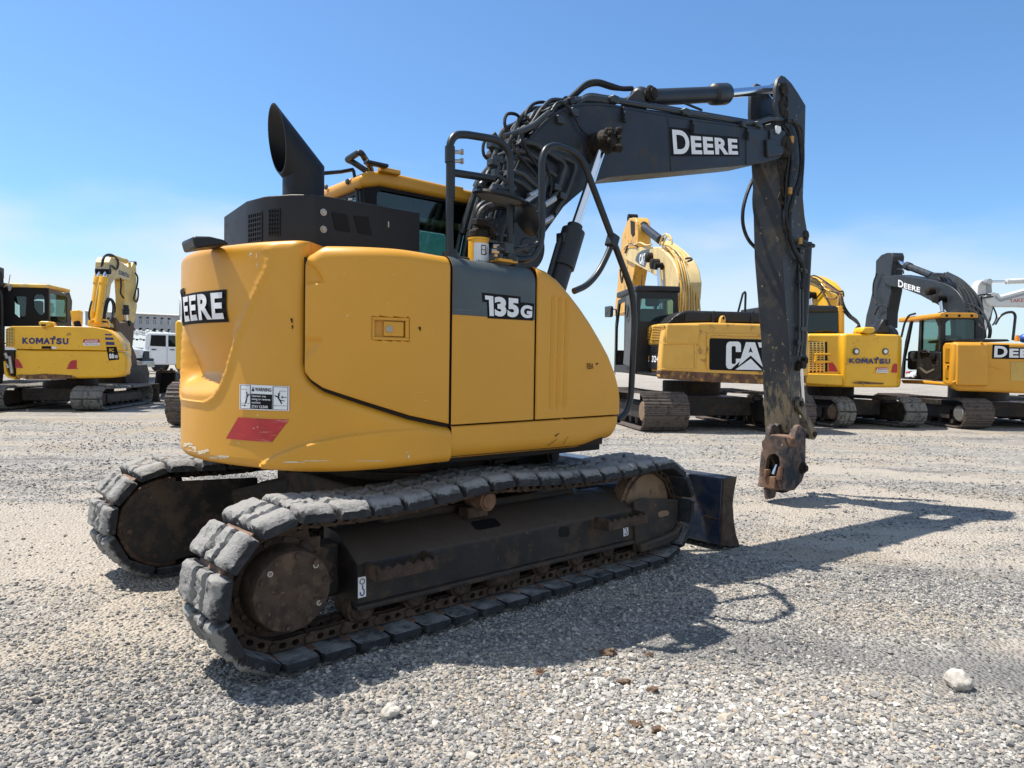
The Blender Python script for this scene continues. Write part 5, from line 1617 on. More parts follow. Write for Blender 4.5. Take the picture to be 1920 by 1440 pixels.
# ---------------- compact excavator at the left
K1 = Bg('excavator', (95, 771), R(99), 'lemon yellow excavator with dark glazed cab at the left, boom folded up before a trailer', 'excavator', 'excavators parked in the row behind')
yr0, yr1 = K1.gx(139, 770).y, K1.gx(186, 772).y
wk = abs(yr0 - yr1); yl1 = K1.gx(11, 770).y
bg_track(K1, .3, 4.0, yr0, yr1, .36, 'pad', 40)
bg_track(K1, .3, 4.0, yl1, yl1 + wk, .36, 'pad', 40)
under(K1, .3, 4.0, yr0 + .1, yl1 - .1, .36, 1.0)
x = .15
low = K1.px('counterweight', [(28, 709), (27, 655), (60, 656.5), (145, 657), (208, 658), (230, 660), (237, 668), (238, 685), (234, 701), (226, 706), (207, 708.5), (150, 709.5)], x, .42, 'yellow2', bevel=.09, seg=5)
top = K1.px('engine_hood', [(27, 654.4), (27, 652), (10, 650), (10.5, 622), (13, 614.5), (22, 611.5), (100, 611.5), (175, 613), (200, 618), (212, 625), (222, 636), (230, 650), (231, 657), (207, 657.4), (145, 656.4)], x, .42, 'yellow2', bevel=.09, seg=5)
K1.px('engine_bay', [(30, 706), (30, 616), (185, 617), (205, 640), (205, 704)], x + .4, 1.7, 'yellow2', bevel=.05)
K1.px('hydraulic_bay', [(8, 656), (27, 656), (27, 704), (8, 700)], x + .12, 1.2, 'greasy')
K1.px('bay_edge', [(6, 678), (9, 677), (12, 696), (16, 705), (28, 708), (28, 712), (14, 708), (8, 702)], x, .3, 'yellow2', bevel=.01)
for a in ((10, 662, 14, 672), (18, 668, 23, 700), (11, 682, 16, 690)):
    b = MB(); b.cyl(K1.fr.x(a[0], a[1], x + .08), K1.fr.x(a[2], a[3], x + .08), .05, n=10); b.build('hydraulic_fitting', M['steel'], K1.root)
g_ = K1.px('rear_grille', [(10.5, 617), (25.5, 616), (25.5, 648), (10.5, 648)], x - .008, .02, 'black', top)
for i in range(11):
    y_ = 618.5 + i * 2.75; K1.px('slat', [(10.5, y_), (25.5, y_ - .4), (25.5, y_ + 1.1), (10.5, y_ + 1.4)], x - .025, .015, 'yellow4', g_)
for i in range(4):
    x_ = 10.5 + i * 4.7; K1.px('slat', [(x_, 617), (x_ + .9, 617), (x_ + .9, 648), (x_, 648)], x - .028, .02, 'yellow4', g_)
komatsu(K1, (42, 633), (128.5, 634), (128.5, 646), (42, 644.5), x, 'navy', top)
pl_ = K1.px('danger_plate', [(157, 636), (185, 636), (187, 640), (187, 646), (184, 648), (158, 648), (155.5, 645), (155.5, 640)], x - .008, .006, 'white', top)
K1.px('danger_field', [(157, 636), (185, 636), (187, 639.5), (187, 642.5), (155.5, 642.5), (155.5, 639.5)], x - .011, .003, 'redp', pl_)
K1.text('DANGER', (164, 637), (184, 637), (184, 641.5), (164, 641.5), x - .011, 'white', pl_, bold=.02)
K1.px('warning_triangle', [(159, 641.3), (161, 637.3), (163, 641.3)], x - .014, .003, 'white', pl_)
K1.text('Keep off swing area', (159, 643.8), (184, 643.8), (184, 646.6), (159, 646.6), x - .008, 'decalblack', pl_, bold=.01)
K1.px('handle_recess', [(78, 649), (95.5, 649), (95.5, 654), (78, 654)], x - .006, .005, 'black', top)
K1.px('small_label', [(97.5, 650), (105.5, 650), (105.5, 654), (97.5, 654)], x - .006, .005, 'white', top)
for poly in ([(28, 672.5), (34, 673.5), (39, 681), (43, 690), (29, 690)], [(144, 675), (143.5, 692), (125, 692), (128, 684), (132, 677.5), (136, 675.5)]): K1.px('reflector', poly, x - .008, .007, 'red', low)
bd = K1.px('model_badge', [(199, 650), (218, 650), (223.5, 674), (204, 676)], x - .010, .006, 'decalblack', low)
K1.text('PC', (205, 653.5), (213, 653.5), (214, 660), (206, 660.5), x - .010, 'yellow2', bd, bold=.03)
K1.text('88', (204.5, 663), (213.5, 663), (214.5, 672), (205.5, 672.5), x - .010, 'white', bd, bold=.05)
K1.text('MR', (215, 665.5), (221, 665.5), (222, 671.5), (216, 672), x - .010, 'white', bd, bold=.04)
for i, (a, c) in enumerate((((196.5, 626), (209, 629)), ((197, 632.5), (212, 637.5)), ((198, 640.8), (214, 647)))): K1.px('navy_stripe', [a, (c[0], a[1] + .4), (c[0] + 1, c[1]), (a[0] + .6, c[1] - .3)], x - .008, .005, 'navy', top)
K1.px('rear_camera', [(72, 604), (75, 602), (92, 602.5), (95.5, 606), (95.5, 611), (88, 613), (76, 612), (72, 608)], x - .12, .35, 'yellow2', top, bevel=.03)
K1.px('camera_lens', [(77, 607.5), (86, 608), (86, 611), (77, 611)], x - .125, .02, 'black', top)
K1.px('access_flap', [(219, 680), (235, 676), (234, 696), (220, 699)], x - .004, .006, 'yellow2', low, bevel=.004)
K1.px('scraped_edge', [(27, 706), (36, 702), (60, 702.5), (85, 700.5), (110, 702), (135, 703.5), (144, 708), (110, 710), (50, 711)], x - .010, .006, 'rustband', low)
K1.px('ballast_plate', [(50, 709), (95, 709.5), (95, 713), (50, 713)], x + .2, 1.0, 'white')
# cab
xc = .95
yc1 = K1.fr.x(90, 575, xc).y; zt = K1.fr.x(60, 538, xc).z
wall = [(6, 539), (90, 539), (90, 612), (6, 612)]
V, F = plate2d([(p.y, p.z) for p in K1.X(wall, xc)], [[(p.y, p.z) for p in K1.X(q, xc)] for q in ([(26, 557), (29, 555.5), (47, 555.5), (50, 558), (48, 592), (44, 596), (36, 596), (26, 588)], [(62, 556), (66, 552), (79, 552), (83, 556), (83, 585), (79, 592), (70, 588), (62, 575)])], .06)
b = MB(); b.add([(xc + v.z, v.x, v.y) for v in V], F); CB = b.build('cab', M['black'], K1.root, bevel=.01)
fx = K1.fr.y(134, 575, yc1).x
b = MB(); a0 = K1.fr.x(90, 541, xc); zb_ = K1.fr.x(90, 610, xc).z; yl_ = K1.fr.x(6, 575, xc).y
V, F = plate2d([(xc + .06, zb_), (fx, zb_), (fx, zt - .35), (fx - .2, zt - .1), (xc + .06, zt)], [rrect(xc + .14, zb_ + .12, fx - .28, zt - .16, .06)], .05)
b.add([(v.x, yc1 + v.z, v.y) for v in V], F); b.build('cab_side', M['interior'], CB, bevel=.006)
b = MB(); b.add([(v.x, yl_ - v.z, v.y) for v in V], F); b.build('cab_side', M['interior'], CB, bevel=.006)
b = MB(); b.boxb((fx - .06, yc1 + .05, zb_), (fx, yl_ - .05, zb_ + .35)); b.boxb((fx - .25, yc1 + .05, zt - .25), (fx - .15, yl_ - .05, zt - .1)); b.build('cab_front', M['black'], CB, bevel=.01)
K1.box('window', (xc + .1, yc1 + .02, zb_ + .1), (fx - .24, yc1 + .026, zt - .12), GL['cab'], CB)
K1.box('window', (xc + .03, yc1 + .1, zb_ + .25), (xc + .036, yl_ - .1, zt - .15), GL['clear'], CB)
K1.box('roof', (xc - .06, yc1 - .04, zt - .02), (fx - .15, yl_ + .04, zt + .09), 'yellow4', CB, bevel=.04, seg=3)
b = MB(); b.boxb((xc + .35, (yc1 + yl_) / 2 - .25, zb_), (xc + .55, (yc1 + yl_) / 2 + .35, zb_ + .75)); b.boxb((xc + .4, (yc1 + yl_) / 2 - .1, zb_ + .78), (xc + .5, (yc1 + yl_) / 2 + .2, zb_ + 1.0)); b.build('driver_seat', M['seat'], CB, bevel=.06, seg=3)
b = MB(); p = K1.fr.x(38, 562, xc + .5); b.lathe(p, (1, 0, 0), [(0, .16), (.05, .16)], 18); b.build('headrest', M['seat'], CB)
K1.tube('roof_rail', [(67, 535, xc), (73, 533.5, xc), (90, 534, xc)], .02, 'rail', CB, 'x')
K1.px('roof_lamp', [(13, 533.5), (21, 534), (19, 543), (16, 546)], xc - .1, .08, 'trailer', CB, bevel=.01)
K1.tube('aerial', [(16, 534, xc - .06), (19, 515, xc - .06)], .012, 'trailer', CB, 'x')
K1.py('wiper_shroud', [(125, 550), (131, 548), (136, 565), (135, 585), (129, 588), (131, 568)], yc1 + .2, .15, 'blackp', CB, bevel=.02)
# boom mount, boom, arm
K1.px('exhaust_box', [(131, 583), (146, 581), (149, 584), (148, 612), (136, 612)], x + .5, .25, 'yellow2', bevel=.015)
b = MB(); p = K1.fr.x(144, 604, x + .35); q = K1.fr.x(147, 614, x + .3); b.tube([p, q, q + Vector((0, -.05, -.2))], .09, 12); b.build('exhaust_pipe', M['black'], K1.root)
yb = K1.fr.x(196, 600, 2.1).y
BM = K1.py('boom', [(190, 612), (197, 570), (202, 535), (204, 508), (205, 492), (209, 483), (217, 484), (246, 504), (243.5, 527), (222, 521), (215, 525), (209, 533), (205, 560), (199, 612)], yb, .42, 'beige', bevel=.02)
komatsu(K1, (223, 506), (242, 514.5), (242, 521), (223, 514.5), yb, 'navy', BM, 'y', .035)
AR = K1.py('arm', [(232, 527), (245, 505), (251, 492), (255, 497), (256, 512), (256, 545), (257, 575), (253, 600), (248, 612), (233, 606), (234, 560)], yb + .06, .3, 'yellow4', bevel=.015)
for (a, c, e, dy) in (((176, 596), (184, 520), (188, 508), .30), ((187, 596), (195, 520), (199, 508), .06)): K1.cylinder('boom_cylinder', (a[0] - 4, a[1] + 10), c, e, yb + dy - .05, .10, .06, 'yellow2')
K1.cylinder('arm_cylinder', (208, 480), (236, 490), (250, 494), yb + .2, .075, .045, 'yellow4')
for pts in ([(196, 610), (195, 590), (200, 565), (207, 560), (214, 568), (215, 585), (206, 603)], [(198, 612), (197, 592), (203, 566), (209, 564), (212, 575), (210, 592), (203, 606)], [(226, 521), (227, 535), (226, 548), (229, 555), (232, 559)], [(203, 504), (209, 498), (218, 505), (222, 495), (220, 488)], [(190, 500), (193, 485), (199, 478), (207, 477), (214, 480), (222, 488)], [(192, 497), (196, 482), (203, 479), (211, 481)], [(254, 512), (258, 520), (257, 535), (253, 550), (251, 560), (256, 566), (259, 555), (259, 540)], [(168, 600), (167, 588), (170, 572), (172, 565)]):
    K1.tube('hose', [(p[0], p[1], yb - .04) for p in pts], .028, 'hose', BM, 'y', smooth=True)
for pts in ([(203, 520), (196, 545), (190, 580), (186, 605)], [(196, 520), (190, 548), (184, 580), (179, 605)], [(189, 515), (183, 545), (177, 585)]): K1.tube('hose', [(p[0], p[1], yb + .12) for p in pts], .03, 'yellow4', BM, 'y')
K1.tube('guard_bar', [(172, 601, 1.7), (176, 599, 1.7), (202, 600, 1.7), (206, 606, 1.7), (204, 614, 1.7)], .03, 'yellow4', None, 'x', .05)
K1.px('valve_block', [(165, 604), (202, 605), (205, 613), (164, 612)], 1.7, .4, 'yellow4', None, bevel=.02)
K1.py('bucket', [(218, 594), (222, 600), (226, 605), (232, 604), (246, 603), (252, 606), (251, 630), (249, 650), (238, 651), (228, 647), (221, 630), (217, 610)], yb - .1, .75, 'clod', bevel=.03)
K1.cylinder('bucket_cylinder', (236, 572), (236, 590), (238, 606), yb - .03, .09, .05, 'charcoal')
K1.py('coupler', [(238, 650), (249, 650), (256, 668), (258, 690), (240, 690), (236, 670)], yb, .4, 'clod', bevel=.02)
K1.py('coupler_block', [(237, 652), (246, 652), (246, 668), (238, 668)], yb - .05, .2, 'yellow2')
K1.py('quick_bucket', [(232, 686), (276, 683), (281, 700), (279, 719), (236, 719)], yb - .1, .9, 'greasy', bevel=.03)
xb_ = 4.7
K1.px('dozer_blade', [(272, 720.5), (297, 719), (297.5, 748), (299, 752), (274, 752)], xb_, .12, 'greasy', bevel=.015)

# edge machine: only a sliver of its arm shows
EM = Bg('excavator', (-70, 775), R(99), 'dark excavator cut off by the left picture edge, only its upright arm showing', 'excavator', 'excavators parked in the row behind')
AR = EM.px('arm', [(-28, 505), (-12, 498), (-7, 520), (-5, 560), (-4.5, 600), (-4.5, 680), (-9, 720), (-28, 720)], 1.6, .4, 'mud', bevel=.02)
EM.px('boom', [(-90, 470), (-6, 500), (-6, 520), (-90, 510)], 1.7, .4, 'charcoal', bevel=.02)
EM.px('counterweight', [(-190, 610), (-75, 610), (-72, 700), (-190, 705)], .3, 1.6, 'charcoal', bevel=.1)
bg_track(EM, .3, 3.8, EM.gx(-60, 772).y, EM.gx(-95, 772).y, .36, 'grouser', 34)
for pts in ([(0, 510), (3, 520), (2, 530), (5, 536), (9, 531)], [(1, 545), (4, 560), (5, 600), (4, 640)]): EM.tube('hose', [(p[0], p[1], 1.58) for p in pts], .03, 'hose', AR, 'x', smooth=True)

# ---------------- machine hidden behind the counterweight
HM = Bg('bulldozer', (345, 800), R(97), 'yellow crawler machine almost wholly hidden behind the big counterweight at the left', 'crawler')
bg_track(HM, .3, 3.2, HM.gx(317, 799).y, HM.gx(361, 799).y, .50, 'grouser', 30)
bg_track(HM, .3, 3.2, HM.gx(440, 799).y, HM.gx(484, 799).y, .50, 'grouser', 30)
HM.px('engine_body', [(327.5, 605), (332, 600), (470, 602), (470, 700), (329, 692)], .25, 1.8, 'yellow2', bevel=.06)
HM.px('rear_grille', [(380, 615), (455, 616), (455, 680), (380, 678)], .235, .02, 'black')
for i_ in range(8): HM.px('slat', [(380, 618 + i_ * 8), (455, 619 + i_ * 8), (455, 622 + i_ * 8), (380, 621 + i_ * 8)], .215, .02, 'yellow2')
HM.px('engine_hood', [(338, 606), (345, 601), (455, 601.5), (462, 607)], 1.2, 1.6, 'yellow2', bevel=.05)
HM.px('side_tank', [(331, 640), (345, 640), (345, 690), (331, 688)], .6, 1.2, 'blackp', bevel=.03)
HM.px('centre_frame', [(345, 690), (460, 690), (460, 770), (345, 770)], .4, 1.6, 'greasy', bevel=.03)

# loose bucket on the ground
LB = Bg('bucket', None, R(97), 'black excavator bucket standing loose on the gravel between the left machine and the big one', 'bucket', None, (-12.5, 25.7, 0))
b = MB(); P = LB.X([(293, 697), (327, 697), (330, 703), (327, 733), (318, 740), (300, 739), (291, 730), (290, 715)], .1); b.prism(P, (.12, 0, 0))
S_ = b.build('bucket_back', M['black'], LB.root, bevel=.03)
for a in ([(292, 697), (294, 697), (292, 730), (289, 727)], [(327, 697), (330, 700), (328, 733), (325, 733)]): LB.px('bucket_side', a, -.35, .5, 'greasy', bevel=.01)
LB.px('bucket_lip', [(294, 694), (327, 694), (328, 699), (293, 699)], -.38, .1, 'rust', bevel=.01)
for a in (301.5, 320): LB.px('bucket_ear', [(a - 2, 696), (a - 1.5, 690.5), (a + 1.5, 690.5), (a + 2.5, 696)], -.4, .15, 'greasy', bevel=.01)

# ---------------- vehicles beyond, at the left
def pickup(pos, yaw, label, hgt=1.9):
    E = Bg('pickup_truck', None, yaw, label, 'truck', 'white pickup trucks parked beyond the excavators', pos)
    # local: x forward (nose), body side profile, width 1.95 in y
    b = MB()
    k = hgt / 1.9
    prof = [(0, .45), (0, 1.12), (2.05, 1.14), (2.12, 1.16), (2.15, 1.80), (2.3, 1.9), (3.75, 1.9), (3.95, 1.82), (4.5, 1.22), (5.55, 1.08), (5.72, .92), (5.74, .50), (5.3, .42), (5.2, .62), (4.95, .82), (4.6, .82), (4.35, .62), (4.25, .42), (1.7, .42), (1.6, .62), (1.35, .82), (1.0, .82), (.75, .62), (.65, .45)]
    b.prism([(x_ * k, -.98 * k, z_ * k) for x_, z_ in prof], (0, 1.96 * k, 0))
    B_ = b.build('body', M['truckwhite'], E.root, bevel=.05 * k, seg=3)
    for sy in (-1, 1):
        y_ = sy * .985 * k
        for w_ in ([(2.35, 1.28), (2.40, 1.78), (3.02, 1.78), (3.02, 1.26)], [(3.12, 1.26), (3.12, 1.78), (3.72, 1.78), (4.18, 1.26)]):
            m_ = MB(); m_.prism([(x_ * k, y_, z_ * k) for x_, z_ in w_], (0, sy * .006, 0)); m_.build('window', M['black'] if w_[0][0] < 3 else GL['dark'], B_)
        for x_ in (2.28, 3.07, 4.2):
            m_ = MB(); m_.boxb((x_ * k - .006, min(y_, y_ + sy * .003), .5 * k), (x_ * k + .006, max(y_, y_ + sy * .003), 1.24 * k)); m_.build('door_seam', M['interior'], B_)
        for x_ in (2.42, 3.2): m_ = MB(); m_.boxb((x_ * k, min(y_, y_ + sy * .03), 1.10 * k), (x_ * k + .2, max(y_, y_ + sy * .03), 1.14 * k)); m_.build('door_handle', M['black'], B_)
        m_ = MB(); m_.boxb((5.30 * k, sy * .72 * k - .24 * k, .82 * k), (5.745 * k, sy * .72 * k + .24 * k, 1.05 * k)); m_.build('headlight', M['lamp'], B_, bevel=.02)
        for x_ in (1.17, 4.78):
            m_ = MB(); m_.lathe((x_ * k, sy * .72 * k, .40 * k), (0, sy, 0), [(0, .40 * k), (.20 * k, .40 * k), (.25 * k, .36 * k), (.25 * k, .24 * k), (.21 * k, .20 * k)], 26); W_ = m_.build('wheel', M['tyre'], E.root)
            m_ = MB(); m_.lathe((x_ * k, sy * .93 * k, .40 * k), (0, sy, 0), [(0, .23 * k), (.02, .23 * k), (.03, .10 * k)], 20); m_.build('rim', M['steel'], W_)
    m_ = MB(); m_.add([(3.965 * k, -.8 * k, 1.815 * k), (3.965 * k, .8 * k, 1.815 * k), (4.46 * k, .88 * k, 1.28 * k), (4.46 * k, -.88 * k, 1.28 * k)], [(0, 1, 2, 3)]); m_.build('windscreen', M['black'], B_)
    m_ = MB(); m_.boxb((5.745 * k, -.45 * k, .68 * k), (5.77 * k, .45 * k, 1.0 * k)); m_.build('grille', M['black'], B_)
    m_ = MB(); m_.boxb((5.6 * k, -.98 * k, .40 * k), (5.86 * k, .98 * k, .64 * k)); m_.build('bumper', M['steel'], B_, bevel=.04)
    m_ = MB(); m_.boxb((5.60 * k, -.99 * k, .64 * k), (5.83 * k, .99 * k, .74 * k)); m_.build('bumper_cap', M['black'], B_, bevel=.03)
    m_ = MB(); m_.boxb((.06 * k, -.9 * k, 1.13 * k), (2.0 * k, .9 * k, 1.19 * k)); m_.build('bed_cover', M['black'], B_, bevel=.02)
    return E
T1 = pickup((-20.75, 26.9, .78), R(16), 'white pickup truck whose bonnet and headlight show behind the left excavator bucket', 2.06)
T2 = pickup((-20.15, 34.7, .85), R(14), 'white crew cab pickup truck standing behind the other truck, before the trailer', 2.0)
# cattle trailer
TRL = Bg('livestock_trailer', None, R(176), 'long grey livestock trailer with rows of punched oval air holes behind the trucks', 'trailer', None, (-18.0, 42.0, 0))
pts = [(160, 584), (334, 592), (348, 592.7), (348, 688), (160, 688)]
P = TRL.Y(pts, 0)
outer = [(p.x, p.z) for p in P]
holes = []
for i in range(-1, 11):
    for j, (h0, w_) in enumerate(((596.5, 7.2), (617.5, 7.2))):
        cx_ = 182.8 + i * 13.4; cy_ = h0 + (cx_ - 263) * .045
        e = [TRL.fr.y(cx_ + w_ / 2 * .95 * math.cos(R(t)), cy_ - 1.2 + 2.1 * math.sin(R(t)), 0) for t in range(0, 360, 45)]
        holes.append([(q.x, q.z) for q in e])
        for r_ in range(3):
            for c_ in range(2):
                e = [TRL.fr.y(cx_ - 1.6 + c_ * 3.3 + dx, cy_ + 3.4 + r_ * 2.9 + dy, 0) for dx, dy in ((-.95, -.8), (.95, -.8), (.95, .8), (-.95, .8))]
                holes.append([(q.x, q.z) for q in e])
    cx_ = 182.8 + i * 13.4; cy_ = 637 + (cx_ - 263) * .04
    e = [TRL.fr.y(cx_ + 2.7 * math.cos(R(t)), cy_ - 1 + 1.8 * math.sin(R(t)), 0) for t in range(0, 360, 45)]
    holes.append([(q.x, q.z) for q in e])
V, F = plate2d(outer, holes, .05)
b = MB(); b.add([(v.x, -v.z, v.y) for v in V], F); TB = b.build('side_wall', M['trailer'], TRL.root)
xs_ = [p.x for p in P]; zz_ = [p.z for p in P]
b = MB(); b.add([(v.x, -2.5 - v.z, v.y) for v in V], F); b.build('side_wall', M['blackp'], TRL.root)  # far wall coloured dark to stand in for the shade inside the trailer
b = MB(); b.boxb((min(xs_) + .02, -2.48, max(zz_) - .30), (max(xs_) - .02, -.06, max(zz_) - .26)); b.build('roof', M['interior'], TRL.root)
for xx in (min(xs_) + .03, max(xs_) - .08): TRL.box('end_wall', (xx, -2.48, min(zz_) + .8), (xx + .05, -.06, max(zz_) - .35), 'interior')
b = MB(); b.boxb((min(xs_), -2.5, min(zz_) + .7), (max(xs_), -.06, min(zz_) + .8)); b.build('floor', M['interior'], TRL.root)
b = MB(); b.tube([P[0], P[1], P[2]], .06); b.build('top_rail', M['steel'], TRL.root)
for i in range(4):
    xw = max(xs_) - 1.5 - i * 1.5
    b = MB(); b.cyl((xw, -.1, 1.3), (xw, -.4, 1.3), .5, n=22); b.build('wheel', M['tyre'], TRL.root)

# ---------------- big excavator behind the centre
CT = Bg('excavator', (1330, 811), R(97), 'orange yellow excavator with black cab and scraped counterweight, half hidden by the upright arm', 'excavator', 'excavators parked in the row behind')
yl0, yl1_ = CT.gx(1207, 811).y, CT.gx(1291, 811).y
yr_ = CT.gx(1530, 812).y; wct = abs(yl0 - yl1_)
bg_track(CT, .35, 4.6, yl0, yl1_, .46, 'grouser', 46, capm='tan')
bg_track(CT, .35, 4.6, yr_ + wct, yr_, .46, 'grouser', 46)
under(CT, .35, 4.6, yr_ + wct + .1, yl1_ - .1, .46, 1.15)
x = .05
cw = CT.px('counterweight', [(1238, 709), (1239, 694), (1241, 660), (1243, 640), (1247, 614), (1255, 606.5), (1331, 604.5), (1440, 607.5), (1510, 611), (1517, 620), (1518, 700), (1511, 716), (1440, 720.5), (1330, 716)], x, .32, 'yellow3', bevel=.12, seg=5)
CT.px('engine_bay', [(1262, 700), (1262, 612), (1500, 615), (1500, 705)], x + .3, .8, 'yellow3', bevel=.05)
CT.px('lower_band', [(1237.5, 694), (1300, 697), (1440, 703), (1515, 704), (1511, 716), (1440, 720.8), (1330, 716.5), (1240, 710)], x - .012, .3, 'rustband', cw, bevel=.02)
# recess: frame lip round the logo, lamp recess lip at the left
plt = CT.px('logo_plate', [(1333, 634), (1440, 637), (1474, 638), (1476, 697), (1440, 697), (1332, 693.5), (1330.5, 690), (1331, 637)], x - .014, .012, 'decalblack', cw)
CT.px('panel_lip', [(1326, 627), (1330, 624.5), (1480, 628), (1480, 631.5), (1333, 629), (1330, 632), (1329, 693), (1325, 690)], x - .03, .03, 'yellow3', cw, bevel=.01)
CT.px('panel_lip', [(1244, 643), (1305, 643), (1306, 690), (1300, 696), (1240, 693), (1240, 690.5), (1298, 692), (1302.5, 688), (1302, 645.5), (1244, 645.5)], x - .02, .02, 'yellow3', cw, bevel=.008)
def catletter(outer, holes=()):
    q = CT.fr.x
    P = [q(p[0], p[1], x) for p in outer]; H = [[q(p[0], p[1], x) for p in h] for h in holes]
    V, F = plate2d([(p.y, p.z) for p in P], [[(p.y, p.z) for p in h] for h in H], .004)
    b = MB(); b.add([(x - .022 + v.z, v.x, v.y) for v in V], F); return b.build('lettering', M['white'], plt)
catletter([(1361, 648), (1363, 643), (1367, 640.5), (1383, 640.5), (1387, 642.5), (1388.5, 647), (1388.5, 660), (1379, 660), (1379, 651), (1377.5, 649), (1372.5, 649), (1371, 651), (1371, 680), (1372.5, 682.5), (1377, 682.5), (1379, 680.5), (1379, 672.5), (1388.5, 672.5), (1386, 678), (1370, 692), (1365, 691.5), (1362, 689), (1360.5, 684)])
catletter([(1398, 641.5), (1415, 642), (1430, 689), (1407, 666.5), (1384, 686)], [[(1406.5, 650), (1411, 662), (1407, 659.5), (1402.5, 662)]])
catletter([(1378, 693), (1407, 672.5), (1428, 694)])
catletter([(1420, 642), (1462, 643), (1462, 653), (1447, 652.5), (1447, 694), (1436, 694), (1436, 652), (1423, 651.5)])
# left side of the body
yb_ = CT.fr.x(1241, 650, x + .2).y
sd_ = CT.py('side_cowl', [(1196, 648), (1195.5, 632), (1200, 620), (1212, 611), (1230, 607.5), (1250, 606.5), (1249, 645), (1230, 646.5)], yb_ - .02, -.8, 'yellow3', bevel=.05, seg=3)
g_ = CT.py('vent_grille', [(1226, 612), (1247, 610), (1243, 639), (1221, 639)], yb_ - .014, .006, 'black', sd_)
for i in range(9):
    t = i / 9; y0_ = 612.5 + 27 * t; CT.py('slat', [(1225.5 - 4.5 * t, y0_), (1247 - 4 * t, y0_ - 1.6 + t), (1247 - 4 * t, y0_ - .2 + t), (1225 - 4.5 * t, y0_ + 1.4)], yb_ - .008, .02, 'yellow3', g_)
g2_ = CT.py('vent_grille', [(1216, 615), (1222, 612.5), (1217, 638), (1212, 638.5)], yb_ - .014, .006, 'black', sd_)
for i in range(8):
    t = i / 8; y0_ = 615 + 23 * t; CT.py('slat', [(1215.5 - 4 * t, y0_), (1222 - 5 * t, y0_ - 1), (1222 - 5 * t, y0_ + .3), (1215.5 - 4 * t, y0_ + 1.3)], yb_ - .008, .02, 'yellow3', g2_)
pn = CT.py('lower_door', [(1196, 648), (1242, 646), (1240, 694), (1196, 689)], yb_ - .03, -.6, 'blackp', bevel=.02)
g3 = CT.py('door_vent', [(1222, 647.5), (1240, 647), (1239.5, 661), (1222, 661)], yb_ - .026, .004, 'black', pn)
for i in range(4): CT.py('slat', [(1222, 649 + i * 3.3), (1240, 648.5 + i * 3.3), (1240, 650 + i * 3.3), (1222, 650.5 + i * 3.3)], yb_ - .022, .012, 'blackp', g3)
CT.py('safety_sticker', [(1209.5, 667), (1217.5, 667), (1217, 678.5), (1209, 678.5)], yb_ - .026, .003, 'yellow2', pn)
CT.py('safety_sticker', [(1210, 675), (1217, 675), (1217, 678), (1209.5, 678)], yb_ - .022, .003, 'white', pn)
CT.text('324', (1223, 667), (1236, 667), (1235, 679.5), (1222.5, 679), yb_ - .026, 'white', pn, 'y', .03, .008)
CT.py('corner_decal', [(1239.5, 664), (1242, 662), (1238, 690), (1233, 690)], yb_ - .024, .003, 'red', pn)
CT.py('side_rail', [(1160, 692), (1236, 697), (1239, 700), (1237, 707), (1160, 698)], yb_ - .05, -.4, 'blackp', bevel=.03)
CT.py('floor_beam', [(1158, 683), (1236, 693), (1236, 697), (1158, 690)], yb_ - .1, -.6, 'yellow3', bevel=.02)
# hood
hd = CT.px('engine_cover', [(1253, 606), (1262, 596), (1275, 586), (1286, 582.5), (1300, 582), (1436, 585.5), (1500, 588), (1503, 610), (1440, 607.6), (1330, 604.8)], x + .35, 1.6, 'blackp', bevel=.06, seg=3)
g4 = CT.px('cover_grille', [(1255, 605), (1266, 593), (1287, 586), (1285, 603.5)], x + .338, .015, 'black', hd)
for i in range(8):
    xx = 1258 + i * 3.8; CT.px('bar', [(xx - 1, 604.8), (xx, 604.6), (xx + 1.2, 588 + max(0, 7 - i * 1.1)), (xx + .2, 588.4 + max(0, 7 - i * 1.1))], x + .325, .012, 'blackp', g4)
for a in (1336, 1410): CT.px('cover_strap', [(a - 2, 605), (a, 583.5), (a + 3, 582.5), (a + 5, 584), (a + 3, 606)], x + .32, .05, 'blackp', hd, bevel=.01)
le = CT.px('lifting_eye', [(1350, 607), (1352, 596), (1355, 591.5), (1359, 592), (1361, 597), (1361, 608)], x + .1, .12, 'yellow3', bevel=.012)
CT.px('eye_hole', [(1355, 595), (1357, 593.5), (1358.5, 595), (1358.5, 598), (1356.5, 599.5), (1355, 598)], x + .094, .006, 'black', le)
CT.tube('deck_rail', [(1384, 585, 1.2), (1393, 550, 1.2), (1397, 547, 1.2), (1398, 551, 1.2), (1397, 586, 1.2)], .028, 'rail', None, 'x', .08)
# cab: rear wall facing us, left side with the door
xc = 1.3
wall = [(1193, 604), (1194, 548), (1199, 542.5), (1264, 545), (1271, 549), (1272, 606)]
hol = [(1200, 602), (1200.5, 562), (1203, 559), (1260, 560), (1264, 563), (1264, 586), (1254, 598), (1249, 605)]
wz = [(p.y, p.z) for p in CT.X(wall, xc)]; hz = [(p.y, p.z) for p in CT.X(hol[:6] + [(1262, 604)], xc)]
lowy = [(wz[0][0], wz[0][1] - 1.3)]; 
outer = wz + [(wz[-1][0], wz[-1][1] - 1.2), (wz[0][0], wz[0][1] - 1.2)]
V, F = plate2d(outer, [hz], .08)
b = MB(); b.add([(xc + v.z, v.x, v.y) for v in V], F); CB = b.build('cab', M['blackp'], CT.root, bevel=.02)
ycl = wz[0][0]; ycr = wz[-1][0]; zt = wz[2][1]; zb_ = wz[0][1] - 1.25
CT.box('window', (xc + .04, ycr + .1, wz[0][1] - .1), (xc + .046, ycl - .08, zt - .2), GL['cab'], CB)
fx = CT.fr.y(1153, 600, ycl).x
side = [(xc + .08, zb_), (fx, zb_), (fx - .02, zt - .75), (fx - .28, zt - .12), (xc + .08, zt)]
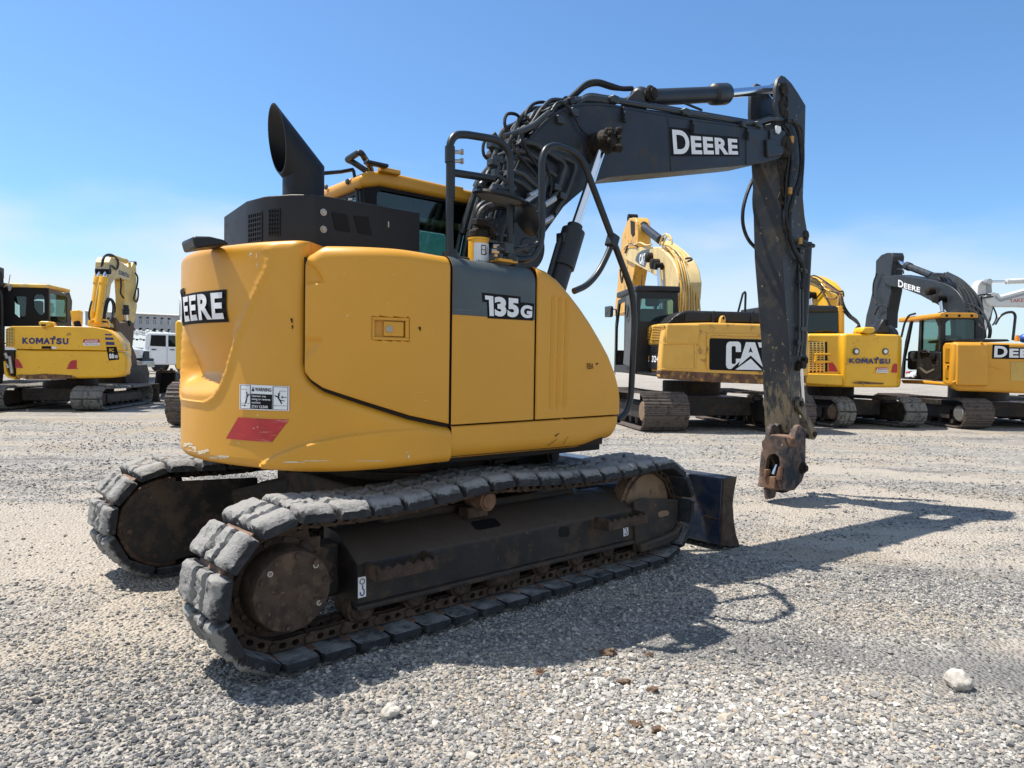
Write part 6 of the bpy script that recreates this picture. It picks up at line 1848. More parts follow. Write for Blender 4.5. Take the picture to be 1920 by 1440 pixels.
h1 = rrect(xc + .2, zb_ + 1.15, (xc + fx) / 2 - .08, zt - .18, .06); h2 = [(fx - .12, zb_ + .2), (fx - .12, zt - .85), (fx - .36, zt - .22), ((xc + fx) / 2 + .06, zt - .18), ((xc + fx) / 2 + .06, zb_ + .2)]
V, F = plate2d(side, [h1, h2], .06)
b = MB(); b.add([(v.x, ycl - v.z, v.y) for v in V], F); b.build('cab_side', M['blackp'], CB, bevel=.012)
b = MB(); b.add([(v.x, ycr + v.z, v.y) for v in V], F); b.build('cab_side', M['blackp'], CB, bevel=.012)
CT.box('window', (xc + .15, ycl - .03, zb_ + 1.1), ((xc + fx) / 2, ycl - .024, zt - .14), GL['cab'], CB)
CT.box('roof', (xc - .04, ycr - .03, zt - .06), (fx - .2, ycl + .03, zt + .10), 'blackp', CB, bevel=.05, seg=3)
b = MB(); b.boxb((fx - .1, ycr + .06, zb_), (fx - .04, ycl - .06, zb_ + .6)); b.build('cab_front', M['blackp'], CB, bevel=.01)
cy_ = (ycl + ycr) / 2
b = MB(); b.boxb((xc + .35, cy_ - .32, zb_ + .9), (xc + .55, cy_ + .32, zb_ + 1.62)); b.boxb((xc + .38, cy_ - .18, zb_ + 1.68), (xc + .5, cy_ + .18, zb_ + 2.0)); b.build('driver_seat', M['seat'], CB, bevel=.09, seg=4)
dr = CT.py('cab_door', [(1174, 556), (1183, 553), (1184, 640), (1182, 688), (1168, 682), (1172, 640)], ycl + .06, -.05, 'interior', CB, bevel=.01)
b = MB(); pp = CT.fr.y(1175, 583, ycl + .1); b.tube([pp + Vector((.12 * math.cos(t), 0, .16 * math.sin(t))) for t in np.linspace(0, 6.2, 16)], .018); b.build('door_handle', M['rail'], dr)
CT.py('mirror', [(1139, 575), (1149, 573.5), (1150.5, 576), (1150, 593), (1148, 595), (1139, 595)], ycl + .25, .08, 'blackp', CB, bevel=.02)
CT.tube('mirror_arm', [(1149, 580, ycl + .2), (1155, 580, ycl + .05), (1157, 610, ycl + .05)], .02, 'rail', CB)
CT.tube('aerial', [(1202, 548, xc), (1204, 515, xc)], .010, 'rail', CB, 'x')
# boom, arm and cylinders
yb = CT.fr.x(1274, 540, 2.6).y
BM = CT.py('boom', [(1262, 600), (1270, 560), (1272, 530), (1268, 505), (1260, 487), (1247, 472), (1236, 463), (1200, 462.5), (1176, 465), (1171, 470), (1171, 486), (1180, 491), (1215, 509), (1232, 518.5), (1243, 527), (1247, 545), (1248, 580), (1246, 605), (1268, 640)], yb, -.66, 'beige', bevel=.03)
CT.py('logo_plate', [(1191, 489), (1192, 483), (1196, 475), (1204, 469.5), (1213, 467.5), (1218, 467.5), (1214, 485), (1209, 501), (1200, 496)], yb + .008, -.006, 'decalgrey', BM)
CT.text('CAT', (1199.5, 477), (1211, 474.5), (1208, 498), (1199, 494.5), yb + .010, 'white', BM, 'y', .05, .006)
AR = CT.py('arm', [(1166, 440), (1175, 417), (1180, 409), (1190, 408), (1193, 414), (1195, 425), (1195.5, 460), (1192, 490), (1188, 515), (1184, 540), (1180, 560), (1176, 585), (1151, 592), (1157, 540), (1160, 508), (1163, 469)], yb - .08, -.45, 'yellow3', bevel=.025)
CT.py('arm_slot', [(1182, 413), (1190, 416), (1190, 440), (1186, 444), (1183, 438)], yb - .07, .004, 'mud', AR)
CT.cylinder('arm_cylinder', (1238, 450), (1203, 422), (1186, 409), yb - .33, .13, .075, 'charcoal')
CT.cylinder('boom_cylinder', (1240, 600), (1238, 545), (1234.5, 499), yb + .15, .10, .065, 'chrome')
CT.cylinder('boom_cylinder', (1248, 600), (1246, 545), (1241, 499), yb - .8, .10, .065, 'beige')
b = MB(); p = CT.fr.y(1222, 483, yb); b.lathe((p.x, yb, p.z), (0, 1, 0), [(0, .15), (.15, .15), (.2, .10)], 20); p = CT.fr.y(1235, 495, yb); b.lathe((p.x, yb - .05, p.z), (0, 1, 0), [(0, .15), (.28, .15), (.3, .10)], 20); b.build('cylinder_pin', M['mud'], BM)
for i in range(8):
    o = 3 + i * 4.6; yy = yb - .04 - i * .08
    CT.tube('steel_pipe', [(1236 + o * .5, 456 - o * .1, yy), (1248 + o * .6, 462, yy), (1260 + o * .75, 476, yy), (1268 + o * .9, 496, yy), (1273 + o, 525, yy), (1275 + o, 552 + (i % 3) * 5, yy), (1272 + o * 1.15, 590, yy)], .030, 'beige' if i % 2 else 'yellow3', BM, smooth=True)
for pts in ([(1170, 468), (1176, 460), (1190, 459), (1200, 455), (1212, 460), (1222, 458)], [(1172, 474), (1180, 458), (1195, 462)], [(1242, 462), (1247, 448), (1253, 441), (1258, 446), (1260, 458)], [(1237, 460), (1242, 444), (1250, 439), (1256, 450)], [(1163, 505), (1164, 520), (1166, 530), (1168, 515)], [(1286, 485), (1294, 484), (1297, 487), (1290, 490)]): CT.tube('hose', [(p[0], p[1], yb + .03) for p in pts], .028, 'beige' if pts[0][1] < 470 else 'hose', BM, smooth=True)

# ---------------- yellow excavator at the right
K2 = Bg('excavator', (1640, 803), R(100), 'bright lemon yellow excavator with round rear lamps, right of the upright arm', 'excavator', 'excavators parked in the row behind')
l0, l1 = K2.gx(1548, 800).y, K2.gx(1588, 801).y; r0, r1 = K2.gx(1697, 803).y, K2.gx(1746, 804).y
bg_track(K2, .3, 4.4, l0, l1, .40, 'pad', 42, capm='tan'); bg_track(K2, .3, 4.4, r0, r1, .40, 'pad', 42)
under(K2, .3, 4.4, r0 + .1, l1 - .1, .40, 1.05)
x = 0
b = MB()
pl = [K2.fr.x(1511, 680, .55), K2.fr.x(1576, 680, .14), K2.fr.x(1584, 680, 0), K2.fr.x(1640, 680, -.05), K2.fr.x(1682, 680, 0), K2.fr.x(1689, 680, .2), K2.fr.x(1690, 680, 2.2), K2.fr.x(1511, 680, 2.2)]
z0 = K2.fr.x(1600, 726, 0).z; z1 = K2.fr.x(1640, 626, 0).z
b.prism([(p.x, p.y, z0) for p in pl], (0, 0, z1 - z0)); cw = b.build('counterweight', M['yellow2'], K2.root, bevel=.07, seg=4)
xd = -.056
def k2x(px): # x of the faceted rear at picture column px
    if px < 1580: return .14 + (1576 - px) / 65 * .41
    return 0.0
b = MB(); b.add([K2.fr.x(px_, py_, k2x(px_) - .006) for px_, py_ in ((1515, 639), (1551, 641), (1552, 697), (1515, 699))], [(0, 1, 2, 3)]); gr_ = b.build('rear_grille', M['black'], cw)
for i in range(13):
    y_ = 642 + i * 4.3; b = MB(); a, c = K2.fr.x(1515, y_, k2x(1515) - .02), K2.fr.x(1547, y_ - .2, k2x(1547) - .02); b.box((a + c) / 2, ((a - c).length, .03, .035), Matrix.Rotation(math.atan2((a - c).y, (a - c).x), 3, 'Z')); b.build('slat', M['yellow4'], gr_)
for i in range(5):
    x_ = 1517 + i * 7; b = MB(); a, c = K2.fr.x(x_, 641, k2x(x_) - .03), K2.fr.x(x_, 698, k2x(x_) - .03); b.cyl(a, c, .02, n=6); b.build('slat', M['yellow4'], gr_)
b = MB(); a = K2.fr.x(1530, 662, k2x(1530) - .05); c = K2.fr.x(1553, 680, k2x(1553) - .05)
for (zz0, zz1) in ((c.z, c.z + .05), (a.z - .05, a.z)): b.box(((a.x + c.x) / 2, (a.y + c.y) / 2, (zz0 + zz1) / 2), ((a - c).length, .06, zz1 - zz0), Matrix.Rotation(math.atan2((a - c).y, (a - c).x), 3, 'Z'))
b.box((a.x, a.y, (a.z + c.z) / 2), (.06, .06, a.z - c.z)); b.build('grab_handle', M['yellow2'], cw, bevel=.01)
b = MB(); b.add([K2.fr.x(px_, py_, k2x(px_) - .008) for px_, py_ in ((1553.5, 679.5), (1562, 680.5), (1567, 687), (1571, 697), (1553.5, 696.5))], [(0, 1, 2, 3, 4)]); b.build('reflector', M['red'], cw)
K2.px('reflector', [(1672, 698.5), (1675, 685), (1678, 682), (1682.5, 682), (1682.5, 698.5)], -.03, .03, 'red', cw)
for px_ in (1606, 1660.5):
    b = MB(); p = K2.fr.x(px_, 659, -.055); b.lathe(p + Vector((.02, 0, 0)), (-1, 0, 0), [(0, .085), (.025, .085), (.025, .065), (.012, .06)], 22); LMP = b.build('rear_lamp', M['interior'], cw)
    b = MB(); b.lathe(p, (-1, 0, 0), [(0, .055), (.012, .05), (.02, .02)], 18); b.build('lens', M['lamp'], LMP)
komatsu(K2, (1592, 671.5), (1669, 672.5), (1669, 682.5), (1592, 681), xd - .01, 'navy', cw)
dp = K2.px('danger_plate', [(1643, 689), (1665, 689), (1665, 699), (1643, 698.5)], xd - .012, .006, 'white', cw)
K2.px('danger_field', [(1643, 689), (1665, 689), (1665, 694), (1643, 694)], xd - .016, .004, 'redp', dp)
K2.text('DANGER', (1648, 690), (1664.5, 690), (1664.5, 693.4), (1648, 693.4), xd - .016, 'white', dp, bold=.02)
K2.text('Keep off swing area', (1644, 695.3), (1664, 695.3), (1664, 697.6), (1644, 697.4), xd - .012, 'decalblack', dp, bold=.01)
K2.px('warning_triangle', [(1644, 693.4), (1645.7, 690), (1647.4, 693.4)], xd - .019, .003, 'white', dp)
K2.px('scraped_edge', [(1597, 718), (1612, 714.5), (1640, 717), (1658, 718), (1656, 720.5), (1610, 720)], xd - .008, .008, 'rustband', cw)
K2.px('lower_ledge', [(1511, 700), (1584, 702), (1595, 724), (1511, 719)], .06, .4, 'yellow2', cw, bevel=.03)
K2.px('top_lamp', [(1617, 623), (1620, 614), (1625, 613), (1639, 613.5), (1642.5, 617), (1640, 623), (1630, 626)], -.1, .4, 'yellow2', cw, bevel=.03)
b = MB(); p = K2.fr.x(1664, 626, .6); b.ball((p.x + .3, p.y, p.z - .05), (.6, .33, .34), 24, 14); AC_ = b.build('exhaust_dome', M['blackp'], K2.root)
K2.px('exhaust_horn', [(1643, 624), (1652, 607), (1657, 598), (1666, 597), (1669, 612), (1669, 626)], .35, .3, 'blackp', AC_, bevel=.04)
K2.px('horn_mouth', [(1659, 600), (1665, 600), (1667, 610), (1661, 611)], .345, .01, 'black', AC_)
# cab
CB = K2.px('cab', [(1440, 574), (1514, 573), (1571, 576), (1573, 590), (1573, 626), (1440, 626)], 1.0, 1.5, 'blackp', bevel=.04)
K2.px('roof', [(1440, 573), (1514, 572), (1568, 573), (1573, 577), (1572.5, 584.5), (1440, 586)], .95, 1.5, 'charcoal', CB, bevel=.04)
K2.px('window', [(1450, 589), (1571, 587), (1571, 623), (1450, 623)], .985, .01, GL['dark'], CB)
K2.px('cab_post', [(1572, 573.5), (1579, 573.5), (1580, 624), (1573, 624)], 1.0, .8, 'yellow2', CB, bevel=.02)
yb = K2.fr.x(1578, 575, 2.3).y + .3
BM = K2.py('boom', [(1423, 532), (1434, 524), (1460, 516), (1490, 514), (1513, 517), (1524, 521), (1536, 528), (1545, 538), (1550, 550), (1552, 575), (1552, 640), (1535, 640), (1530, 590), (1500, 572), (1460, 572), (1430, 575)], yb, -.55, 'yellow2', bevel=.03)
K2.py('arm', [(1424, 520), (1433, 516), (1440, 530), (1437, 580), (1430, 640), (1420, 640), (1423, 575)], yb - .1, -.4, 'yellow2', bevel=.02)
K2.py('pivot_guard', [(1421, 572), (1440, 571), (1441, 584), (1423, 586)], yb + .05, -.2, 'black', BM, bevel=.02)
K2.cylinder('boom_cylinder', (1521, 600), (1521.5, 572), (1521, 554), yb + .12, .10, .06, 'chrome')
b = MB(); p = K2.fr.y(1518, 554, yb); b.lathe((p.x, yb, p.z), (0, 1, 0), [(0, .13), (.2, .13), (.22, .09)], 18); b.build('cylinder_pin', M['rust'], BM)
for pts, m_ in (([(1513, 520), (1530, 523), (1540, 535), (1552, 545), (1566, 548), (1578, 552)], 'hose'), ([(1520, 518), (1528, 517), (1540, 523), (1556, 534), (1573, 546), (1580, 546), (1582, 556)], 'hose'), ([(1515, 525), (1530, 531), (1538, 540), (1545, 550), (1552, 563), (1558, 575)], 'hose'), ([(1530, 560), (1540, 548), (1543, 540)], 'hose'), ([(1536, 536), (1548, 556), (1565, 560), (1572, 552)], 'rustlight'), ([(1542, 528), (1560, 540), (1576, 552), (1577, 575)], 'rustlight'), ([(1545, 540), (1558, 548), (1572, 556), (1570, 572)], 'yellow4'), ([(1548, 536), (1566, 548), (1574, 560), (1573, 575)], 'rustlight')):
    K2.tube('hose', [(p[0], p[1], yb + .04) for p in pts], .022, m_, BM, smooth=True)
for i in range(5):
    K2.tube('hose', [(1578 + i, 556 + i * 7, yb - .2), (1584 + i * 2, 575 + i * 5, yb - .2), (1594 + i * 2, 590 + i * 3, yb - .2), (1606 + i * 1.5, 600 + i * 3, yb - .2), (1612 - i * 2, 612 + i, yb - .2), (1611 - i * 2.5, 628, yb - .2)], .024, 'hose', BM, smooth=True)

# ---------------- second charcoal-boomed excavator, far right
DBX = Bg('excavator', (1870, 806), R(91), 'tan yellow excavator with dark boom and open cab door at the right picture edge', 'excavator', 'excavators parked in the row behind')
l0, l1 = DBX.gx(1812, 806).y, DBX.gx(1870, 807).y
bg_track(DBX, .3, 4.2, l0, l1, .40, 'grouser', 44, capm='steel')
bg_track(DBX, .3, 4.2, l0 - 3.0, l1 - 3.0, .40, 'grouser', 44)
under(DBX, .3, 4.2, l0 - 2.9, l1 - .1, .40, 1.1)
x = .0
cw = DBX.px('counterweight', [(1790, 641), (1842, 641.5), (1990, 646), (1992, 740), (1900, 737), (1860, 735), (1800, 733), (1790, 728), (1785, 722)], x, .22, 'yellow', bevel=.08, seg=4)
DBX.px('engine_bay', [(1806, 724), (1806, 648), (1985, 652), (1985, 730)], x + .15, .45, 'yellow', bevel=.05)
DBX.px('panel_ridge', [(1838, 641), (1844, 641), (1844, 690), (1840, 697), (1788, 720), (1785, 716.5), (1836, 693), (1838, 688)], x - .03, .04, 'yellow', cw, bevel=.015)
DBX.px('panel_ridge', [(1845, 680), (1880, 692), (1878, 694.5), (1845, 683)], x - .012, .014, 'yellow', cw, bevel=.008)
DBX.px('plate_patch', [(1895, 678), (1985, 680), (1985, 716), (1895, 714)], x - .01, .012, mat('bare_patch_paint', (.52, .33, .075), .5), cw)
wp = DBX.px('warning_plate', [(1797, 654), (1834, 654), (1834, 664.5), (1797, 665)], x - .008, .006, 'white', cw)
DBX.px('print', [(1806, 655), (1819, 655), (1819, 664), (1806, 664)], x - .011, .004, 'decalblack', wp)
DBX.px('red_end', [(1829, 654), (1834, 654), (1834, 664.5), (1829, 664.5)], x - .011, .004, 'redp', wp)
for a in (1801, 1824): DBX.px('print', [(a - 2, 657), (a + 1, 659), (a + 2, 656), (a + 2, 658), (a, 662), (a - 1, 663)], x - .011, .004, 'decalblack', wp)
q = [DBX.fr.x(*p, x) for p in ((1864, 648.5), (1972, 651), (1972, 671.5), (1863, 670))]
fm = quad_map(*q); k = MB()
for s0, s1, t1 in ((-.03, .255, 1.12), (.255, 1.03, .90)): k.add([fm(s0, -.12) + Vector((-.01, 0, 0)), fm(s1, -.12) + Vector((-.01, 0, 0)), fm(s1, t1) + Vector((-.01, 0, 0)), fm(s0, t1) + Vector((-.01, 0, 0))], [(0, 1, 2, 3)])
K = k.build('logo_plate', M['decalblack'], cw)
l = MB(); letters(l, 'D', lambda s, t: fm(s, t) + Vector((-.018, 0, 0)), (0, 0, .225, 1), .035); letters(l, 'EERE', lambda s, t: fm(s, t) + Vector((-.018, 0, 0)), (.26, 0, 1, .79), .045); l.build('lettering', M['white'], K)
ysd = DBX.fr.x(1791, 690, x).y
sd_ = DBX.py('side_panel', [(1767, 718), (1767, 650), (1771, 643), (1791, 642), (1795, 646), (1796, 722), (1787, 725)], ysd - .01, -.8, 'yellow', bevel=.03)
for (a, c) in ((653, 680), (693, 709)):
    g_ = DBX.py('side_vent', [(1773, a), (1786, a), (1785, c), (1772, c)], ysd - .004, .006, 'seam', sd_)
    for i in range(int((c - a) / 2)): DBX.py('slat', [(1773, a + i * 2 + .5), (1786, a + i * 2 + .5), (1786, a + i * 2 + 1.6), (1773, a + i * 2 + 1.6)], ysd + .004, .012, 'yellow', g_)
lt = DBX.py('side_latch', [(1774, 684), (1783, 684), (1783, 690.5), (1774, 690.5)], ysd, .012, 'yellow', sd_, bevel=.003)
DBX.py('latch_slot', [(1776, 685.5), (1781, 685.5), (1781, 689), (1776, 689)], ysd + .013, .004, 'black', lt)
DBX.py('floor_beam', [(1688, 712), (1725, 713), (1785, 718), (1785, 724), (1725, 720), (1692, 719)], ysd - .02, -.8, 'yellow', bevel=.03)
DBX.px('deck_plate', [(1790, 637), (1800, 635), (1890, 636), (1895, 640), (1842, 641.5), (1792, 641)], x + .3, 1.2, 'blackp', bevel=.02)
# cab
xc = .75
yq = DBX.fr.x(1766, 640, xc).y; yR = DBX.fr.x(1834, 620, xc).y
zt = DBX.fr.x(1766, 594, xc).z; zb_ = DBX.fr.x(1766, 714, xc).z
wz = [(yq, zb_ + .2), (yR, zb_ + .2), (yR, zt), (yq, zt)]
hz = [(p.y, p.z) for p in DBX.X([(1773, 640), (1773, 606), (1780, 599), (1826, 599), (1830, 602), (1829, 640)], xc)]
V, F = plate2d(wz, [hz], .07)
b = MB(); b.add([(xc + v.z, v.x, v.y) for v in V], F); CB = b.build('cab', M['blackp'], DBX.root, bevel=.015)
DBX.px('window', [(1771, 642), (1771, 598), (1832, 597), (1832, 642)], xc + .03, .006, GL['cab'], CB)
DBX.px('roof', [(1763, 594), (1763, 588), (1768, 586), (1827, 586.5), (1834, 589), (1835, 596), (1765, 596)], xc - .06, 2.0, 'yellow', CB, bevel=.04, seg=3)
for px_ in (1775.5, 1799, 1822.5):
    b = MB(); p = DBX.fr.x(px_, 592, xc - .07); b.lathe(p + Vector((.02, 0, 0)), (-1, 0, 0), [(0, .035), (.02, .035)], 12); b.build('roof_lamp', M['black'], CB)
sp = DBX.Y([(1766, 714), (1766, 594), (1727, 594), (1713, 595), (1706, 602), (1697, 640), (1690, 690), (1689, 710)], yq)
h1 = DBX.Y([(1760, 658), (1759, 612), (1753, 597), (1730, 597), (1728, 600), (1727, 658)], yq)
h2 = DBX.Y([(1724, 598), (1714, 598), (1709, 603), (1702, 640), (1695, 672), (1720, 674)], yq); h3 = DBX.Y([(1695, 676), (1719, 677), (1718, 708), (1693, 707)], yq)
V, F = plate2d([(p.x, p.z) for p in sp], [[(p.x, p.z) for p in h] for h in (h1, h2, h3)], .06)
b = MB(); b.add([(v.x, yq - v.z, v.y) for v in V], F); b.build('cab_side', M['blackp'], CB, bevel=.012)
b = MB(); b.add([(v.x, yR + v.z, v.y) for v in V], F); b.build('cab_side', M['blackp'], CB, bevel=.012)
DBX.py('cab_door', [(1722, 660), (1763, 660), (1763, 710), (1756, 713), (1727, 711), (1721, 706)], yq + .05, -.04, 'blackp', CB, bevel=.02)
DBX.py('window', [(1728, 596), (1754, 596), (1761, 612), (1762, 660), (1727, 660)], yq - .03, .006, GL['cab'], CB)
DBX.py('door_trim', [(1723, 689), (1727, 689), (1737, 697), (1751, 691), (1752, 694), (1738, 701), (1731, 697)], yq + .052, .01, 'steel', CB)
DBX.tube('door_handle', [(1725, 665, yq + .08), (1726, 659, yq + .1), (1738, 657, yq + .1), (1743, 662, yq + .08)], .03, 'rail', CB, 'y', .06)
b = MB(); p = DBX.fr.y(1750, 668, yq + .06); b.lathe((p.x, yq + .04, p.z), (0, 1, 0), [(0, .13), (.05, .13), (.07, .08)], 18); b.build('door_lock', M['black'], CB)
DBX.tube('grab_bar', [(1690, 632, yq + .1), (1696, 606, yq + .1), (1704, 591, yq + .1), (1716, 588, yq + .1)], .03, 'rail', CB, 'y', .1)
zs = DBX.fr.y(1725, 680, yq).z; cy_ = (yq + yR) / 2
b = MB(); b.boxb((xc + .3, cy_ - .3, zs - .3), (xc + .5, cy_ + .25, zs + .75)); b.boxb((xc + .3, cy_ - .25, zs - .3), (xc + .9, cy_ + .25, zs)); b.build('driver_seat', M['seat'], CB, bevel=.08, seg=3)
b = MB(); b.boxb((xc + 1.5, yq - .1, zs - .2), (xc + 1.8, yq - .45, zs + .35)); b.build('console', M['seat'], CB, bevel=.08, seg=3)
DBX.tube('deck_rail', [(1866, 608, 1.0), (1875, 592, 1.0), (1888, 585.5, 1.0), (1900, 585, 1.0), (1904, 592, 1.0), (1899, 638, 1.0)], .035, 'rail', None, 'x', .12)
b = MB(); p = DBX.fr.x(1907, 640, .6); b.lathe(p, (0, 0, 1), [(0, .06), (.10, .06), (.10, .045), (.16, .045)], 16); b.build('filler_cap', M['orange'], DBX.root)
b = MB(); p = DBX.fr.x(1921, 640, .8); b.ball((p.x, p.y, p.z + .08), (.16, .13, .12), 16, 10); b.build('blue_tank', M['blue'], DBX.root)
yb = DBX.fr.x(1812, 590, 2.2).y
BM = DBX.py('boom', [(1670, 517), (1679, 515), (1744, 524.5), (1770, 531), (1784, 538), (1794, 546), (1803, 558), (1809, 572), (1811, 592), (1811, 640), (1784, 640), (1780, 592), (1771, 581), (1758, 571.5), (1725, 553.5), (1690, 540), (1672, 537), (1662, 533), (1655, 528), (1655, 519)], yb, -.55, 'charcoal', bevel=.02)
fm_ = ((1684.5, 525), (1726, 537), (1725.5, 548.5), (1684.5, 537.5))
q = [DBX.fr.y(*p, yb) for p in fm_]; fm2 = quad_map(*q); l = MB(); o_ = Vector((0, .008, 0))
letters(l, 'D', lambda s, t: fm2(s, t) + o_, (0, 0, .24, 1.06), .03); letters(l, 'EERE', lambda s, t: fm2(s, t) + o_, (.27, 0, 1, .84), .04); l.build('lettering', M['white'], BM)
AR = DBX.py('arm', [(1642, 489), (1652, 478), (1662, 474), (1672, 474), (1674.5, 481), (1671, 509), (1671, 545), (1668, 560), (1663, 588), (1662, 615), (1621, 615), (1624, 592), (1630, 570), (1638, 535), (1641.5, 509)], yb - .08, -.4, 'charcoal', bevel=.02)
DBX.cylinder('arm_cylinder', (1748, 517), (1699, 498), (1669, 482), yb - .28, .11, .065, 'charcoal')
DBX.py('cylinder_bracket', [(1738, 524), (1748, 511), (1757, 515), (1766, 531)], yb - .15, -.25, 'charcoal', BM, bevel=.01)
DBX.cylinder('boom_cylinder', (1767, 600), (1767, 585), (1763.5, 560), yb + .14, .10, .06, 'chrome')
b = MB()
for (px_, py_) in ((1750, 546), (1763, 560)): p = DBX.fr.y(px_, py_, yb); b.lathe((p.x, yb, p.z), (0, 1, 0), [(0, .13), (.2, .13), (.22, .09)], 18)
b.build('cylinder_pin', M['mud'], BM)
for i in range(5):
    o = 2 + i * 5.5; yy = yb - .05 - i * .1
    DBX.tube('hose', [(1752 + o, 516 - o * .2, yy), (1774 + o, 522, yy), (1788 + o, 533, yy), (1799 + o * 1.2, 550, yy), (1806 + o * 1.4, 570, yy), (1812 + o * 1.2, 592, yy)], .034, 'hose' if i % 2 else 'pipe', BM, smooth=True)
for pts in ([(1645, 512), (1638, 530), (1637, 555), (1643, 570)], [(1672, 545), (1670, 565), (1663, 580)], [(1680, 512), (1683, 505), (1692, 506), (1694, 513)], [(1640, 590), (1648, 575), (1662, 574), (1664, 592)], [(1750, 515), (1772, 515), (1785, 525), (1790, 532)], [(1815, 570), (1830, 574), (1842, 585), (1850, 600), (1855, 620), (1853, 634)], [(1812, 580), (1828, 584), (1840, 598), (1846, 620), (1845, 636)], [(1822, 590), (1838, 592), (1852, 602), (1858, 618), (1856, 634)], [(1826, 560), (1832, 575), (1836, 592), (1840, 610)], [(1818, 572), (1830, 600), (1838, 612), (1846, 618), (1848, 634)]):
    DBX.tube('hose', [(p[0], p[1], yb + .03) for p in pts], .026, 'hose', BM, smooth=True)

# ---------------- pale grey excavator beyond
TK = Bg('excavator', (1950, 770), R(93), 'pale grey excavator with red lettering on its boom, behind the tan one', 'excavator', 'excavators parked in the row behind')
yk = 1.5
AR = TK.px('arm', [(1833, 536), (1836, 530), (1841, 525.5), (1848, 524), (1858, 527), (1860, 533), (1860, 550), (1862, 575), (1858, 592), (1852, 604), (1846, 640), (1837, 640), (1836, 600), (1833, 560)], yk, .4, 'tkwhite', bevel=.03)
TK.px('arm_shade_plate', [(1849, 528), (1859, 531), (1860, 548), (1850, 550)], yk - .02, .03, 'trailer', AR)
BM = TK.px('boom', [(1846, 556), (1853, 550), (1866, 548), (1872, 549), (1877, 555.5), (1925, 542), (1990, 524), (2060, 512), (2110, 530), (2130, 620), (2085, 630), (2050, 590), (1990, 578), (1920, 574.5), (1858, 574.5), (1850, 568)], yk - .1, .5, 'tkwhite', bevel=.03)
TK.px('boom_recess', [(1866, 553), (1876, 561), (1925, 548), (1925, 552), (1876, 566), (1866, 559)], yk - .11, .02, 'trailer', BM)
TK.text('TAKEUCHI', (1893, 561.5), (1944, 556), (1944, 564.5), (1893, 567.5), yk - .1, 'redp', BM, bold=.0, d=-.01)
b = MB(); a, c, e = TK.fr.x(1990, 524, yk - .2), TK.fr.x(1886, 528, yk - .2), TK.fr.x(1852, 528.5, yk - .2)
b.cyl(a, c, .11, n=16); AC_ = b.build('arm_cylinder', M['tkwhite'], TK.root)
b = MB(); b.cyl(c, e, .055, n=12); b.build('rod', M['chrome'], AC_)
b = MB(); b.cyl(e + Vector((-.12, 0, 0)), e + Vector((.12, 0, 0)), .12, n=16); b.build('rod_eye', M['steel'], AC_)
TK.px('lower_arm', [(1844, 575), (1863, 575), (1858, 600), (1850, 618), (1846, 640), (1840, 640)], yk + .02, .3, 'interior', AR)
for pts in ([(1822, 570), (1832, 556), (1845, 552), (1858, 553)], [(1832, 580), (1836, 562), (1848, 558), (1862, 556)], [(1862, 575), (1868, 590), (1867, 600), (1861, 610)], [(1840, 555), (1841, 575), (1838, 590), (1842, 605)]): TK.tube('hose', [(p[0], p[1], yk - .15) for p in pts], .03, 'hose', AR, 'x', smooth=True)
TK.px('upper_body', [(2060, 600), (2200, 600), (2200, 735), (2060, 730)], .8, 2.0, 'tkwhite', bevel=.15, seg=4)
bg_track(TK, .4, 3.6, TK.gx(1950, 770).y, TK.gx(1990, 770).y, .38, 'pad', 34)
bg_track(TK, .4, 3.6, TK.gx(2060, 770).y, TK.gx(2100, 770).y, .38, 'pad', 34)

# red vehicle seen through the far cab, and a white one
def far_car(px, py, yaw, m, label, k):
    E = Bg('car', (px, py), yaw, label, 'car')
    b = MB(); prof = [(-2.2, .35), (-2.25, .95), (-1.7, 1.05), (-1.2, 1.5), (.5, 1.5), (1.1, 1.02), (2.1, .9), (2.25, .4)]
    b.prism([(x_ * k, -.85 * k, z_ * k) for x_, z_ in prof], (0, 1.7 * k, 0)); B_ = b.build('body', M[m], E.root, bevel=.06, seg=3)
    for sy in (-1, 1):
        b = MB(); b.prism([(x_ * k, sy * .852 * k, z_ * k) for x_, z_ in ((-1.45, 1.05), (-1.1, 1.42), (.42, 1.42), (.9, 1.04))], (0, sy * .006, 0)); b.build('window', M['black'], B_)
        for x_ in (-1.4, 1.4): b = MB(); b.lathe((x_ * k, sy * .65 * k, .33 * k), (0, sy, 0), [(0, .33 * k), (.2 * k, .33 * k), (.22 * k, .2 * k)], 20); b.build('wheel', M['tyre'], E.root)
far_car(1706, 701, R(20), 'redcar', 'red car far behind, seen through the open cab of the tan excavator', 1.15)
far_car(1720, 709, R(15), 'truckwhite', 'white car in front of the red one, seen through the cab of the tan excavator', .9)
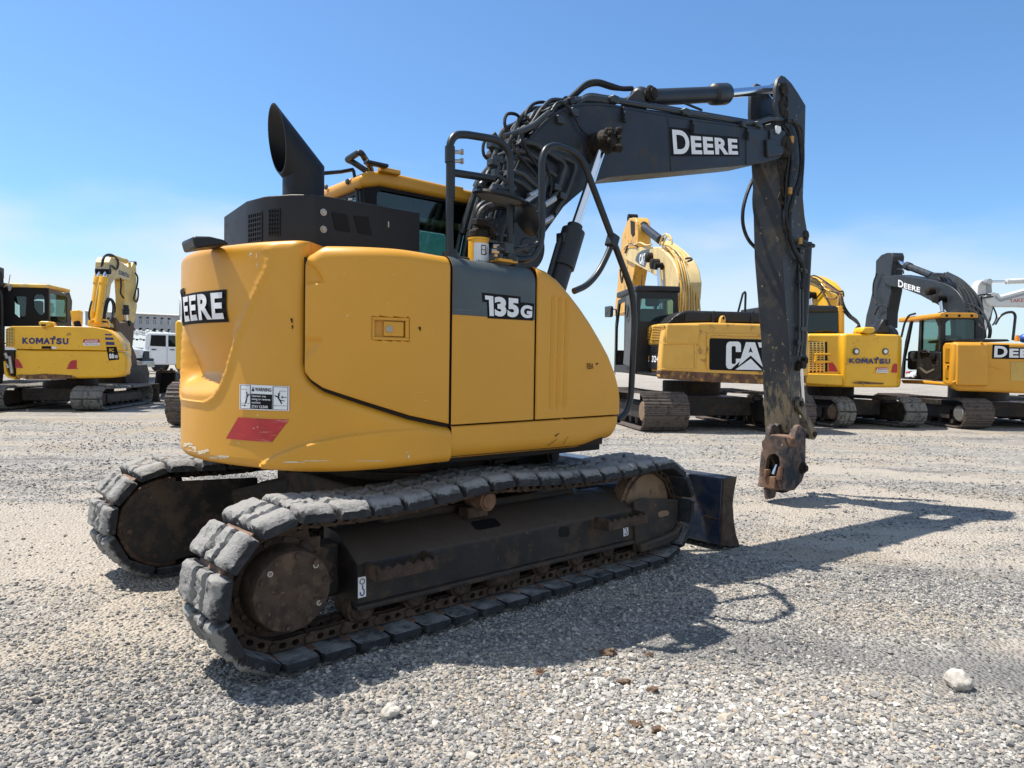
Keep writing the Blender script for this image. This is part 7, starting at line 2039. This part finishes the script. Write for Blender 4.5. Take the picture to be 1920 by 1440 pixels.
# ================================================================ ground, gravel, stones, light
def ground_mat():
    m = bpy.data.materials.new('crushed_gravel'); m.use_nodes = True
    nt = m.node_tree; N = nt.nodes; L = nt.links; b = N['Principled BSDF']
    tc = N.new('ShaderNodeTexCoord'); vec = tc.outputs['Object']
    def nz(s, d=6, r=.6, v=None):
        n = N.new('ShaderNodeTexNoise'); n.inputs['Scale'].default_value = s; n.inputs['Detail'].default_value = d; n.inputs['Roughness'].default_value = r
        L.new(v or vec, n.inputs['Vector']); return n.outputs['Fac']
    def ramp(f, a, c):
        r = N.new('ShaderNodeMapRange'); r.inputs[1].default_value = a; r.inputs[2].default_value = c; r.interpolation_type = 'SMOOTHSTEP'
        L.new(f, r.inputs[0]); return r.outputs[0]
    def mix(f, A, B, mode='MIX'):
        x = N.new('ShaderNodeMix'); x.data_type = 'RGBA'; x.blend_type = mode
        if isinstance(f, float): x.inputs[0].default_value = f
        else: L.new(f, x.inputs[0])
        for k, v in ((6, A), (7, B)):
            if isinstance(v, tuple): x.inputs[k].default_value = (*v, 1)
            else: L.new(v, x.inputs[k])
        return x.outputs[2]
    def vor(s):
        v = N.new('ShaderNodeTexVoronoi'); v.inputs['Scale'].default_value = s; L.new(vec, v.inputs['Vector']); return v
    v1 = vor(48); v2 = vor(22)
    bw = N.new('ShaderNodeSeparateColor'); L.new(v1.outputs['Color'], bw.inputs[0])
    bw2 = N.new('ShaderNodeSeparateColor'); L.new(v2.outputs['Color'], bw2.inputs[0])
    base = mix(bw.outputs[0], (.15, .147, .140), (.43, .405, .365))
    base = mix(ramp(bw2.outputs[1], .55, .75), base, mix(bw2.outputs[0], (.22, .21, .195), (.52, .495, .45)))
    # long wheel streaks of fine sand, brown soil and dark spots
    mp = N.new('ShaderNodeMapping'); mp.inputs['Scale'].default_value = (.30, 1.1, 1); mp.inputs['Rotation'].default_value = (0, 0, .22); L.new(vec, mp.inputs[0])
    st = nz(1.0, 9, .68, mp.outputs[0])
    base = mix(ramp(st, .47, .62), base, mix(nz(38, 4), (.29, .25, .198), (.54, .485, .405)))
    base = mix(ramp(st, .45, .33), base, mix(nz(50, 4), (.10, .096, .09), (.25, .24, .225)))
    base = mix(ramp(nz(.55, 7, .62), .50, .66), base, mix(nz(30), (.26, .215, .16), (.48, .42, .335)))
    mp2 = N.new('ShaderNodeMapping'); mp2.inputs['Scale'].default_value = (.55, 2.2, 1); mp2.inputs['Rotation'].default_value = (0, 0, .12); L.new(vec, mp2.inputs[0])
    base = mix(ramp(nz(1.6, 9, .75, mp2.outputs[0]), .615, .70), base, mix(nz(24), (.10, .075, .052), (.24, .185, .135)))
    base = mix(ramp(nz(5.5, 6, .7), .66, .72), base, (.11, .088, .068))
    def attr(nm):
        a_ = N.new('ShaderNodeAttribute'); a_.attribute_name = nm; return a_.outputs['Fac']
    ad_ = N.new('ShaderNodeMath'); ad_.operation = 'MULTIPLY_ADD'; ad_.inputs[1].default_value = .5; L.new(nz(3.2, 8, .72), ad_.inputs[0]); L.new(attr('dust'), ad_.inputs[2])
    base = mix(ramp(ad_.outputs[0], .68, 1.0), base, mix(nz(42, 5), (.31, .272, .222), (.55, .495, .42)))
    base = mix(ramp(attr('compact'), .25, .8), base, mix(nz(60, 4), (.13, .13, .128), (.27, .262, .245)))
    L.new(base, b.inputs['Base Color']); b.inputs['Roughness'].default_value = .95; b.inputs['Specular IOR Level'].default_value = .15
    bn = N.new('ShaderNodeBump'); bn.inputs['Strength'].default_value = 1.0; bn.inputs['Distance'].default_value = .022
    ad = N.new('ShaderNodeMath'); ad.operation = 'ADD'
    mm = N.new('ShaderNodeMath'); mm.operation = 'MULTIPLY'; mm.inputs[1].default_value = 1.2
    L.new(v1.outputs['Distance'], mm.inputs[0])
    mm2 = N.new('ShaderNodeMath'); mm2.operation = 'MULTIPLY'; mm2.inputs[1].default_value = -1.0
    L.new(mm.outputs[0], mm2.inputs[0]); L.new(mm2.outputs[0], ad.inputs[0]); L.new(nz(9, 8, .7), ad.inputs[1])
    L.new(ad.outputs[0], bn.inputs['Height']); L.new(bn.outputs[0], b.inputs['Normal'])
    return m
def gh(x, y):
    """gentle unevenness of the yard"""
    rise = .85 * sst((y - 24.8) / 2.5) * sst((-8.2 - x) / 3.5) * (1 - sst((y - 60) / 60)) * (1 - sst((-x - 45) / 20))
    return rise + 0.012 * noise.noise(Vector((x * .5, y * .5, 0))) + .006 * noise.noise(Vector((x * 2.1, y * 2.1, 5)))
def g2(x, y, cx, cy, sx_, sy_): return math.exp(-((x - cx) / sx_) ** 2 - ((y - cy) / sy_) ** 2)
def dustf(x, y):
    """0 loose grey gravel .. 1 pale trodden dust"""
    n = noise.noise(Vector((x * .42 + y * .1, y * .8, 3.1))) + .6 * noise.noise(Vector((x * 1.1, y * 1.9, 8.3))) + .35 * noise.noise(Vector((x * 3, y * 4.3, 1.7)))
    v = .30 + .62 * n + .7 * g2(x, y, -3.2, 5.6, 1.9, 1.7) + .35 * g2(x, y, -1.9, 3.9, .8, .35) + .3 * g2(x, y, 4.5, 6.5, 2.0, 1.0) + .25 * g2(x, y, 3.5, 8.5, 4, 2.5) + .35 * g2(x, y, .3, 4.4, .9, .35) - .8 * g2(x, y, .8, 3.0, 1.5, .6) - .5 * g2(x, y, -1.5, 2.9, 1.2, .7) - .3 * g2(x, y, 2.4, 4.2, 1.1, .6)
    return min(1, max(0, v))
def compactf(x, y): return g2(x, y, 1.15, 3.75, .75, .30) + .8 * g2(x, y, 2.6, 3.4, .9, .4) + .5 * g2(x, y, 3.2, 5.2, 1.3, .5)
b = MB()
xs = list(np.linspace(-7, 9, 161)); ys = list(np.linspace(1.0, 12, 111))
X = [-1500, -400, -100, -70, -60, -50, -42, -34, -28, -24, -20, -17, -15, -13, -12, -11, -10, -9.2, -8.4, -7.7] + xs + [17, 40, 100, 400, 1500]; Yv = [-300, -40, -5] + ys + [14, 17, 20, 21, 22, 23, 24, 25, 26, 30, 40, 50, 60, 75, 90, 105, 120, 300, 2500]
V = []
for x in X:
    for y in Yv:
        e = max(0, min(1, min(x + 7, 9 - x, y - 1, 12 - y)))
        V.append(Vector((x, y, gh(x, y) * (1 if y > 13 else e) - .006)))
m = len(Yv)
b.add(V, [(i * m + j, (i + 1) * m + j, (i + 1) * m + j + 1, i * m + j + 1) for i in range(len(X) - 1) for j in range(m - 1)])
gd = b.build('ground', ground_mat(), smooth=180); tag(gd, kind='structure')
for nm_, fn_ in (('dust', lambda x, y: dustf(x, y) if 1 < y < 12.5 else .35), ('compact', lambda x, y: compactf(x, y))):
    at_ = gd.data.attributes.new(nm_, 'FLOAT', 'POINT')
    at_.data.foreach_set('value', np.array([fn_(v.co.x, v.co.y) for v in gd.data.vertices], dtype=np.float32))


def pebble_mat():
    m = bpy.data.materials.new('pebbles'); m.use_nodes = True
    nt = m.node_tree; N = nt.nodes; L = nt.links; bs = N['Principled BSDF']
    at = N.new('ShaderNodeAttribute'); at.attribute_name = 'stone'
    r = N.new('ShaderNodeValToRGB'); L.new(at.outputs['Fac'], r.inputs[0])
    e = r.color_ramp.elements
    e[0].position = 0; e[0].color = (.085, .088, .092, 1); e[1].position = 1; e[1].color = (.66, .635, .59, 1)
    for p, c in ((.22, (.17, .17, .168)), (.5, (.31, .297, .278)), (.74, (.40, .38, .345)), (.84, (.36, .295, .22)), (.9, (.52, .50, .46))):
        q = e.new(p); q.color = (*c, 1)
    tc = N.new('ShaderNodeTexCoord'); n = N.new('ShaderNodeTexNoise'); n.inputs['Scale'].default_value = 160; n.inputs['Detail'].default_value = 3
    L.new(tc.outputs['Object'], n.inputs[0])
    x = N.new('ShaderNodeMix'); x.data_type = 'RGBA'; x.blend_type = 'OVERLAY'; x.inputs[0].default_value = .45
    L.new(r.outputs[0], x.inputs[6]); L.new(n.outputs['Fac'], x.inputs[7]); L.new(x.outputs[2], bs.inputs['Base Color'])
    bs.inputs['Roughness'].default_value = .9; bs.inputs['Specular IOR Level'].default_value = .2
    return m


rs = np.random.RandomState(4)
t_ = (1 + 5 ** .5) / 2
ico = np.array([(-1, t_, 0), (1, t_, 0), (-1, -t_, 0), (1, -t_, 0), (0, -1, t_), (0, 1, t_), (0, -1, -t_), (0, 1, -t_), (t_, 0, -1), (t_, 0, 1), (-t_, 0, -1), (-t_, 0, 1)]) / math.sqrt(1 + t_ * t_)
icf = np.array([(0, 11, 5), (0, 5, 1), (0, 1, 7), (0, 7, 10), (0, 10, 11), (1, 5, 9), (5, 11, 4), (11, 10, 2), (10, 7, 6), (7, 1, 8), (3, 9, 4), (3, 4, 2), (3, 2, 6), (3, 6, 8), (3, 8, 9), (4, 9, 5), (2, 4, 11), (6, 2, 10), (8, 6, 7), (9, 8, 1)])


def scatter(n, dmin, dmax, power, smin, smax, seed, margin=1.08):
    rs = np.random.RandomState(seed)
    u = rs.rand(n)
    d = (dmin ** power + (dmax ** power - dmin ** power) * u) ** (1 / power)
    lat = (rs.rand(n) * 2 - 1) * .76 * margin
    x = d * lat; y = d
    # patchiness
    s = smin * (smax / smin) ** (rs.rand(n) ** 2.2)
    return x, y, s


parts = [scatter(74000, 2.3, 5.5, 1.6, .0045, .0145, 1), scatter(56000, 4.5, 9.5, 1.7, .006, .017, 2), scatter(24000, 8, 17, 1.6, .009, .023, 3), scatter(1800, 2.3, 8, 1.7, .012, .025, 4)]
x = np.concatenate([p[0] for p in parts]); y = np.concatenate([p[1] for p in parts]); s = np.concatenate([p[2] for p in parts])
# coarse pale stone lies in drifts: thin the rest out
dens = np.array([noise.noise(Vector((a * .55, b_ * .75, 2.0))) + .5 * noise.noise(Vector((a * 1.7, b_ * 2.0, 7.0))) for a, b_ in zip(x, y)])
bx_ = np.exp(-((x - .75) / 1.25) ** 2 - ((y - 3.0) / .6) ** 2)
du = np.array([dustf(a, b_) if b_ < 12.5 else .35 for a, b_ in zip(x, y)]); co_ = np.array([compactf(a, b_) for a, b_ in zip(x, y)])
keep = rs.rand(len(x)) < np.clip(1.12 - 1.35 * du - .8 * co_ + bx_ * .6, .05, 1)
co_ = co_[keep]
x, y, s, dens, bx_ = x[keep], y[keep], s[keep], dens[keep], bx_[keep]
n = len(x)
s = s * (1 + .30 * bx_)
zz = np.array([gh(a, b_) for a, b_ in zip(x, y)])
V = np.repeat(ico[None], n, 0) * (1 + (rs.rand(n, 12, 1) - .5) * .85)
V *= (s[:, None, None] * (np.stack([np.ones(n), .65 + .35 * rs.rand(n), .45 + .35 * rs.rand(n)], 1))[:, None, :])
a = rs.rand(n) * 2 * PI; ti = (rs.rand(n) - .5) * .7
ca, sa, ct, st = np.cos(a), np.sin(a), np.cos(ti), np.sin(ti)
Rm = np.zeros((n, 3, 3)); Rm[:, 0, 0] = ca; Rm[:, 0, 1] = -sa * ct; Rm[:, 0, 2] = sa * st; Rm[:, 1, 0] = sa; Rm[:, 1, 1] = ca * ct; Rm[:, 1, 2] = -ca * st; Rm[:, 2, 1] = st; Rm[:, 2, 2] = ct
V = np.einsum('nij,nkj->nki', Rm, V)
V += np.stack([x, y, zz + s * .22 - .006], 1)[:, None, :]
V = V.reshape(-1, 3)
F = (icf[None] + (np.arange(n) * 12)[:, None, None]).reshape(-1, 3)
me = bpy.data.meshes.new('gravel')
me.vertices.add(len(V)); me.vertices.foreach_set('co', V.ravel())
me.loops.add(F.size); me.loops.foreach_set('vertex_index', F.ravel().astype(np.int32))
me.polygons.add(len(F)); me.polygons.foreach_set('loop_start', np.arange(0, F.size, 3, dtype=np.int32)); me.polygons.foreach_set('loop_total', np.full(len(F), 3, dtype=np.int32))
me.update()
me.polygons.foreach_set('use_smooth', [False] * len(F))
at = me.attributes.new('stone', 'FLOAT', 'POINT')
slate = np.exp(-((x + 1.3) / 1.0) ** 2 - ((y - 2.9) / .8) ** 2)
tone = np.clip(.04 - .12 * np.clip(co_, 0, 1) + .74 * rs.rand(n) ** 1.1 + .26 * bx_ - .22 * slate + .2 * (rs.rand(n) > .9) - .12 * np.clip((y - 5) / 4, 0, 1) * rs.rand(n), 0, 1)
at.data.foreach_set('value', np.repeat(tone, 12).astype(np.float32))
me.materials.append(pebble_mat())
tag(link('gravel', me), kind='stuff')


def stone(name, px, py, w, m, label, cat, seed, flatness=.55, group=None):
    p = G(px, py); rnd = random.Random(seed); off = Vector((rnd.uniform(0, 50),) * 3)
    def f(d):
        if cat == 'clod': return .85 + .75 * noise.noise(d * 1.2 + off) + .42 * noise.noise(d * 3.0 + off) + .16 * noise.noise(d * 7 + off)
        return .95 + .30 * noise.noise(d * 1.1 + off) + .10 * noise.noise(d * 2.6 + off) + .03 * noise.noise(d * 7 + off)
    b = MB(); b.ball((0, 0, w * flatness * .22), (w / 2, w * .42, w * flatness / 2), 28, 18, f)
    o = b.build(name, m, smooth=24)
    o.location = (p.x, p.y, 0 if cat == 'stone' else -.004); o.rotation_euler = (0, 0, rnd.uniform(-.4, .4))
    tag(o, label, cat, group)
stone('stone', 1798, 1284, .135, M['rock'], 'big pale rounded rock lying alone on the gravel at the right', 'stone', 1, .72)
stone('stone', 732, 1342, .085, M['rock'], 'pale flat stone in the gravel at the bottom centre', 'stone', 2, .8)
stone('stone', 1186, 1236, .055, M['rock'], 'pale fist-sized stone beside the brown clods in front of the near track', 'stone', 12, .8)
for i, (px, py, w, lb) in enumerate(((1141, 1226, .085, 'brown dirt clod at the edge of the machine shadow, nearest the pale stone'), (1170, 1282, .07, 'flat brown clod in the middle of the gravel drift'), (1012, 1262, .065, 'greyish brown clod left of the other clods'), (1224, 1296, .06, 'small brown clod right of the flat one'), (1192, 1360, .06, 'dark brown clod at the bottom, left one of a pair'), (1232, 1372, .065, 'dark brown clod at the bottom, right one of a pair'), (1216, 1228, .05, 'small brown lump right of the pale stone'))):
    stone('dirt_clod', px, py, w, M['clod'], lb, 'clod', 30 + i, .5, 'dirt clods in front of the near track')

# ---------------- sun and sky
SUN = Vector((-2.166, .714, 4.75)).normalized()
sd = bpy.data.lights.new('sun', 'SUN'); sd.energy = 5.0; sd.angle = R(.53); sd.color = (1.0, .93, .83)
so = bpy.data.objects.new('sun', sd); col.objects.link(so); so.location = (-20, 6, 44)
so.rotation_euler = (-SUN).to_track_quat('-Z', 'Y').to_euler()
wd = bpy.data.worlds.new('World'); sc.world = wd; wd.use_nodes = True
nt = wd.node_tree; N = nt.nodes; L = nt.links; bg = N['Background']
sk = N.new('ShaderNodeTexSky'); sk.sky_type = 'NISHITA'; sk.sun_disc = False
sk.sun_elevation = math.asin(SUN.z); sk.sun_rotation = math.atan2(SUN.x, SUN.y)
sk.altitude = 100; sk.air_density = 1.0; sk.dust_density = .6; sk.ozone_density = 2.2
tc = N.new('ShaderNodeTexCoord')
sx = N.new('ShaderNodeSeparateXYZ'); L.new(tc.outputs['Generated'], sx.inputs[0])
mp = N.new('ShaderNodeMapping'); mp.inputs['Scale'].default_value = (1.0, 1.0, 3.2); L.new(tc.outputs['Generated'], mp.inputs[0])
nn = N.new('ShaderNodeTexNoise'); nn.inputs['Scale'].default_value = 2.1; nn.inputs['Detail'].default_value = 6; nn.inputs['Roughness'].default_value = .5; L.new(mp.outputs[0], nn.inputs[0])
# thin bank of smoky cloud low over the horizon, its top edge made uneven by noise
def mth(op, a, b_):
    x_ = N.new('ShaderNodeMath'); x_.operation = op
    for i, v in enumerate((a, b_)):
        if isinstance(v, (int, float)): x_.inputs[i].default_value = v
        else: L.new(v, x_.inputs[i])
    return x_.outputs[0]
edge_ = mth('ADD', sx.outputs[2], mth('MULTIPLY', mth('SUBTRACT', nn.outputs['Fac'], .5), -.55))
mr = N.new('ShaderNodeMapRange'); mr.interpolation_type = 'SMOOTHSTEP'; mr.inputs[1].default_value = .26; mr.inputs[2].default_value = .06; L.new(edge_, mr.inputs[0])
lr_ = N.new('ShaderNodeMapRange'); lr_.inputs[1].default_value = -.55; lr_.inputs[2].default_value = .5; lr_.inputs[3].default_value = 1.0; lr_.inputs[4].default_value = .62; L.new(sx.outputs[0], lr_.inputs[0])
fac0 = mth('MULTIPLY', mth('MULTIPLY', mr.outputs[0], .94), lr_.outputs[0])
# unseen bright cloud bank, added behind the camera to fill the shaded sides
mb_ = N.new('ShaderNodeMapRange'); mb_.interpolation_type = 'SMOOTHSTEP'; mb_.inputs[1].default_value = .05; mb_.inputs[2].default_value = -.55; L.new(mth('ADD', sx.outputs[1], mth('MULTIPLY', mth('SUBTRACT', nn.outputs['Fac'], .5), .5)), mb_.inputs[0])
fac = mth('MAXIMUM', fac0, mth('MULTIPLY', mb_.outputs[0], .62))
ti_ = N.new('ShaderNodeMix'); ti_.data_type = 'RGBA'; ti_.blend_type = 'MULTIPLY'; ti_.inputs[0].default_value = 1; L.new(sk.outputs[0], ti_.inputs[6]); ti_.inputs[7].default_value = (.68, .925, 1.11, 1)
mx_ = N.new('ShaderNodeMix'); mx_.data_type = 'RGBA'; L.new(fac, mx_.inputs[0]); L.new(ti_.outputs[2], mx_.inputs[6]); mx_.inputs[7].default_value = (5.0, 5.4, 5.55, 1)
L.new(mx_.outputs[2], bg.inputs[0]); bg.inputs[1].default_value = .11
sc.view_settings.view_transform = 'Standard'; sc.view_settings.look = 'None'; sc.view_settings.gamma = 1; sc.view_settings.exposure = 0.62
